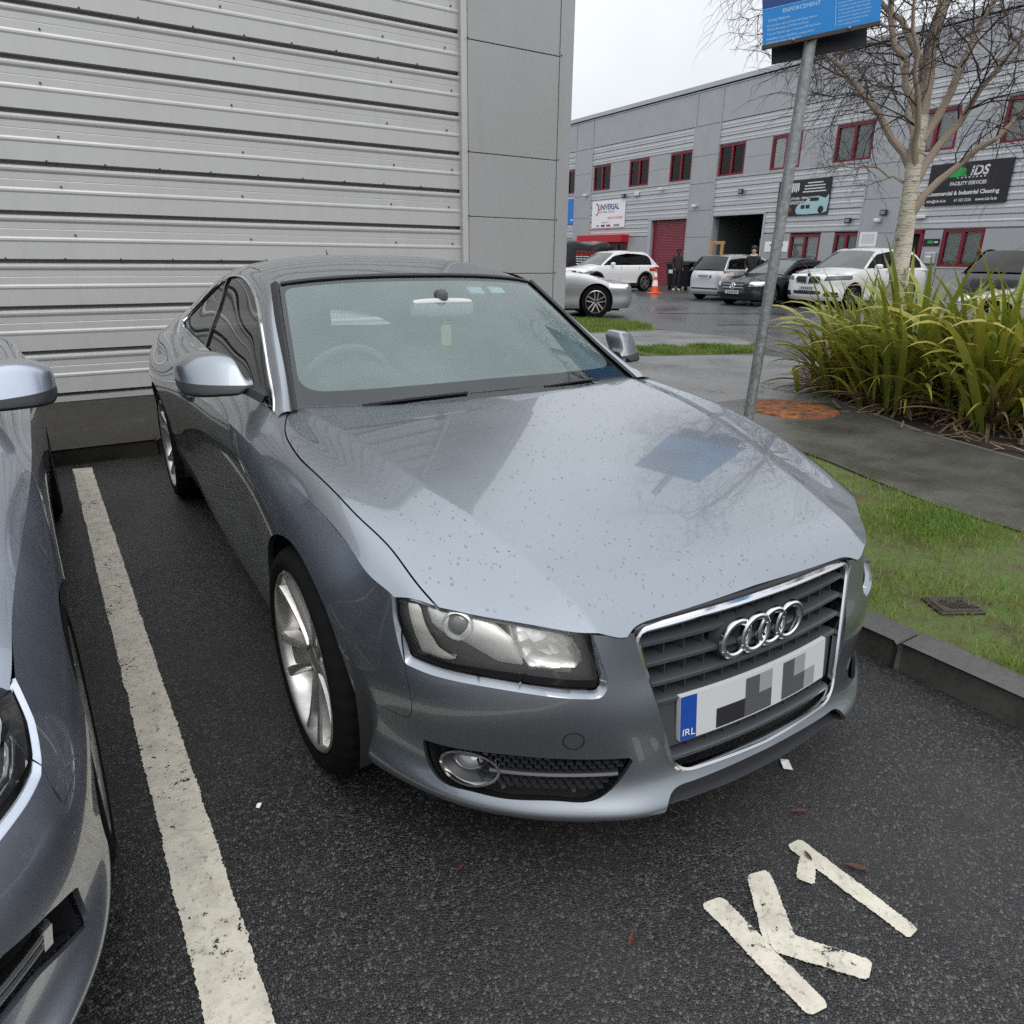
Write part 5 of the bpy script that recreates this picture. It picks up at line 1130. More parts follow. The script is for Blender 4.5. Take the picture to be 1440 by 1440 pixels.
# ---------------- neighbouring car at the left edge ----------------
def build_neighbour():
    root = empty('parked_saloon', (-2.287, 0, 0)); tag(root, 'silver blue car cut off by the left edge, parked across the bay line', 'car')
    def nose(P, k=1.45, y0=-.2): Q = np.array(P, float); Q[..., 1] = np.where(Q[..., 1] < y0, y0 + (Q[..., 1] - y0) * k, Q[..., 1]); return Q
    R = nose(RING)
    for r in range(5): R[r, 5, 0] += .02; R[r, 6, 0] += .045; R[r, 7, 0] += .018
    R[5, 5, 0] += .01; R[5, 6, 0] += .02
    T = nose(TOP); H = HOOD.copy(); H[:, 1] = np.where(H[:, 1] < -.2, -.2 + (H[:, 1] + .2) * 1.45, H[:, 1])
    HLn = np.array([(.43,.80),(.40,.735),(.353,.673),(.299,.638),(.274,.626),(.211,.620),(.127,.616),(-.1,.600),(-.36,.575),(-.46,.60),(-.50,.66),(-.45,.80)])
    FGn = np.array([(.285,.382),(.30,.33),(.306,.286),(.209,.312),(.109,.345),(.0,.358),(-.2,.37),(-.42,.37),(-.45,.46),(-.1,.478),(.023,.473),(.156,.437),(.23,.408)])
    BFn = np.array([(.41,.95),(.41,.745),(.345,.667),(.299,.634),(.288,.59),(.289,.557),(.298,.547),(.39,.552),(.55,.565),(.75,.58),(.80,.1),(5,.1),(5,.95)])
    parts = [('light_guide', [(.33,.668),(.30,.66),(.24,.640),(.16,.634),(.0,.622),(.0,.630),(.15,.645),(.23,.655),(.29,.685)], .020, .004, 'lamp_chrome'), ('light_guide', [(.35,.70),(.30,.69),(.22,.665),(.10,.655),(.10,.665),(.21,.68),(.29,.705)], .024, .004, 'lamp_satin')]
    def intake(g, flip, tz, FG):
        for zz in (.405, .385):
            pts = np.array([tz(t, zz + (.10 - t) * .10, -.008) for t in np.linspace(-.40, .17, 26)]); mk('chrome_bar', flip(sweep(pts, [(-.012, -.006), (-.012, .005), (.004, .006), (.006, 0), (.004, -.006)])), 'satin_metal', g)
        pts = np.array([tz(.165, z, -.008) for z in np.linspace(.368, .412, 6)]); mk('bar_end', flip(sweep(pts, [(-.014, -.014), (-.014, .014), (.002, .010), (.002, -.010)], up=(.5, -.8, 0))), 'satin_metal', g)
    opt = dict(paint='paint_silverblue', headlamp=HLn, fog=FGn, arch_f=ARCH_F, arch_r=ARCH_R, hood=H, dlo=DLO, bfgap=BFn, grille=GRILLE_HOLE, headlamp_lens=HLn, lamp_parts=parts, projectors=[(.05, .66, .026, 0)], intake=intake, low=False, housing='black_plastic', nv=520)
    side, top, tz = build_coupe(root, (R, T, WS, ROOF, CAB, SHO), opt)
    g = coupe_grille(root, False); g.location = (0, -.262, 0)
    for sx in (1, -1):
        make_wheel('front_wheel', root, sx * .765, .005, .325, sx, .0, spoke_rot=.4); make_wheel('rear_wheel', root, sx * .765, 2.751, .325, sx, 0, spoke_rot=.2); make_mirror(root, 'paint_silverblue', sx, (-.032, .13, -.005))
        for yc in (0, 2.751):
            a = np.linspace(-.35, np.pi + .35, 30); ring = [(x_, yc + .375 * math.cos(t), .335 + .375 * math.sin(t)) for x_ in (.55, .862) for t in a]
            VF = (np.array(ring), [(i, i + 1, 31 + i, 30 + i) for i in range(29)] + [tuple(range(29, -1, -1))]); mk('wheel_housing', VF if sx > 0 else mirror(*VF), 'inner_dark', root)
    mk('underbody', cbox(-.74, .74, -.30, 3.45, .20, .33, .03), 'inner_dark', root); mk('engine_block', box(-.55, .55, -.5, .55, .3, .60), 'inner_dark', root); mk('cabin_floor', box(-.70, .70, .5, 2.9, .30, .85), 'interior', root)
build_neighbour()
# ---------------- vehicles parked across the road ----------------
car_paint('paint_white', (.70,.71,.71), .4, .0); car_paint('paint_lightsilver', (.50,.51,.52), .36, .55); car_paint('paint_midsilver', (.34,.35,.365), .36, .6); car_paint('paint_navy', (.012,.014,.026), .3, .3); car_paint('paint_dark', (.05,.055,.062), .35, .5); car_paint('paint_black', (.010,.010,.011), .35, 0)
principled('tail_red', (.35,.01,.012), .2, coat=1); principled('tail_clear', (.55,.52,.52), .2, coat=1)
def simple_wheel(root, x, y, R, rim, wd, sx, alloy='alloy'):
    e = empty('wheel', (x, y, R)); e.parent = root
    if sx < 0: e.rotation_euler = (0, 0, math.pi)
    h = wd / 2; mk('tyre', lathe([(rim, -h), (R - .02, -h), (R, -h + .03), (R, h - .03), (R - .02, h), (rim + .01, h + .003), (rim, h - .01)], 36, 'x'), 'rubber', e)
    mk('rim', lathe([(rim, h - .01), (rim - .012, h - .005), (rim - .02, h - .05), (rim - .03, -h)], 36, 'x'), alloy, e); mk('hub_back', lathe([(.001, h - .07), (rim - .02, h - .07)], 24, 'x'), 'inner_dark', e)
    me = None
    for k in range(5):
        a = k * 2 * math.pi / 5 + .3
        if me is None: o = mk('spoke', join(sweep(np.array([(h - .03, .02, .02), (h - .008, rim - .015, .05)]), [(-.012, -.02), (-.012, .012), (.012, .012), (.012, -.02)], up=(1, 0, 0)), sweep(np.array([(h - .03, .02, -.02), (h - .008, rim - .015, -.05)]), [(-.012, -.02), (-.012, .012), (.012, .012), (.012, -.02)], up=(1, 0, 0))), alloy, e); me = o.data
        else: o = bpy.data.objects.new('spoke', me); COL.objects.link(o); o.parent = e
        o.rotation_euler = (a, 0, 0)
    return e
def build_bg(name, label, loc, heading, p, group='cars parked across the road'):
    """p: hw half width, fo front overhang, wb, ro, zs shoulder, zn nose top, zc cowl (y,z), hd header (y,z), pk roof peak (y,z), rh rear header (y,z), rb rear base (y,z), cb cabin half width at belt, cr at roof"""
    rz = math.atan2(heading[1], heading[0]) + math.pi / 2; root = empty(name, (*loc, 0), rz); tag(root, label, 'car' if 'van' not in name else 'van', group)
    hw, fo, wb, ro = p['hw'], p['fo'], p['wb'], p['ro']; yn, yt = -fo, wb + ro; zs = p['zs']; gc = p.get('gc', .2); paint = p['paint']; cn = p.get('corner', .30)
    (yc, zc), (yh, zh), (yp, zp), (yr, zr), (yb, zb) = p['zc'], p['hd'], p['pk'], p['rh'], p['rb']; zn = p['zn']; znb = p.get('ztail', zs + .02)
    # plan outline columns: nose centre -> corner -> side -> tail centre
    cols = [(0, yn, 0), (.45, yn + .02, 0), (.72, yn + cn * .28, 0), (.90, yn + cn * .85, 0), (.965, yn + cn * 1.7, .3), (.99, 0, .7), (1, wb * .3, 1), (1, wb * .65, 1), (.99, wb, 1), (.965, yt - cn * 1.5, 1), (.90, yt - cn * .75, 1), (.70, yt - cn * .22, 1), (.42, yt - .02, 1), (0, yt, 1)]
    zf = np.array([0, 0, 0, 0, .0, .55, 1, 1, 1, 1, 1, 1, 1, 1])
    levels = [(gc, gc, .955, .05), (gc + .10, gc + .08, .985, .005), (zn * .62, gc + .22, .985, 0), (zn * .80, zs * .66, 1.0, .01), (zn * .93, zs * .88, .99, .03), (zn, zs, .955, .07)]
    G = []
    for zN, zS, k, inn in levels:
        row = []
        for (f, y, q), m in zip(cols, zf):
            z = zN + (zS - zN) * m
            if m == 1 and y > wb: z = zS + (min(zS, znb) / zs * zS - zS) * 0
            yy = y + inn if y < yn + cn else (y - inn if y > yt - cn else y); row.append((f * hw * k, yy, z))
        G.append(row)
    side = Surf(np.array(G), 26, 220, flip=True); SV = side.mesh(); R = p.get('R', .33); ar = p.get('ar', R + .045)
    circ = lambda c: np.array([(c + ar * math.cos(a), R + ar * math.sin(a)) for a in np.linspace(-.8, math.pi + .8, 36)])
    a1 = near(fgap(circ(0), (cy_, cz), 1, 0), lambda V: V[:, 0] > hw * .6); a2 = near(fgap(circ(wb), (cy_, cz), 1, 0), lambda V: V[:, 0] > hw * .6)
    fields = [a1, a2]; lamps = []
    for nm, poly, mt, where in p.get('lamps', []):
        msk = (lambda V: V[:, 1] < yn + cn * 2.2) if where == 'f' else (lambda V: V[:, 1] > yt - cn * 2.2); poly = np.array(poly)
        fields.append(near(fgap(poly, (cw, cz), 1, 0), msk)); lamps.append((nm, poly, mt, msk))
    if p.get('clad'):
        cl = lambda V: V[:, 2] - p['clad'] - np.where(np.minimum(np.abs(V[:, 1]), np.abs(V[:, 1] - wb)) < ar + .07, (np.sqrt(np.clip((ar + .07) ** 2 - np.minimum(np.abs(V[:, 1]), np.abs(V[:, 1] - wb)) ** 2, 0, 9)) + R - p['clad']).clip(0), 0)
        V, F = panel(SV, fields[:2] + [lambda V: -cl(V)] + fields[2:], .02); mk('lower_cladding', both((V, F)), 'black_plastic', root); fields.append(cl)
    dg_ = [p.get('door', (.45, 1.45)), ]
    mk('body', both(panel(SV, fields, .03)), paint, root)
    for nm, poly, mt, msk in lamps:
        V, F = SV; V, F, m = clip_keep(V, F, np.where(msk(V), 1., -1.), np.zeros(len(V), bool)); V, F, m = clip_keep(V, F, -sdf(poly, V[:, [0, 2]]), np.zeros(len(V), bool))
        if not F: continue
        if poly[:, 0].min() < 0: mk(nm, both(offset((V, F), -.006)), mt, root)
        else:
            for M in ((V, F), mirror(V, F)): mk(nm, offset(M, -.004), mt, root)
    # bonnet and tail deck
    E = side.P[-1]; nr = 14
    def deck(y0, y1, z0, z1, nm, crown):
        ys = np.linspace(y0, y1, nr); rows = []
        for y in ys:
            sd = E[(E[:, 1] - y).__abs__().argmin()] if True else None
            j = np.abs(E[:, 1] - y).argmin() if y > yn + .02 else 0
            w = np.interp(y, E[:, 1], E[:, 0]); ze = np.interp(y, E[:, 1], E[:, 2]); f = (y - y0) / (y1 - y0 + 1e-9); zm = z0 + (z1 - z0) * f; rows.append([(w * q, y, ze + (zm - ze) * (1 - q ** 2.2)) for q in np.linspace(0, 1, 9)])
        return rows
    rows = deck(yn + .07, yc + .25, zn + .01, zc + .03, 'bonnet', 0); mk('bonnet', both(Surf(np.array(rows), 30, 18, flip=True).mesh()), paint, root)
    if yb < yt - .25:
        rows = deck(yb - .15, yt - .075, zb + .01, znb, 'boot', 0); mk('boot_lid', both(Surf(np.array(rows), 16, 18, flip=True).mesh()), paint, root)
    # cabin
    cb, cr = p['cb'], p['cr']
    def wz(z): return cb + (cr - cb) * (z - zs) / (zp - zs)
    tops = [(yc, zc), ((yc + yh) / 2, (zc + zh) / 2 + .015), (yh, zh), (yp, zp), ((yp + yr) / 2, (zp + zr) / 2 + .02), (yr, zr), ((yr + yb) / 2, (zr + zb) / 2 + .02), (yb, zb)]
    G = []
    for y, z in tops:
        we = wz(max(z - .05, zs)); G.append([(we, y, z - .035), (we + .02, y, z - .07), ((we + cb) / 2 + .012, y, (z + zs) / 2 - .02), (cb + .006, y, zs + .02), (hw * .952, y, zs - .012)])
    cab = Surf(np.array(G), 70, 16, flip=True); CV = cab.mesh()
    dl = [(yc + .20 + (yh - yc) * .0, zs + .035)]
    up = lambda y: np.interp(y, [a for a, b in tops], [b for a, b in tops]) - .115
    ys = np.linspace(yc + .25, yb - p.get('dlo_rear', .25), 24); top = [(y, up(y)) for y in ys if up(y) > zs + .05]; poly = np.array([(top[0][0] - .10, zs + .035)] + top + [(top[-1][0] + .10, zs + .06)])
    mk('cabin_side', both(panel(CV, [fgap(poly, (cy_, cz), 1, 0)], .015)), p.get('pillar', paint), root)
    gl = offset(panel(CV, [fgap(poly, (cy_, cz), -1, 0)], 0), -.008); cuts = p.get('pillars', [1.45]); ed = [-9] + list(cuts) + [99]
    for i in range(len(ed) - 1):
        V, F = gl; V, F, m = clip_keep(V, F, V[:, 1] - ed[i] - .02, np.zeros(len(V), bool)); 
        if F: V, F, m = clip_keep(V, F, ed[i + 1] - .02 - V[:, 1], np.zeros(len(V), bool))
        if F:
            for M in ((V, F), mirror(V, F)): mk('side_window', M, 'glass_bg', root)
    mk('window_backing', both(offset(gl, -.03)), 'inner_dark', root)
    if p.get('chrome'):
        lp = np.array(cr_resample(poly, 60)); P3 = []
        P = cab.P
        for y, z in lp:
            C = np.array([[np.interp(y, P[:, j, 1], P[:, j, 0]), np.interp(y, P[:, j, 1], P[:, j, 2])] for j in range(P.shape[1])])[::-1]; P3.append((np.interp(z, C[:, 1], C[:, 0]) + .006, y, z))
        VF = sweep(np.array(P3), [(-.010, -.004), (-.010, .006), (.010, .006), (.010, -.004)], closed=True, up=(.9, 0, .4))
        for M in (VF, mirror(*VF)): mk('window_trim', M, 'chrome', root)
    def cross(y, z, sag=.02): we = wz(max(z - .05, zs)); return [(we * q, y + (0.06 * q * q if y < yp else -.06 * q * q) * (1 if abs(y - yp) > .2 else 0), z - .035 * q ** 2.5) for q in np.linspace(0, 1, 8)]
    T = [cross(*q) for q in tops]
    mk('windscreen', both(Surf(np.array(T[0:3]), 20, 14, flip=True).mesh()), 'glass_bg_ws', root); mk('roof', both(Surf(np.array(T[2:6]), 30, 14, flip=True).mesh()), paint, root); mk('rear_window', both(Surf(np.array(T[5:8]), 20, 14, flip=True).mesh()), p.get('rear_mat', 'glass_bg'), root)
    mk('cabin_filling', box(-cb * .8, cb * .8, yc + .45, yb - .35, .3, zs), 'inner_dark', root)
    for sx in (1, -1):
        for y in (0, wb): simple_wheel(root, sx * (hw - .135), y, R, R * .70, .22, sx, p.get('alloy', 'alloy')); 
        for y in (0, wb): mk('wheel_housing', box(sx * (hw - .35) - .1, sx * (hw - .35) + .1, y - ar, y + ar, .12, R + ar), 'inner_dark', root)
        m = loft_sections([(cb + .03, yc + .52, zs + .05, .02, .02, .8), (cb + .06, yc + .52, zs + .09, .05, .06, .7), (cb + .20, yc + .54, zs + .09, .05, .065, .7), (cb + .23, yc + .55, zs + .08, .02, .03, .8)], 14); mk('door_mirror', m if sx > 0 else mirror(*m), p.get('mirror', paint), root)
        for y in cuts[:2]: mk('door_seam', (lambda B: B if sx > 0 else mirror(*B))(box(hw * .965, hw * .9905, y - .004, y + .004, gc + .16, zs - .03)), 'seal', root)
    mk('underbody', box(-hw * .78, hw * .78, yn + .35, yt - .3, .15, .3), 'inner_dark', root)
    return root, side
glass_mat('glass_bg', (.06,.065,.065), 0, ior=1.55); glass_mat('glass_bg_ws', (.30,.34,.33), .28, (.5,.55,.55), ior=1.55)
def plate_on(root, x0, x1, z0, z1, y, blue=True):
    p = empty('number_plate'); p.parent = root; s = -1 if y < 0 else 1
    mk('plate_sheet', box(x0, x1, y - .008, y + .008, z0, z1), 'plate_white', p, smooth=False)
    for k in range(6): a = x0 + (x1 - x0) * (.16 + .13 * k); mk('plate_print', box(a, a + (x1 - x0) * .075, y + s * .009, y + s * .011, z0 + .025, z1 - .025), 'print_mid', p, smooth=False)
def traffic():
    # silver saloon at the building corner
    r, s = build_bg('silver_saloon', 'silver saloon side-on behind the building corner, only its front half showing', (10.35, 12.68), (.88, -.475), dict(hw=.93, fo=.92, wb=2.91, ro=1.1, zs=.93, zn=.70, zc=(.55,.96), hd=(1.35,1.38), pk=(1.9,1.45), rh=(2.7,1.38), rb=(3.5,1.02), cb=.78, cr=.58, ztail=.98, R=.335, paint='paint_midsilver', pillars=[1.55,2.55], chrome=True,
      lamps=[('headlight', [(.50,.58),(.96,.62),(.96,.74),(.62,.70)], 'lamp_chrome', 'f'), ('grille', [(-.3,.40),(.30,.40),(.36,.68),(-.3,.68)], 'black_plastic', 'f')]))
    r.scale = (1.08, 1.08, 1.12)
    # white compact SUV
    r, s = build_bg('white_suv', 'white compact SUV with black wheel arches parked by the red shutter', (18.35, 22.95), (-1, .03), dict(hw=.92, fo=.87, wb=2.68, ro=.95, zs=1.02, zn=.92, zc=(.30,1.10), hd=(1.05,1.55), pk=(1.75,1.65), rh=(2.85,1.58), rb=(3.45,1.08), cb=.80, cr=.60, ztail=1.06, gc=.22, clad=.36, R=.36, corner=.34, paint='paint_white', pillars=[1.30,2.30], dlo_rear=.45, rear_mat='glass_bg',
      lamps=[('headlight', [(.55,.72),(.93,.74),(.93,.84),(.60,.84)], 'lamp_chrome', 'f'), ('grille', [(-.3,.55),(.58,.60),(.60,.84),(-.3,.84)], 'black_plastic', 'f'), ('tail_light', [(.45,.85),(.95,.82),(.95,.96),(.40,.94)], 'tail_red', 'r')]))
    # silver hatchback, tail towards us
    r, s = build_bg('silver_hatchback', 'silver hatchback parked nose in, its tailgate facing the road', (21.6, 16.35), (1, .02), dict(hw=.85, fo=.80, wb=2.50, ro=.72, zs=.98, zn=.80, zc=(.05,1.06), hd=(.95,1.46), pk=(1.5,1.53), rh=(2.75,1.46), rb=(3.10,1.02), cb=.76, cr=.58, ztail=1.0, R=.31, corner=.26, paint='paint_lightsilver', pillars=[1.1,2.1], dlo_rear=.30,
      lamps=[('tail_light', [(.52,.80),(.90,.82),(.90,1.0),(.56,.97)], 'tail_clear', 'r'), ('tailgate_panel', [(-.3,.72),(.45,.72),(.45,.97),(-.3,.97)], 'satin_metal', 'r'), ('rear_bumper_grille', [(-.3,.36),(.6,.36),(.6,.42),(-.3,.42)], 'black_plastic', 'r')]))
    plate_on(r, -.26, .26, .74, .85, 3.235)
    mk('aerial', tube(np.array([(0, 2.5, 1.47), (0, 2.75, 1.66)]), .008, 6), 'black_plastic', r)
    # navy saloon, nose out
    r, s = build_bg('navy_saloon', 'dark navy saloon with chrome star grille parked nose out beside the pole', (17.75, 13.75), (-1, .02), dict(hw=.90, fo=.80, wb=2.84, ro=1.05, zs=.88, zn=.74, zc=(.55,.96), hd=(1.30,1.36), pk=(1.9,1.43), rh=(2.7,1.34), rb=(3.35,.98), cb=.76, cr=.56, ztail=.95, R=.33, paint='paint_navy', pillars=[1.5,2.5],
      lamps=[('headlight', [(.52,.58),(.90,.60),(.90,.74),(.60,.73)], 'lamp_chrome', 'f'), ('grille', [(-.3,.46),(.36,.48),(.44,.60),(.40,.70),(-.3,.70)], 'black_plastic', 'f'), ('lower_intake', [(-.3,.27),(.74,.28),(.70,.38),(-.3,.38)], 'inner_dark', 'f')]))
    for z in (.545, .63): mk('grille_bar', sweep(np.array([(-.40, -.775, z), (-.1, -.80, z), (.1, -.80, z), (.40, -.775, z)]), [(-.012, -.012), (-.012, .012), (.012, .012), (.012, -.012)]), 'chrome', r)
    a = np.linspace(0, 2 * np.pi, 24, endpoint=False); mk('badge_ring', tube(np.array([(.095 * math.cos(t), -.815, .588 + .095 * math.sin(t)) for t in a]), .010, 6, True, up=(0, 1, 0)), 'chrome', r)
    for k in range(3): t = math.pi / 2 + k * 2 * math.pi / 3; mk('badge_star_point', tube(np.array([(0, -.818, .588), (.092 * math.cos(t), -.818, .588 + .092 * math.sin(t))]), np.array([.018, .004]), 6, up=(0, 1, 0)), 'chrome', r)
    plate_on(r, -.26, .26, .36, .46, -.815)
    # white large SUV, nose out
    r, s = build_bg('white_large_suv', 'large white SUV with black twin kidney grille behind the plants', (18.72, 11.75), (-1, .03), dict(hw=.97, fo=.88, wb=2.93, ro=1.05, zs=1.12, zn=.97, zc=(.45,1.18), hd=(1.15,1.66), pk=(1.8,1.75), rh=(3.1,1.66), rb=(3.75,1.20), cb=.84, cr=.62, ztail=1.15, gc=.26, R=.37, corner=.34, paint='paint_white', pillars=[1.45,2.5], dlo_rear=.4, mirror='paint_white',
      lamps=[('headlight', [(.50,.80),(.95,.84),(.95,.97),(.55,.93)], 'lamp_grey', 'f'), ('kidney_grille', [(.03,.72),(.38,.74),(.42,.84),(.36,.92),(.05,.92)], 'black_gloss', 'f'), ('side_intake', [(.52,.38),(.88,.36),(.86,.50),(.60,.52)], 'black_plastic', 'f'), ('lower_intake', [(-.3,.42),(.45,.42),(.48,.52),(-.3,.52)], 'black_plastic', 'f')]))
    mk('bumper_badge', lathe([(.001, .0), (.045, .0), (.05, .012)], 20, 'y', (0, -.87, .965)), 'ink_navy', r); plate_on(r, -.26, .26, .54, .65, -.895)
    for k, sx in enumerate((-1, 1)): mk('kidney_surround', sweep(np.array([(sx * x, -.885 + .06 * x, z) for x, z in ((.03,.72),(.38,.74),(.42,.84),(.36,.92),(.05,.92))]), [(-.010, -.008), (-.010, .008), (.010, .008), (.010, -.008)], closed=True, up=(0, -1, 0)), 'satin_metal', r)
    # dark SUV, tail towards us, and a grey saloon in front of it
    r, s = build_bg('dark_suv', 'dark grey SUV parked nose in, seen behind the plants at right', (22.6, 7.35), (1, .02), dict(hw=.93, fo=.90, wb=2.75, ro=.95, zs=1.10, zn=.95, zc=(.35,1.15), hd=(1.05,1.62), pk=(1.7,1.72), rh=(2.95,1.66), rb=(3.5,1.15), cb=.82, cr=.64, ztail=1.1, gc=.25, R=.36, corner=.30, paint='paint_dark', pillars=[1.4,2.4], dlo_rear=.4,
      lamps=[('tail_light', [(.66,.95),(.95,.95),(.95,1.06),(.70,1.05)], 'tail_red', 'r')]))
    r, s = build_bg('grey_saloon', 'grey saloon with chrome window line at the right edge behind the leaves', (15.4, 5.35), (-.22, 1), dict(hw=.91, fo=.85, wb=2.80, ro=1.05, zs=.92, zn=.74, zc=(.50,.98), hd=(1.30,1.38), pk=(1.9,1.45), rh=(2.75,1.38), rb=(3.5,1.0), cb=.77, cr=.57, ztail=.98, R=.33, paint='paint_lightsilver', pillars=[1.5,2.5], chrome=True,
      lamps=[('headlight', [(.50,.58),(.92,.60),(.92,.74),(.60,.72)], 'lamp_chrome', 'f'), ('grille', [(-.3,.45),(.36,.45),(.40,.70),(-.3,.70)], 'black_plastic', 'f')]))
    van()
def van():
    root = empty('black_van', (18.6, 27.0, 0), math.pi / 2 * 1 + math.pi); root.rotation_euler = (0, 0, math.atan2(.03, -1) + math.pi / 2); tag(root, 'black panel van with red and white lettering behind the silver saloon', 'van', 'cars parked across the road')
    hw = .95; ys = [-.9,-.80,-.2,.45,.75,2.6,3.9,3.98]; top = [.75,.98,1.12,1.20,1.72,1.98,1.96,1.90]; secs = []
    for y, t in zip(ys, top):
        w = hw * (1 if 0 < y < 3.9 else .95); sh = min(t - .05, 1.15); secs.append([(0, y, t), (w * .72, y, t - .012), (w * .86 if t > 1.3 else w * .9, y, t - .06), (w * .96, y, max(sh, .7) if t > 1.3 else t - .12), (w, y, .75 if t > .9 else .6), (w * .99, y, .45), (w * .95, y, .25)])
    S = Surf(np.array(secs), 60, 30, flip=True); V, F = S.mesh(); ar = .37; circ = lambda c: np.array([(c + ar * math.cos(a), .33 + ar * math.sin(a)) for a in np.linspace(-.8, math.pi + .8, 30)])
    gl = np.array([(.30,1.12),(.72,1.58),(1.25,1.62),(1.25,1.14)])
    fl = [near(fgap(circ(0), (cy_, cz), 1, 0), lambda V: V[:, 0] > .6), near(fgap(circ(3.0), (cy_, cz), 1, 0), lambda V: V[:, 0] > .6), near(fgap(gl, (cy_, cz), 1, 0), lambda V: V[:, 0] > .6)]
    mk('body', both(panel((V, F), fl, .02)), 'paint_black', root)
    q = clip_keep(V, F, np.where(V[:, 0] > .6, -sdf(gl, V[:, [1, 2]]), -1.), np.zeros(len(V), bool))[:2]
    for M in (q, mirror(*q)): mk('cab_window', offset(M, -.006), 'glass_bg', root)
    mk('rear_face', box(-.9, .9, 3.93, 3.99, .3, 1.9), 'paint_black', root); mk('windscreen', (np.array([(-.75, .42, 1.19), (.75, .42, 1.19), (.68, .74, 1.68), (-.68, .74, 1.68)]) + np.array([0, -.012, .012]), [(0, 1, 2, 3)]), 'glass_bg_ws', root, smooth=False)
    for sx in (1, -1):
        for y in (0, 3.0): simple_wheel(root, sx * .83, y, .33, .22, .2, sx)
        # lettering on both flanks: rows of short print
        for k in range(7):
            w = (1.15, 1.25, .75, .95, .7, 1.0, .8)[k]; z = 1.60 - k * .105
            a, b2 = (sx * .957, sx * .962); x0, x1 = min(a, b2), max(a, b2); zz = z if z < 1.1 else z
            xo = np.interp(z, [1.15, 1.9], [0, .085]); y0 = 1.75; n = 5
            for j in range(n):
                ya = y0 + w * j / n; mk('print_line', box(x0 - sx * xo, x1 - sx * xo + sx * .004, ya, ya + w / n * .8, z - .022, z + .022), ('ink_red' if k < 2 else 'board_print'), root, smooth=False)
traffic()
# ---------------- grass, flax plants, birch ----------------
def m_leaf(name, cols, rough=.42, trans=.35):
    m = bpy.data.materials.new(name); m.use_nodes = True; m.node_tree.nodes.clear(); t = NT(m); MATS[name] = m
    at = t.n('Attribute'); at.attribute_name = 'tint'; ob = t.n('ObjectInfo'); v = t.coord('World'); n = t.noise(v, 5, 3)
    k = t.math('ADD', t.math('MULTIPLY', at.outputs['Fac'], .75), t.math('MULTIPLY', n, .30)); c = t.ramp(k, cols)
    p = t.n('BsdfPrincipled'); t.l(c, p.inputs['Base Color']); p.inputs['Roughness'].default_value = rough
    tl = t.n('BsdfTranslucent'); t.l(c, tl.inputs[0]); mx = t.n('MixShader'); mx.inputs[0].default_value = trans; t.l(p.outputs[0], mx.inputs[1]); t.l(tl.outputs[0], mx.inputs[2]); o = t.n('OutputMaterial'); t.l(mx.outputs[0], o.inputs[0])
m_leaf('grass_blade', [(.10, (.27,.20,.08)), (.32, (.22,.23,.050)), (.52, (.15,.24,.032)), (.80, (.10,.20,.026)), (1, (.08,.15,.03))], .5)
m_leaf('flax_leaf', [(.15, (.07,.115,.020)), (.38, (.13,.185,.026)), (.58, (.24,.275,.038)), (.80, (.36,.345,.055)), (1, (.45,.35,.11))], .36, .30)
m_leaf('flax_dead', [(.1, (.08,.055,.035)), (.5, (.20,.13,.075)), (.9, (.30,.22,.13))], .7, .15)
def m_moss():
    t = NT(MATS['soil']); v = t.coord('World')
m_moss()
def m_verge():
    m = principled('verge_moss', (.05,.06,.02), .8); t = NT(m); v = t.coord('World'); a = t.noise(v, 5, 6, .7); b = t.noise(v, 60, 4, .7); c = t.ramp(a, [(.34, (.060,.044,.028)), (.46, (.085,.10,.026)), (.62, (.08,.14,.020)), (.75, (.065,.12,.022))]); c = t.mix(t.vramp(b, .45, .7, 0, .5), c, (.030,.026,.016)); t.set('Base Color', c); t.set('Normal', t.bump(b, .8, .02))
m_verge()
for nm in ('verge_soil', 'strip_soil', 'corner_soil'): bpy.data.objects[nm].data.materials[0] = MATS['verge_moss']
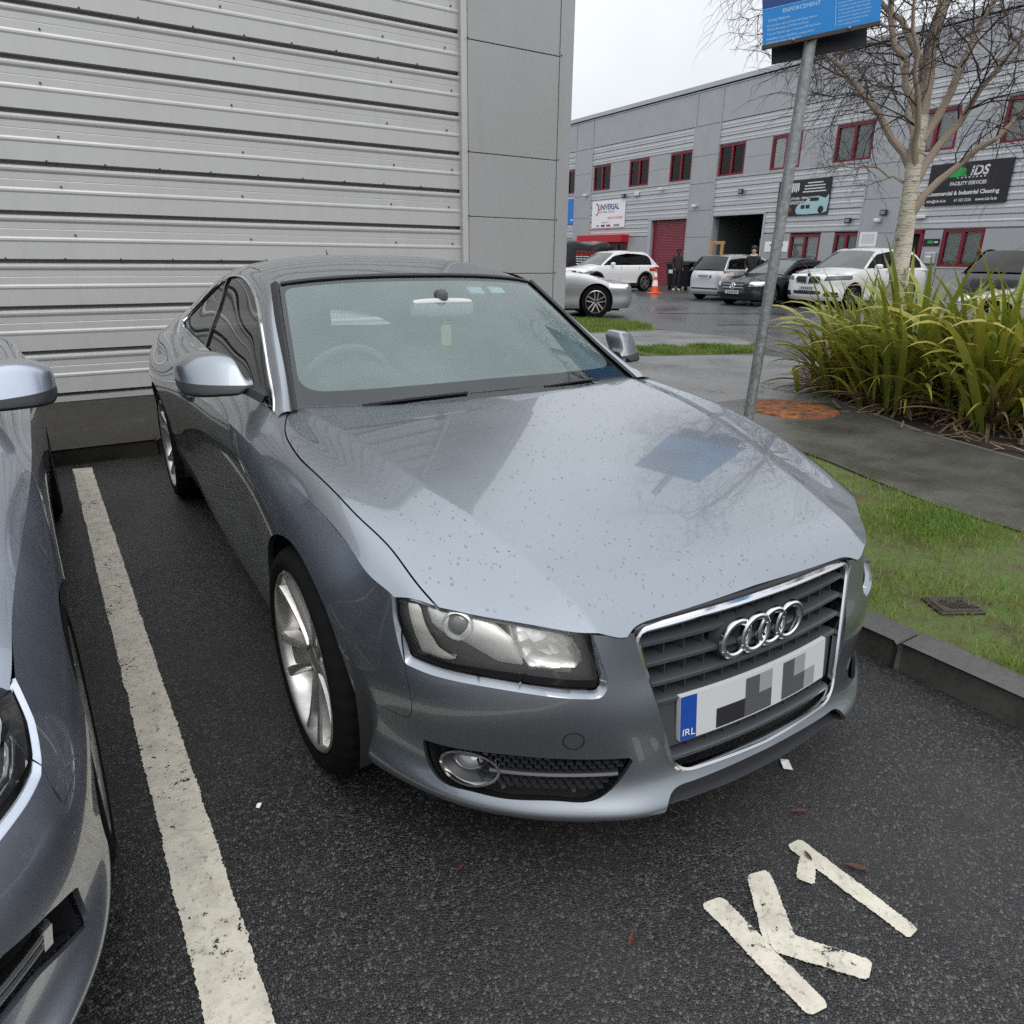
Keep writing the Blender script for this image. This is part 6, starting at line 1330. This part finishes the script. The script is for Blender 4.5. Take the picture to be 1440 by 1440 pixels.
def blades(name, poly, n, z, hmin, hmax, wd, seed, label, dens_noise=True, xy=None):
    r = np.random.default_rng(seed); lo, hi = poly.min(0), poly.max(0); P = []
    q = r.uniform(lo, hi, (int(n * 2.2), 2)) if xy is None else xy(r, int(n * 2.2)); q = q[sdf(poly, q) < -.01]
    # patchiness from a few random waves
    f = sum(np.sin(q @ r.normal(0, 5.5, 2) + r.uniform(0, 6)) for _ in range(7)) / 7 ** .5; keep = r.random(len(q)) < np.clip(.50 + .50 * f, .06, 1); q = q[keep][:n]; f = f[keep][:n]; m = len(q)
    a = r.uniform(0, 2 * np.pi, m); h = r.uniform(hmin, hmax, m) * (1 + .25 * f); lean = r.uniform(.2, 1.1, m) * h; la = r.uniform(0, 2 * np.pi, m); w = wd * r.uniform(.6, 1.3, m)
    d = np.c_[np.cos(a), np.sin(a)] * w[:, None] / 2; L = np.c_[np.cos(la), np.sin(la)] * lean[:, None]
    V = np.zeros((m, 5, 3)); zz = z
    V[:, 0, :2] = q - d; V[:, 1, :2] = q + d; V[:, 2, :2] = q + L * .35 + d * .8; V[:, 3, :2] = q + L * .35 - d * .8; V[:, 4, :2] = q + L
    V[:, 0, 2] = V[:, 1, 2] = zz - .005; V[:, 2, 2] = V[:, 3, 2] = zz + h * .62; V[:, 4, 2] = zz + h * .95
    b = (np.arange(m) * 5)[:, None]; Q = b + np.array([0, 1, 2, 3]); T = b + np.array([3, 2, 4])
    me = bpy.data.meshes.new(name); me.vertices.add(m * 5); me.vertices.foreach_set('co', V.ravel()); me.loops.add(m * 7); me.polygons.add(m * 2)
    li = np.concatenate([Q, T], 1).ravel(); me.loops.foreach_set('vertex_index', li.astype(np.int32)); ls = np.arange(m)[:, None] * 7 + np.array([0, 4]); me.polygons.foreach_set('loop_start', ls.ravel().astype(np.int32)); me.polygons.foreach_set('loop_total', np.tile([4, 3], m).astype(np.int32)); me.update(); me.validate()
    at = me.attributes.new('tint', 'FLOAT', 'POINT'); tv = np.clip(.45 + .22 * f + r.normal(0, .17, m), 0, 1); at.data.foreach_set('value', np.repeat(tv, 5).astype(np.float32)); me.materials.append(MATS['grass_blade'])
    o = bpy.data.objects.new(name, me); COL.objects.link(o); tag(o, label, 'grass', kind='stuff'); return o
gp = GRASS.copy(); gp = gp + 0; near_xy = lambda r, n: np.c_[1.17 + 1.9 * r.random(n), -2.0 + 5.5 * r.random(n) ** 1.25]
blades('verge_grass', gp, 70000, .10, .018, .050, .0032, 3, 'patchy short green grass on the verge behind the kerb', xy=near_xy)
blades('strip_grass', np.array([(5.36,5.67),(5.95,6.38),(8.1,5.70),(7.30,4.97)]), 9000, .11, .03, .07, .008, 4, 'thin strip of green grass beyond the footpath')
blades('corner_grass', np.array([(5.6,8.85),(6.9,8.45),(8.3,8.2),(9.15,9.2),(8.5,10.8),(5.6,11.3)]), 12000, .10, .04, .09, .010, 5, 'green grass corner in front of the silver saloon')
def flax_leaf_mesh(name, L, wd, up, bend, mat, tint, fold=.35, twist=0.0, droop_at=.55):
    n = 13; V = []; p = np.zeros(3); th = up; s = np.linspace(0, 1, n)
    for i in range(n):
        w = .86 * wd * min(1, .45 + s[i] * 3) * (1 - max(0, (s[i] - .45) / .55) ** 1.7) + .001
        t = np.array([math.sin(th), 0, math.cos(th)]); nrm = np.array([-math.cos(th), 0, math.sin(th)]); sd = np.array([0, 1, 0]); tw = twist * s[i]; sd2 = sd * math.cos(tw) + nrm * math.sin(tw)
        V += [p - sd2 * w / 2 + nrm * w * fold * .5, p, p + sd2 * w / 2 + nrm * w * fold * .5]
        p = p + t * L / (n - 1); th += .86 * bend / (n - 1) * (.2 + 2.3 * max(0, s[i] - droop_at + .30)) 
    F = [(3 * i + k, 3 * i + k + 1, 3 * i + k + 4, 3 * i + k + 3) for i in range(n - 1) for k in (0, 1)]
    me = bpy.data.meshes.new(name); me.from_pydata([tuple(v) for v in V], [], F); me.polygons.foreach_set('use_smooth', [True] * len(F)); me.materials.append(MATS[mat]); at = me.attributes.new('tint', 'FLOAT', 'POINT')
    tv = np.repeat(np.clip(tint + .25 * (s - .5) + (0.35 if RNG.random() < .25 else .1) * np.clip((s - .86) / .14, 0, 1), 0, 1), 3); at.data.foreach_set('value', tv.astype(np.float32)); return me
LEAF = [flax_leaf_mesh('leaf', L, w, u, b, 'flax_leaf', t, f, tw) for L, w, u, b, t, f, tw in [(1.15,.060,.10,1.0,.38,.4,.2),(1.30,.066,.18,1.9,.48,.3,-.3),(1.15,.058,.25,2.4,.58,.25,.5),(1.40,.068,.20,2.6,.62,.25,-.4),(1.05,.055,.40,2.0,.72,.3,.3),(1.30,.062,.40,2.8,.55,.25,.6),(1.35,.070,.12,2.9,.82,.25,-.7),(1.15,.062,.60,2.2,.66,.3,.2),(1.4,.066,.08,.9,.45,.4,-.1),(1.25,.062,.30,3.2,.75,.25,.9)]]
DEAD = [flax_leaf_mesh('dead_leaf', L, .03, u, b, 'flax_dead', t, .6, tw) for L, u, b, t, tw in [(.8,.9,1.2,.4,.8),(.65,1.1,.9,.6,-.5),(.9,.7,1.9,.75,1.2),(.55,1.3,.5,.3,.4)]]
def flax(loc, n, label, size=1.0, seed=1, bias=0.0, flop=None):
    r = np.random.default_rng(seed); root = empty('flax_plant', (loc[0], loc[1], .085)); tag(root, label, 'plant', 'strap-leaved plants in the bed')
    for k in range(n):
        me = LEAF[r.integers(len(LEAF))]; o = bpy.data.objects.new('leaf', me); COL.objects.link(o); o.parent = root; a = r.uniform(0, 2 * math.pi); d = abs(r.normal(0, .17)); o.location = (d * math.cos(a), d * math.sin(a), 0); s = size * r.uniform(.62, 1.08); o.scale = (s, s * r.uniform(.85, 1.2), s)
        o.rotation_euler = (r.normal(0, .10), r.normal(.06, .16) + d * .5, a + r.normal(0, .5))
    for k in range(int(n * .55)):
        me = DEAD[r.integers(len(DEAD))]; o = bpy.data.objects.new('dead_leaf', me); COL.objects.link(o); o.parent = root; a = r.uniform(0, 2 * math.pi); d = r.uniform(.05, .35); o.location = (d * math.cos(a), d * math.sin(a), .02 + .10 * r.random()); s = r.uniform(.5, 1.0); o.scale = (s, s * 1.2, s); o.rotation_euler = (r.normal(0, .15), r.normal(.35, .3), a + r.normal(0, .4))
flax((5.50, 2.40), 205, 'clump of arching green flax leaves nearest the signpost', .93, 11); flax((5.25, 1.75), 235, 'dense flax clump with yellow-green leaves in front of the birch', 1.08, 12); flax((5.30, 1.00), 240, 'flax clump with one tall upright leaf right of the birch', 1.14, 13); flax((5.50, .30), 180, 'flax clump cut off by the right edge of the picture', 1.08, 14)
for k, (x, y, s, a) in enumerate(((5.1, 1.28, 1.12, 2.6), (5.0, 1.20, 1.05, 2.2))): pass
# dead leaf litter on the bed
def litter():
    r = np.random.default_rng(21); V = []; F = []
    for k in range(900):
        p = np.array([r.uniform(4.25, 6.2), r.uniform(-.8, 3.3)]); 
        if sdf(BED, p[None])[0] > -.05 and r.random() < .85: continue
        a = r.uniform(0, 6.28); L = r.uniform(.04, .22); w = r.uniform(.006, .02); d = np.array([math.cos(a), math.sin(a)]); q = np.array([-d[1], d[0]]); z = .09 + r.uniform(0, .05); b = len(V); z2 = z + r.uniform(-.01, .05)
        V += [(*(p - q * w), z), (*(p + q * w), z), (*(p + d * L + q * w * .5), z2), (*(p + d * L - q * w * .5), z2)]; F.append((b, b + 1, b + 2, b + 3))
    o = mk('leaf_litter', (np.array(V), F), 'flax_dead', smooth=False); at = o.data.attributes.new('tint', 'FLOAT', 'POINT'); at.data.foreach_set('value', np.repeat(r.random(len(F)), 4).astype(np.float32)); tag(o, 'brown dead leaf litter around the flax plants', 'leaf litter', kind='stuff')
litter()
def m_bark():
    m = principled('birch_bark', (.5,.47,.42), .7); t = NT(m); v = t.coord('Object', (1, 1, 1)); h = t.coord('Object', (3, 3, 22)); a = t.noise(v, 5, 5, .65); b = t.noise(h, 3.0, 4, .7); f = t.noise(v, 60, 4, .7)
    c = t.mix(t.vramp(a, .4, .7, 0, .8), (.62,.58,.49), (.32,.27,.20)); c = t.mix(t.vramp(b, .54, .66, 0, .85), c, (.05,.042,.034)); c = t.mix(t.vramp(f, .55, .75, 0, .4), c, (.14,.13,.09)); t.set('Base Color', c); t.set('Normal', t.bump(b, .5, .02))
m_bark()
principled('limb_bark', (.36,.29,.23), .7); principled('twig_bark', (.055,.038,.036), .65)
def birch():
    r = np.random.default_rng(5); root = empty('birch_tree', (5.61, 2.22, .085)); tag(root, 'bare birch tree with pale peeling trunk rising from the flax', 'tree'); O = np.array([5.61, 2.22, .085])
    TW = []; 
    def poly(pts, r0, r1, n, sides): P = curve(np.array(pts, float), n); return tube(P - O, np.linspace(r0, r1, n), sides, up=(.3, .9, .1))
    trunk = [(5.64, 2.18, .05), (5.625, 2.215, 1.24), (5.60, 2.25, 2.2), (5.59, 2.27, 2.6)]
    tp = curve(np.array(trunk), 14); mk('trunk', tube(tp - O, np.linspace(.094, .066, 14), 14, up=(.3, .9, .1)), 'birch_bark', root)
    def twig(p, d, L, rad, lev):
        n = 5 if lev < 2 else 4; pts = [p]; q = p.copy(); dd = d.copy()
        for i in range(n):
            dd = dd + r.normal(0, .22, 3) + np.array([0, 0, -.05 * lev - .03 * i]); dd /= np.linalg.norm(dd); q = q + dd * L / n; pts.append(q.copy())
        V, F = tube(np.array(pts) - O, np.linspace(rad, rad * .35, n + 1), 4 if lev else 5, up=(.31, .87, .2)); (TW).append((V, F))
        if lev < 2:
            for i in range(1, n + 1):
                for _ in range((2 if r.random() < .35 else 1) if lev == 0 else (1 if r.random() < .85 else 0)):
                    s = r.normal(0, 1, 3); s -= s @ dd * dd; s /= np.linalg.norm(s); nd = dd * .62 + s * .68; nd /= np.linalg.norm(nd); twig(pts[i], nd, L * r.uniform(.38, .62), rad * .55, lev + 1)
    limbs = [ # main limbs read off the photograph's branching, spread in depth
      ([(5.59,2.27,2.55),(5.58,2.28,3.06),(5.60,2.25,3.6),(5.52,2.2,4.6),(5.5,2.3,5.8)], .070, .02),
      ([(5.60,2.26,2.15),(5.47,2.55,2.62),(5.30,2.92,3.02),(5.12,3.30,3.42),(4.95,3.6,3.8)], .045, .012),
      ([(5.60,2.24,2.30),(5.52,2.42,2.9),(5.40,2.62,3.5),(5.2,2.8,4.3)], .045, .012),
      ([(5.62,2.19,1.80),(5.72,1.98,2.12),(5.82,1.76,2.36),(5.93,1.52,2.66),(6.05,1.2,3.2)], .042, .012),
      ([(5.61,2.21,2.05),(5.75,2.0,2.55),(5.86,1.75,3.05),(5.95,1.45,3.7)], .045, .012),
      ([(5.60,2.22,2.40),(5.80,2.1,3.0),(6.0,1.95,3.7),(6.2,1.8,4.5)], .045, .012),
      ([(5.60,2.25,2.25),(5.9,2.6,2.8),(6.2,3.0,3.4),(6.4,3.3,4.0)], .040, .010),
      ([(5.59,2.25,2.10),(5.35,2.15,2.55),(5.05,2.1,3.0),(4.75,2.05,3.5)], .038, .010),
      ([(5.58,2.27,2.9),(5.45,2.6,3.4),(5.2,3.1,3.8),(4.9,3.6,4.1)], .036, .010),
      ([(5.59,2.27,2.0),(5.50,2.50,2.18),(5.42,2.70,2.22),(5.30,2.95,2.20)], .016, .006)]
    for pts, r0, r1 in limbs:
        P = curve(np.array(pts), 12); P[1:-1] += r.normal(0, .018, (10, 3)); mk('limb', tube(P - O, np.linspace(r0 * .85, r1 * .8, 12), 8, up=(.3, .9, .1)), 'limb_bark', root)
        T = np.gradient(P, axis=0); small = r0 < .02
        for i in range(3, 12):
            for _ in range(1 if (small or r.random() < .15) else 2):
                t = T[i] / np.linalg.norm(T[i]); s = r.normal(0, 1, 3); s -= s @ t * t; s /= np.linalg.norm(s); nd = t * .55 + s * .8 + np.array([0, 0, .12]); nd /= np.linalg.norm(nd); twig(P[i], nd, r.uniform(.55, 1.05) * (.5 if small else 1), np.interp(i, [3, 11], [r0 * .15, r1 * .4]) + .0012, 0)
    V, F = join(*TW); o = mk('twigs', (V, F), 'twig_bark', root, sharp=180); o['kind'] = 'stuff'
birch()
# ---------------- signpost ----------------
def signpost():
    root = empty('signpost', (3.43, 2.02, .108)); tag(root, 'galvanised pole with blue parking notice board between the coupe and the plants', 'signpost'); O = np.array([3.43, 2.02, .108])
    a = np.array([3.43, 2.02, .06]); b = np.array([3.513, 1.915, 3.9]); mk('pole', tube(np.array([a, a * .5 + b * .5, b]) - O, .041, 20, up=(1, 0, 0)), 'galvanised', root)
    u = np.array([.448, -.573, .093]); u /= np.linalg.norm(u); nrm = np.cross(u, [0, 0, 1]); nrm /= np.linalg.norm(nrm)  # nrm should face the camera
    if nrm @ (np.array(CAM_POS) - a) < 0: nrm = -nrm
    v = np.cross(nrm, u); v = v if v[2] > 0 else -v; c = np.array([3.296, 2.191, 2.775]) + nrm * .06
    M = Matrix(((u[0], v[0], nrm[0], 0), (u[1], v[1], nrm[1], 0), (u[2], v[2], nrm[2], 0), (0, 0, 0, 1)))
    def at(x, y, d): return c + u * x + v * y + nrm * d - O
    def slab(nm, x0, x1, y0, y1, d0, d1, mat, par): V, F = cbox(x0, x1, y0, y1, d0, d1, .002); return mk(nm, (np.array([at(*q) for q in V]), F), mat, par, smooth=False)
    s = slab('board', 0, .735, 0, .60, 0, .006, 'sign_blue', root); slab('frame_rail', -.004, .739, -.016, .010, -.012, .012, 'iron', root); slab('frame_rail', -.004, .739, .59, .616, -.012, .012, 'iron', root); slab('rear_board', .06, .675, -.085, .45, -.16, -.145, 'black_plastic', root)
    slab('divider_line', .462, .465, .03, .56, .006, .0066, 'sign_text', root); slab('header_line', .0, .46, .22, .223, .006, .0066, 'sign_text', root)
    for k in (.20, .55): mk('bolt', lathe([(.001, .012), (.008, .010), (.010, 0)], 8, 'z', (0, 0, 0)), 'galvanised', root).matrix_local = Matrix.Translation(Vector(at(k, .004, .012))) @ M
    def line(body, x, y, size, sx=1.0):
        o = text('lettering', body, size, 'sign_text', root, (0, 0, 0), (0, 0, 0), .0002, 'LEFT', 1); o.matrix_local = Matrix.Translation(Vector(at(x, y, .0068))) @ M @ Matrix.Diagonal((sx, 1, 1, 1))
    line('ENFORCEMENT', .13, .190, .034); line('Clamp Release', .035, .150, .024); line('On Site Relocation of Vehicle & Clamp Release', .03, .118, .0185, .9); line('Off Site Relocation of Vehicle to Pound', .03, .094, .0185, .9); line('Cost per Day Storage of Vehicle in Off Site Pound', .03, .068, .0185, .9); line('WARNING: If you REMOVE a clamp without', .025, .038, .0185, .9); line('authorisation action will be taken', .025, .017, .0185, .9)
    for k in range(9): line(('all vehicles must be parked in a marked bay', 'and display a valid permit at all times', 'parking is restricted to permit holders', 'no liability is accepted for any loss', 'vehicles in breach will be clamped', 'or relocated at the owner\'s expense', 'a release fee is payable on demand', 'appeals must be made in writing', 'to the parking operator')[k], .478, .205 - k * .021, .0155, .9)
    slab('header_block', .0, .46, .23, .60, .006, .0065, 'sign_blue2', root)
    return root
principled('sign_blue2', (.010,.045,.20), .45)
signpost()
# ---------------- covers, litter ----------------
def covers():
    o = empty('drain_cover', (1.50, -.575, .100), -.95 + .42); tag(o, 'small square iron drain cover sunk in the grass', 'drain cover'); o.scale = (.68, .68, .8)
    mk('frame', cbox(-.135, .135, -.10, .10, -.03, .016, .006), 'iron', o, smooth=False); mk('lid', cbox(-.118, .118, -.085, .085, .0, .024, .005), 'iron', o, smooth=False)
    for k in range(-4, 5):
        for s in (1, -1): mk('tread_bar', (lambda V, F: (V, F))(*sweep(np.array([(k * .024 - .012, s * .006, .026), (k * .024 + .030, s * .070, .026)]), [(-.004, -.003), (-.004, .003), (.004, .003), (.004, -.003)])), 'iron', o, smooth=False) if abs(k) < 4 else None
    for s in (1, -1): mk('lift_slot', cbox(s * .05 - .018, s * .05 + .018, .012, .024, .02, .0295, .002), 'inner_dark', o, smooth=False)
    o = tag(mk('round_cover', lathe([(.001, .012), (.30, .012), (.385, .010), (.40, .004), (.41, -.004)], 48, 'z', (4.235, 2.20, .1135)), 'rust', smooth=True), 'round rusty orange cover set in the wet footpath beside the pole', 'manhole cover')
    lv = [(-.50,-.92,.045,.6), (.09,-1.07,.06,2.2), (.02,-.985,.035,1.2), (.13,-.88,.05,2.6), (-.72,-.56,.03,.3)]
    labs = ['dark red dead leaf on the asphalt left of the letter K', 'reddish leaf lying beside the stem of the numeral', 'small brown leaf on the flag of the numeral', 'reddish leaf above the numeral near the bumper', 'small dark leaf on the asphalt under the fog light']
    for (x, y, s, a), lb in zip(lv, labs):
        pts = [(-1,0),(-.6,.22),(-.1,.32),(.4,.22),(1,.02),(.4,-.2),(-.1,-.28),(-.6,-.2)]; V = [(p * s * .5, q * s * .5, .006 + .010 * abs(q) * (1 if i % 2 else .5)) for i, (p, q) in enumerate(pts)] + [(0, 0, .006)]; n = 8
        o = mk('fallen_leaf', (np.array(V), [(i, (i + 1) % n, n) for i in range(n)]), 'leaf_red', smooth=False, loc=(x, y, .003)); o.rotation_euler = (0, 0, a); tag(o, lb, 'leaf', 'fallen leaves on the asphalt')
    for (x, y, lb) in ((.262, -.742, 'torn scrap of white paper on the asphalt below the grille'), (-1.07, -.09, 'tiny white paper scrap beside the front wheel')):
        s = .022 if x > 0 else .009; V = [(-s, -.6 * s, .002), (s * .9, -.5 * s, .004), (s, .5 * s, .003), (.2 * s, .65 * s, .006), (-.9 * s, .55 * s, .002)]; o = mk('paper_scrap', (np.array(V), [(0, 1, 2, 3, 4)]), 'white_board', smooth=False, loc=(x, y, .003)); o.rotation_euler = (0, 0, .9); tag(o, lb, 'litter')
principled('leaf_red', (.075,.022,.016), .6)
covers()
# ---------------- things in front of the far units ----------------
def cone():
    o = empty('traffic_cone', (19.93, 20.25, 0)); tag(o, 'orange and white traffic cone behind the white compact SUV', 'traffic cone')
    mk('base', cbox(-.22, .22, -.22, .22, 0, .05, .02), 'cone_orange', o, smooth=False); rr = lambda z: .16 - (.13) * (z - .05) / .90
    for z0, z1, m in ((.05, .30, 'cone_orange'), (.30, .52, 'cone_white'), (.52, .66, 'cone_orange'), (.66, .82, 'cone_white'), (.82, .95, 'cone_orange')): mk('band', lathe([(rr(z0), z0), (rr(z1), z1)] + ([(.001, z1)] if z1 > .9 else []), 24, 'z'), m, o)
principled('cone_orange', (.75,.09,.02), .5); principled('cone_white', (.75,.75,.75), .5)
cone()
def bin_(x, y, rz, label):
    o = empty('wheeled_bin', (x, y, 0), rz); tag(o, label, 'bin', 'large black wheeled bins'); w, d = .66, .45
    V = np.array([(-w * .88, -d * .85, .18), (w * .88, -d * .85, .18), (w * .88, d * .85, .18), (-w * .88, d * .85, .18), (-w, -d, 1.10), (w, -d, 1.10), (w, d, 1.10), (-w, d, 1.10)]); mk('body', (V, [(0, 3, 2, 1), (4, 5, 6, 7), (0, 1, 5, 4), (1, 2, 6, 5), (2, 3, 7, 6), (3, 0, 4, 7)]), 'bin_black', o, smooth=False); mk('rim', cbox(-w - .04, w + .04, -d - .04, d + .04, 1.08, 1.14, .015), 'bin_black', o, smooth=False); mk('lid', loft_sections([(-w - .02, 0, 1.15, d * .95, .02, .5), (-w * .9, 0, 1.17, d, .08, .5), (w * .9, 0, 1.17, d, .08, .5), (w + .02, 0, 1.15, d * .95, .02, .5)], 20), 'bin_black', o)
    for sx in (-1, 1):
        for sy in (-1, 1): mk('wheel', lathe([(.001, -.03), (.09, -.03), (.10, -.015), (.10, .015), (.09, .03), (.001, .03)], 16, 'x', (sx * w * .75, sy * d * .7, .10)), 'rubber', o); mk('wheel_fork', box(sx * w * .75 - .05, sx * w * .75 + .05, sy * d * .7 - .02, sy * d * .7 + .02, .12, .2), 'galvanised', o)
    mk('label_sheet', box(-w - .012 if False else -.5, -.25, -d - .012, -d - .006, .72, .88), 'white_board', o, smooth=False)
    return o
principled('bin_black', (.012,.012,.014), .45)
bin_(23.6, 22.25, -math.pi / 2, 'black wheeled bin beside the standing person in dark clothes'); bin_(23.75, 20.75, -math.pi / 2, 'black wheeled bin carrying the wooden frame')
def pallet():
    o = empty('wooden_frame', (23.8, 20.65, 1.25), -math.pi / 2); tag(o, 'yellowish wooden pallet frame standing on the black bin', 'pallet'); V = [(-.36, -.26), (.26, .36)]
    for nm, q in (('upright', (-.36, -.24, .0, .82)), ('upright', (.24, .36, .0, .82)), ('rail', (-.36, .36, .70, .82)), ('rail', (-.36, .36, .12, .22)), ('foot', (-.42, -.22, -.02, .08)), ('foot', (.22, .42, -.02, .08))): mk(nm, cbox(q[0], q[1], (.02 if nm == 'rail' else -.06), (.08 if nm == 'rail' else .02), q[2], q[3], .006), 'wood', o, smooth=False)
pallet()
# ---------------- people ----------------
def skin_body(nm, joints, edges, mats, parent, split):
    me = bpy.data.meshes.new(nm); me.from_pydata([j[0] for j in joints], edges, []); o = bpy.data.objects.new(nm, me); COL.objects.link(o)
    md = o.modifiers.new('Skin', 'SKIN'); sv = me.skin_vertices[0].data
    for i, j in enumerate(joints): sv[i].radius = j[1]; sv[i].use_root = (i == 0)
    sd = o.modifiers.new('Subdivision', 'SUBSURF'); sd.levels = 2; sd.render_levels = 2; bpy.context.view_layer.update()
    m2 = bpy.data.meshes.new_from_object(o.evaluated_get(bpy.context.evaluated_depsgraph_get())); bpy.data.objects.remove(o)
    for m in mats: m2.materials.append(MATS[m])
    for p in m2.polygons: p.use_smooth = True; p.material_index = split(p.center)
    o = bpy.data.objects.new(nm, m2); COL.objects.link(o); o.parent = parent; return o
def person(loc, rz, label, top, legs, shoe, skin, hair, hood, arm):
    root = empty('person', (*loc, 0), rz); tag(root, label, 'person')
    # faces local -y; 1.76 m tall
    J = [((0,0,.95),(.15,.11)), ((0,.0,1.15),(.145,.105)), ((0,.01,1.36),(.17,.115)), ((0,.015,1.47),(.09,.075)), ((0,.0,1.54),(.055,.055)), ((0,-.015,1.63),(.078,.092)), ((0,-.01,1.71),(.070,.085)),
         ((.19,.015,1.42),(.065,.065)), ((-.19,.015,1.42),(.065,.065))]
    E = [(0,1),(1,2),(2,3),(3,4),(4,5),(5,6),(2,7),(2,8)]
    for sx, (el, ha) in zip((1, -1), arm):
        s = 7 if sx > 0 else 8; b = len(J); J += [((sx * el[0], el[1], el[2]), (.050, .050)), ((sx * ha[0], ha[1], ha[2]), (.034, .034)), ((sx * (ha[0] - .01), ha[1] - .06, ha[2] - .03), (.036, .022))]; E += [(s, b), (b, b + 1), (b + 1, b + 2)]
        for k, (dx, L) in enumerate(((-.022, .070), (-.007, .085), (.008, .080), (.022, .062))): f = len(J); J += [((sx * (ha[0] - .01) + dx, ha[1] - .06 - L * .6, ha[2] - .045), (.009, .009)), ((sx * (ha[0] - .01) + dx, ha[1] - .06 - L, ha[2] - .075), (.008, .008))]; E += [(b + 2, f), (f, f + 1)]
        f = len(J); J += [((sx * (ha[0] - .05), ha[1] - .07, ha[2] - .01), (.010, .010)), ((sx * (ha[0] - .06), ha[1] - .10, ha[2] - .02), (.009, .009))]; E += [(b + 1, f), (f, f + 1)]
    for sx in (1, -1):
        b = len(J); J += [((sx * .10, 0, .88), (.095, .10)), ((sx * .115, -.01, .50), (.066, .068)), ((sx * .12, .02, .12), (.046, .050)), ((sx * .125, -.02, .05), (.045, .045)), ((sx * .13, -.14, .035), (.042, .030))]; E += [(0, b), (b, b + 1), (b + 1, b + 2), (b + 2, b + 3), (b + 3, b + 4)]
    hz = [a[1] for a in arm]
    def split(c):
        if c.z > 1.515: return 0
        for sx, h in zip((1, -1), hz):
            if abs(c.x - sx * h[0]) < .075 and (Vector((c.x, c.y, c.z)) - Vector((sx * (h[0] - .01), h[1] - .085, h[2] - .03))).length < .085: return 0
        if c.z < .095: return 3
        return 1 if c.z > .86 else 2
    skin_body('body', J, E, (skin, top, legs, shoe), root, split)
    V, F = lathe([(.001, .115), (.055, .100), (.092, .055), (.100, .0), (.090, -.045)], 20, 'z', (0, .012, 1.70)); V[:, 1] = .012 + (V[:, 1] - .012) * 1.12; keep = (V[:, 1] > -.055) | (V[:, 2] > 1.735); m = keep.astype(float) - .5; mk('hair', clip_keep(V, F, m, np.zeros(len(V), bool))[:2], hair, root)
    mk('nose', loft_sections([(-.012, -.105, 1.64, .012, .018, .9), (0, -.112, 1.642, .018, .026, .9), (.012, -.105, 1.64, .012, .018, .9)], 10), skin, root)
    for sx in (1, -1): mk('eye', lathe([(.001, -.008), (.009, -.005), (.011, 0)], 10, 'y', (sx * .030, -.098, 1.672)), 'inner_dark', root); mk('ear', loft_sections([(sx * .074, .005, 1.645, .010, .026, .9), (sx * .084, .005, 1.647, .014, .032, .9), (sx * .090, .010, 1.647, .008, .022, .9)], 10), skin, root)
    mk('mouth', cbox(-.024, .024, -.104, -.094, 1.598, 1.606, .002), 'lip', root)
    if hood: a = np.linspace(0, 2 * np.pi, 20, endpoint=False); mk('hood_collar', tube(np.array([(.095 * math.cos(t), .02 + .09 * math.sin(t), 1.50 + .02 * math.sin(t)) for t in a]), .032, 8, True), hood, root)
principled('skin_light', (.50,.31,.23), .5); principled('skin_dark', (.07,.042,.03), .5); principled('hair_dark', (.012,.010,.009), .6); principled('cloth_black', (.014,.014,.017), .8); principled('cloth_dark', (.022,.020,.018), .85); principled('cloth_pale', (.45,.44,.42), .85); principled('shoe_cream', (.60,.52,.38), .6); principled('lip', (.25,.10,.09), .5)
person((19.35, 15.05), math.radians(-62), 'person in black jacket with pale hood standing between the silver hatchback and navy saloon', 'cloth_black', 'cloth_dark', 'cloth_black', 'skin_light', 'hair_dark', 'cloth_pale', (((.25,.02,1.18),(.14,-.20,1.06)), ((.25,.02,1.18),(.14,-.20,1.06))))
person((22.75, 21.85), math.radians(-20), 'person in dark clothes and cream shoes standing by the black bins', 'cloth_dark', 'cloth_black', 'shoe_cream', 'skin_dark', 'hair_dark', None, (((.23,.04,1.15),(.21,-.06,.92)), ((.23,.04,1.15),(.21,-.06,.92))))
# tar seams on the far road
principled('tar', (.010,.010,.011), .25)
for k, (pts, lb) in enumerate((([(11.2, 9.2), (13.2, 8.3), (15.0, 7.2), (17.0, 6.6)], 'dark tar seam running across the far road'), ([(12.4, 12.3), (14.2, 11.3), (15.6, 10.6)], 'short dark tar seam in front of the parked cars'))):
    P = curve(np.array(pts), 30); n = np.gradient(P, axis=0); n = np.c_[-n[:, 1], n[:, 0]] / np.linalg.norm(n, axis=1)[:, None]; w = (.05 + .05 * RNG.random(30))[:, None]
    A = P + n * w; B = P - n * w; V = np.concatenate([np.c_[A, np.full(30, .010)], np.c_[B, np.full(30, .010)]]); tag(mk('tar_seam', (V, [(i, 30 + i, 31 + i, i + 1) for i in range(29)]), 'tar', smooth=False), lb, 'road marking')
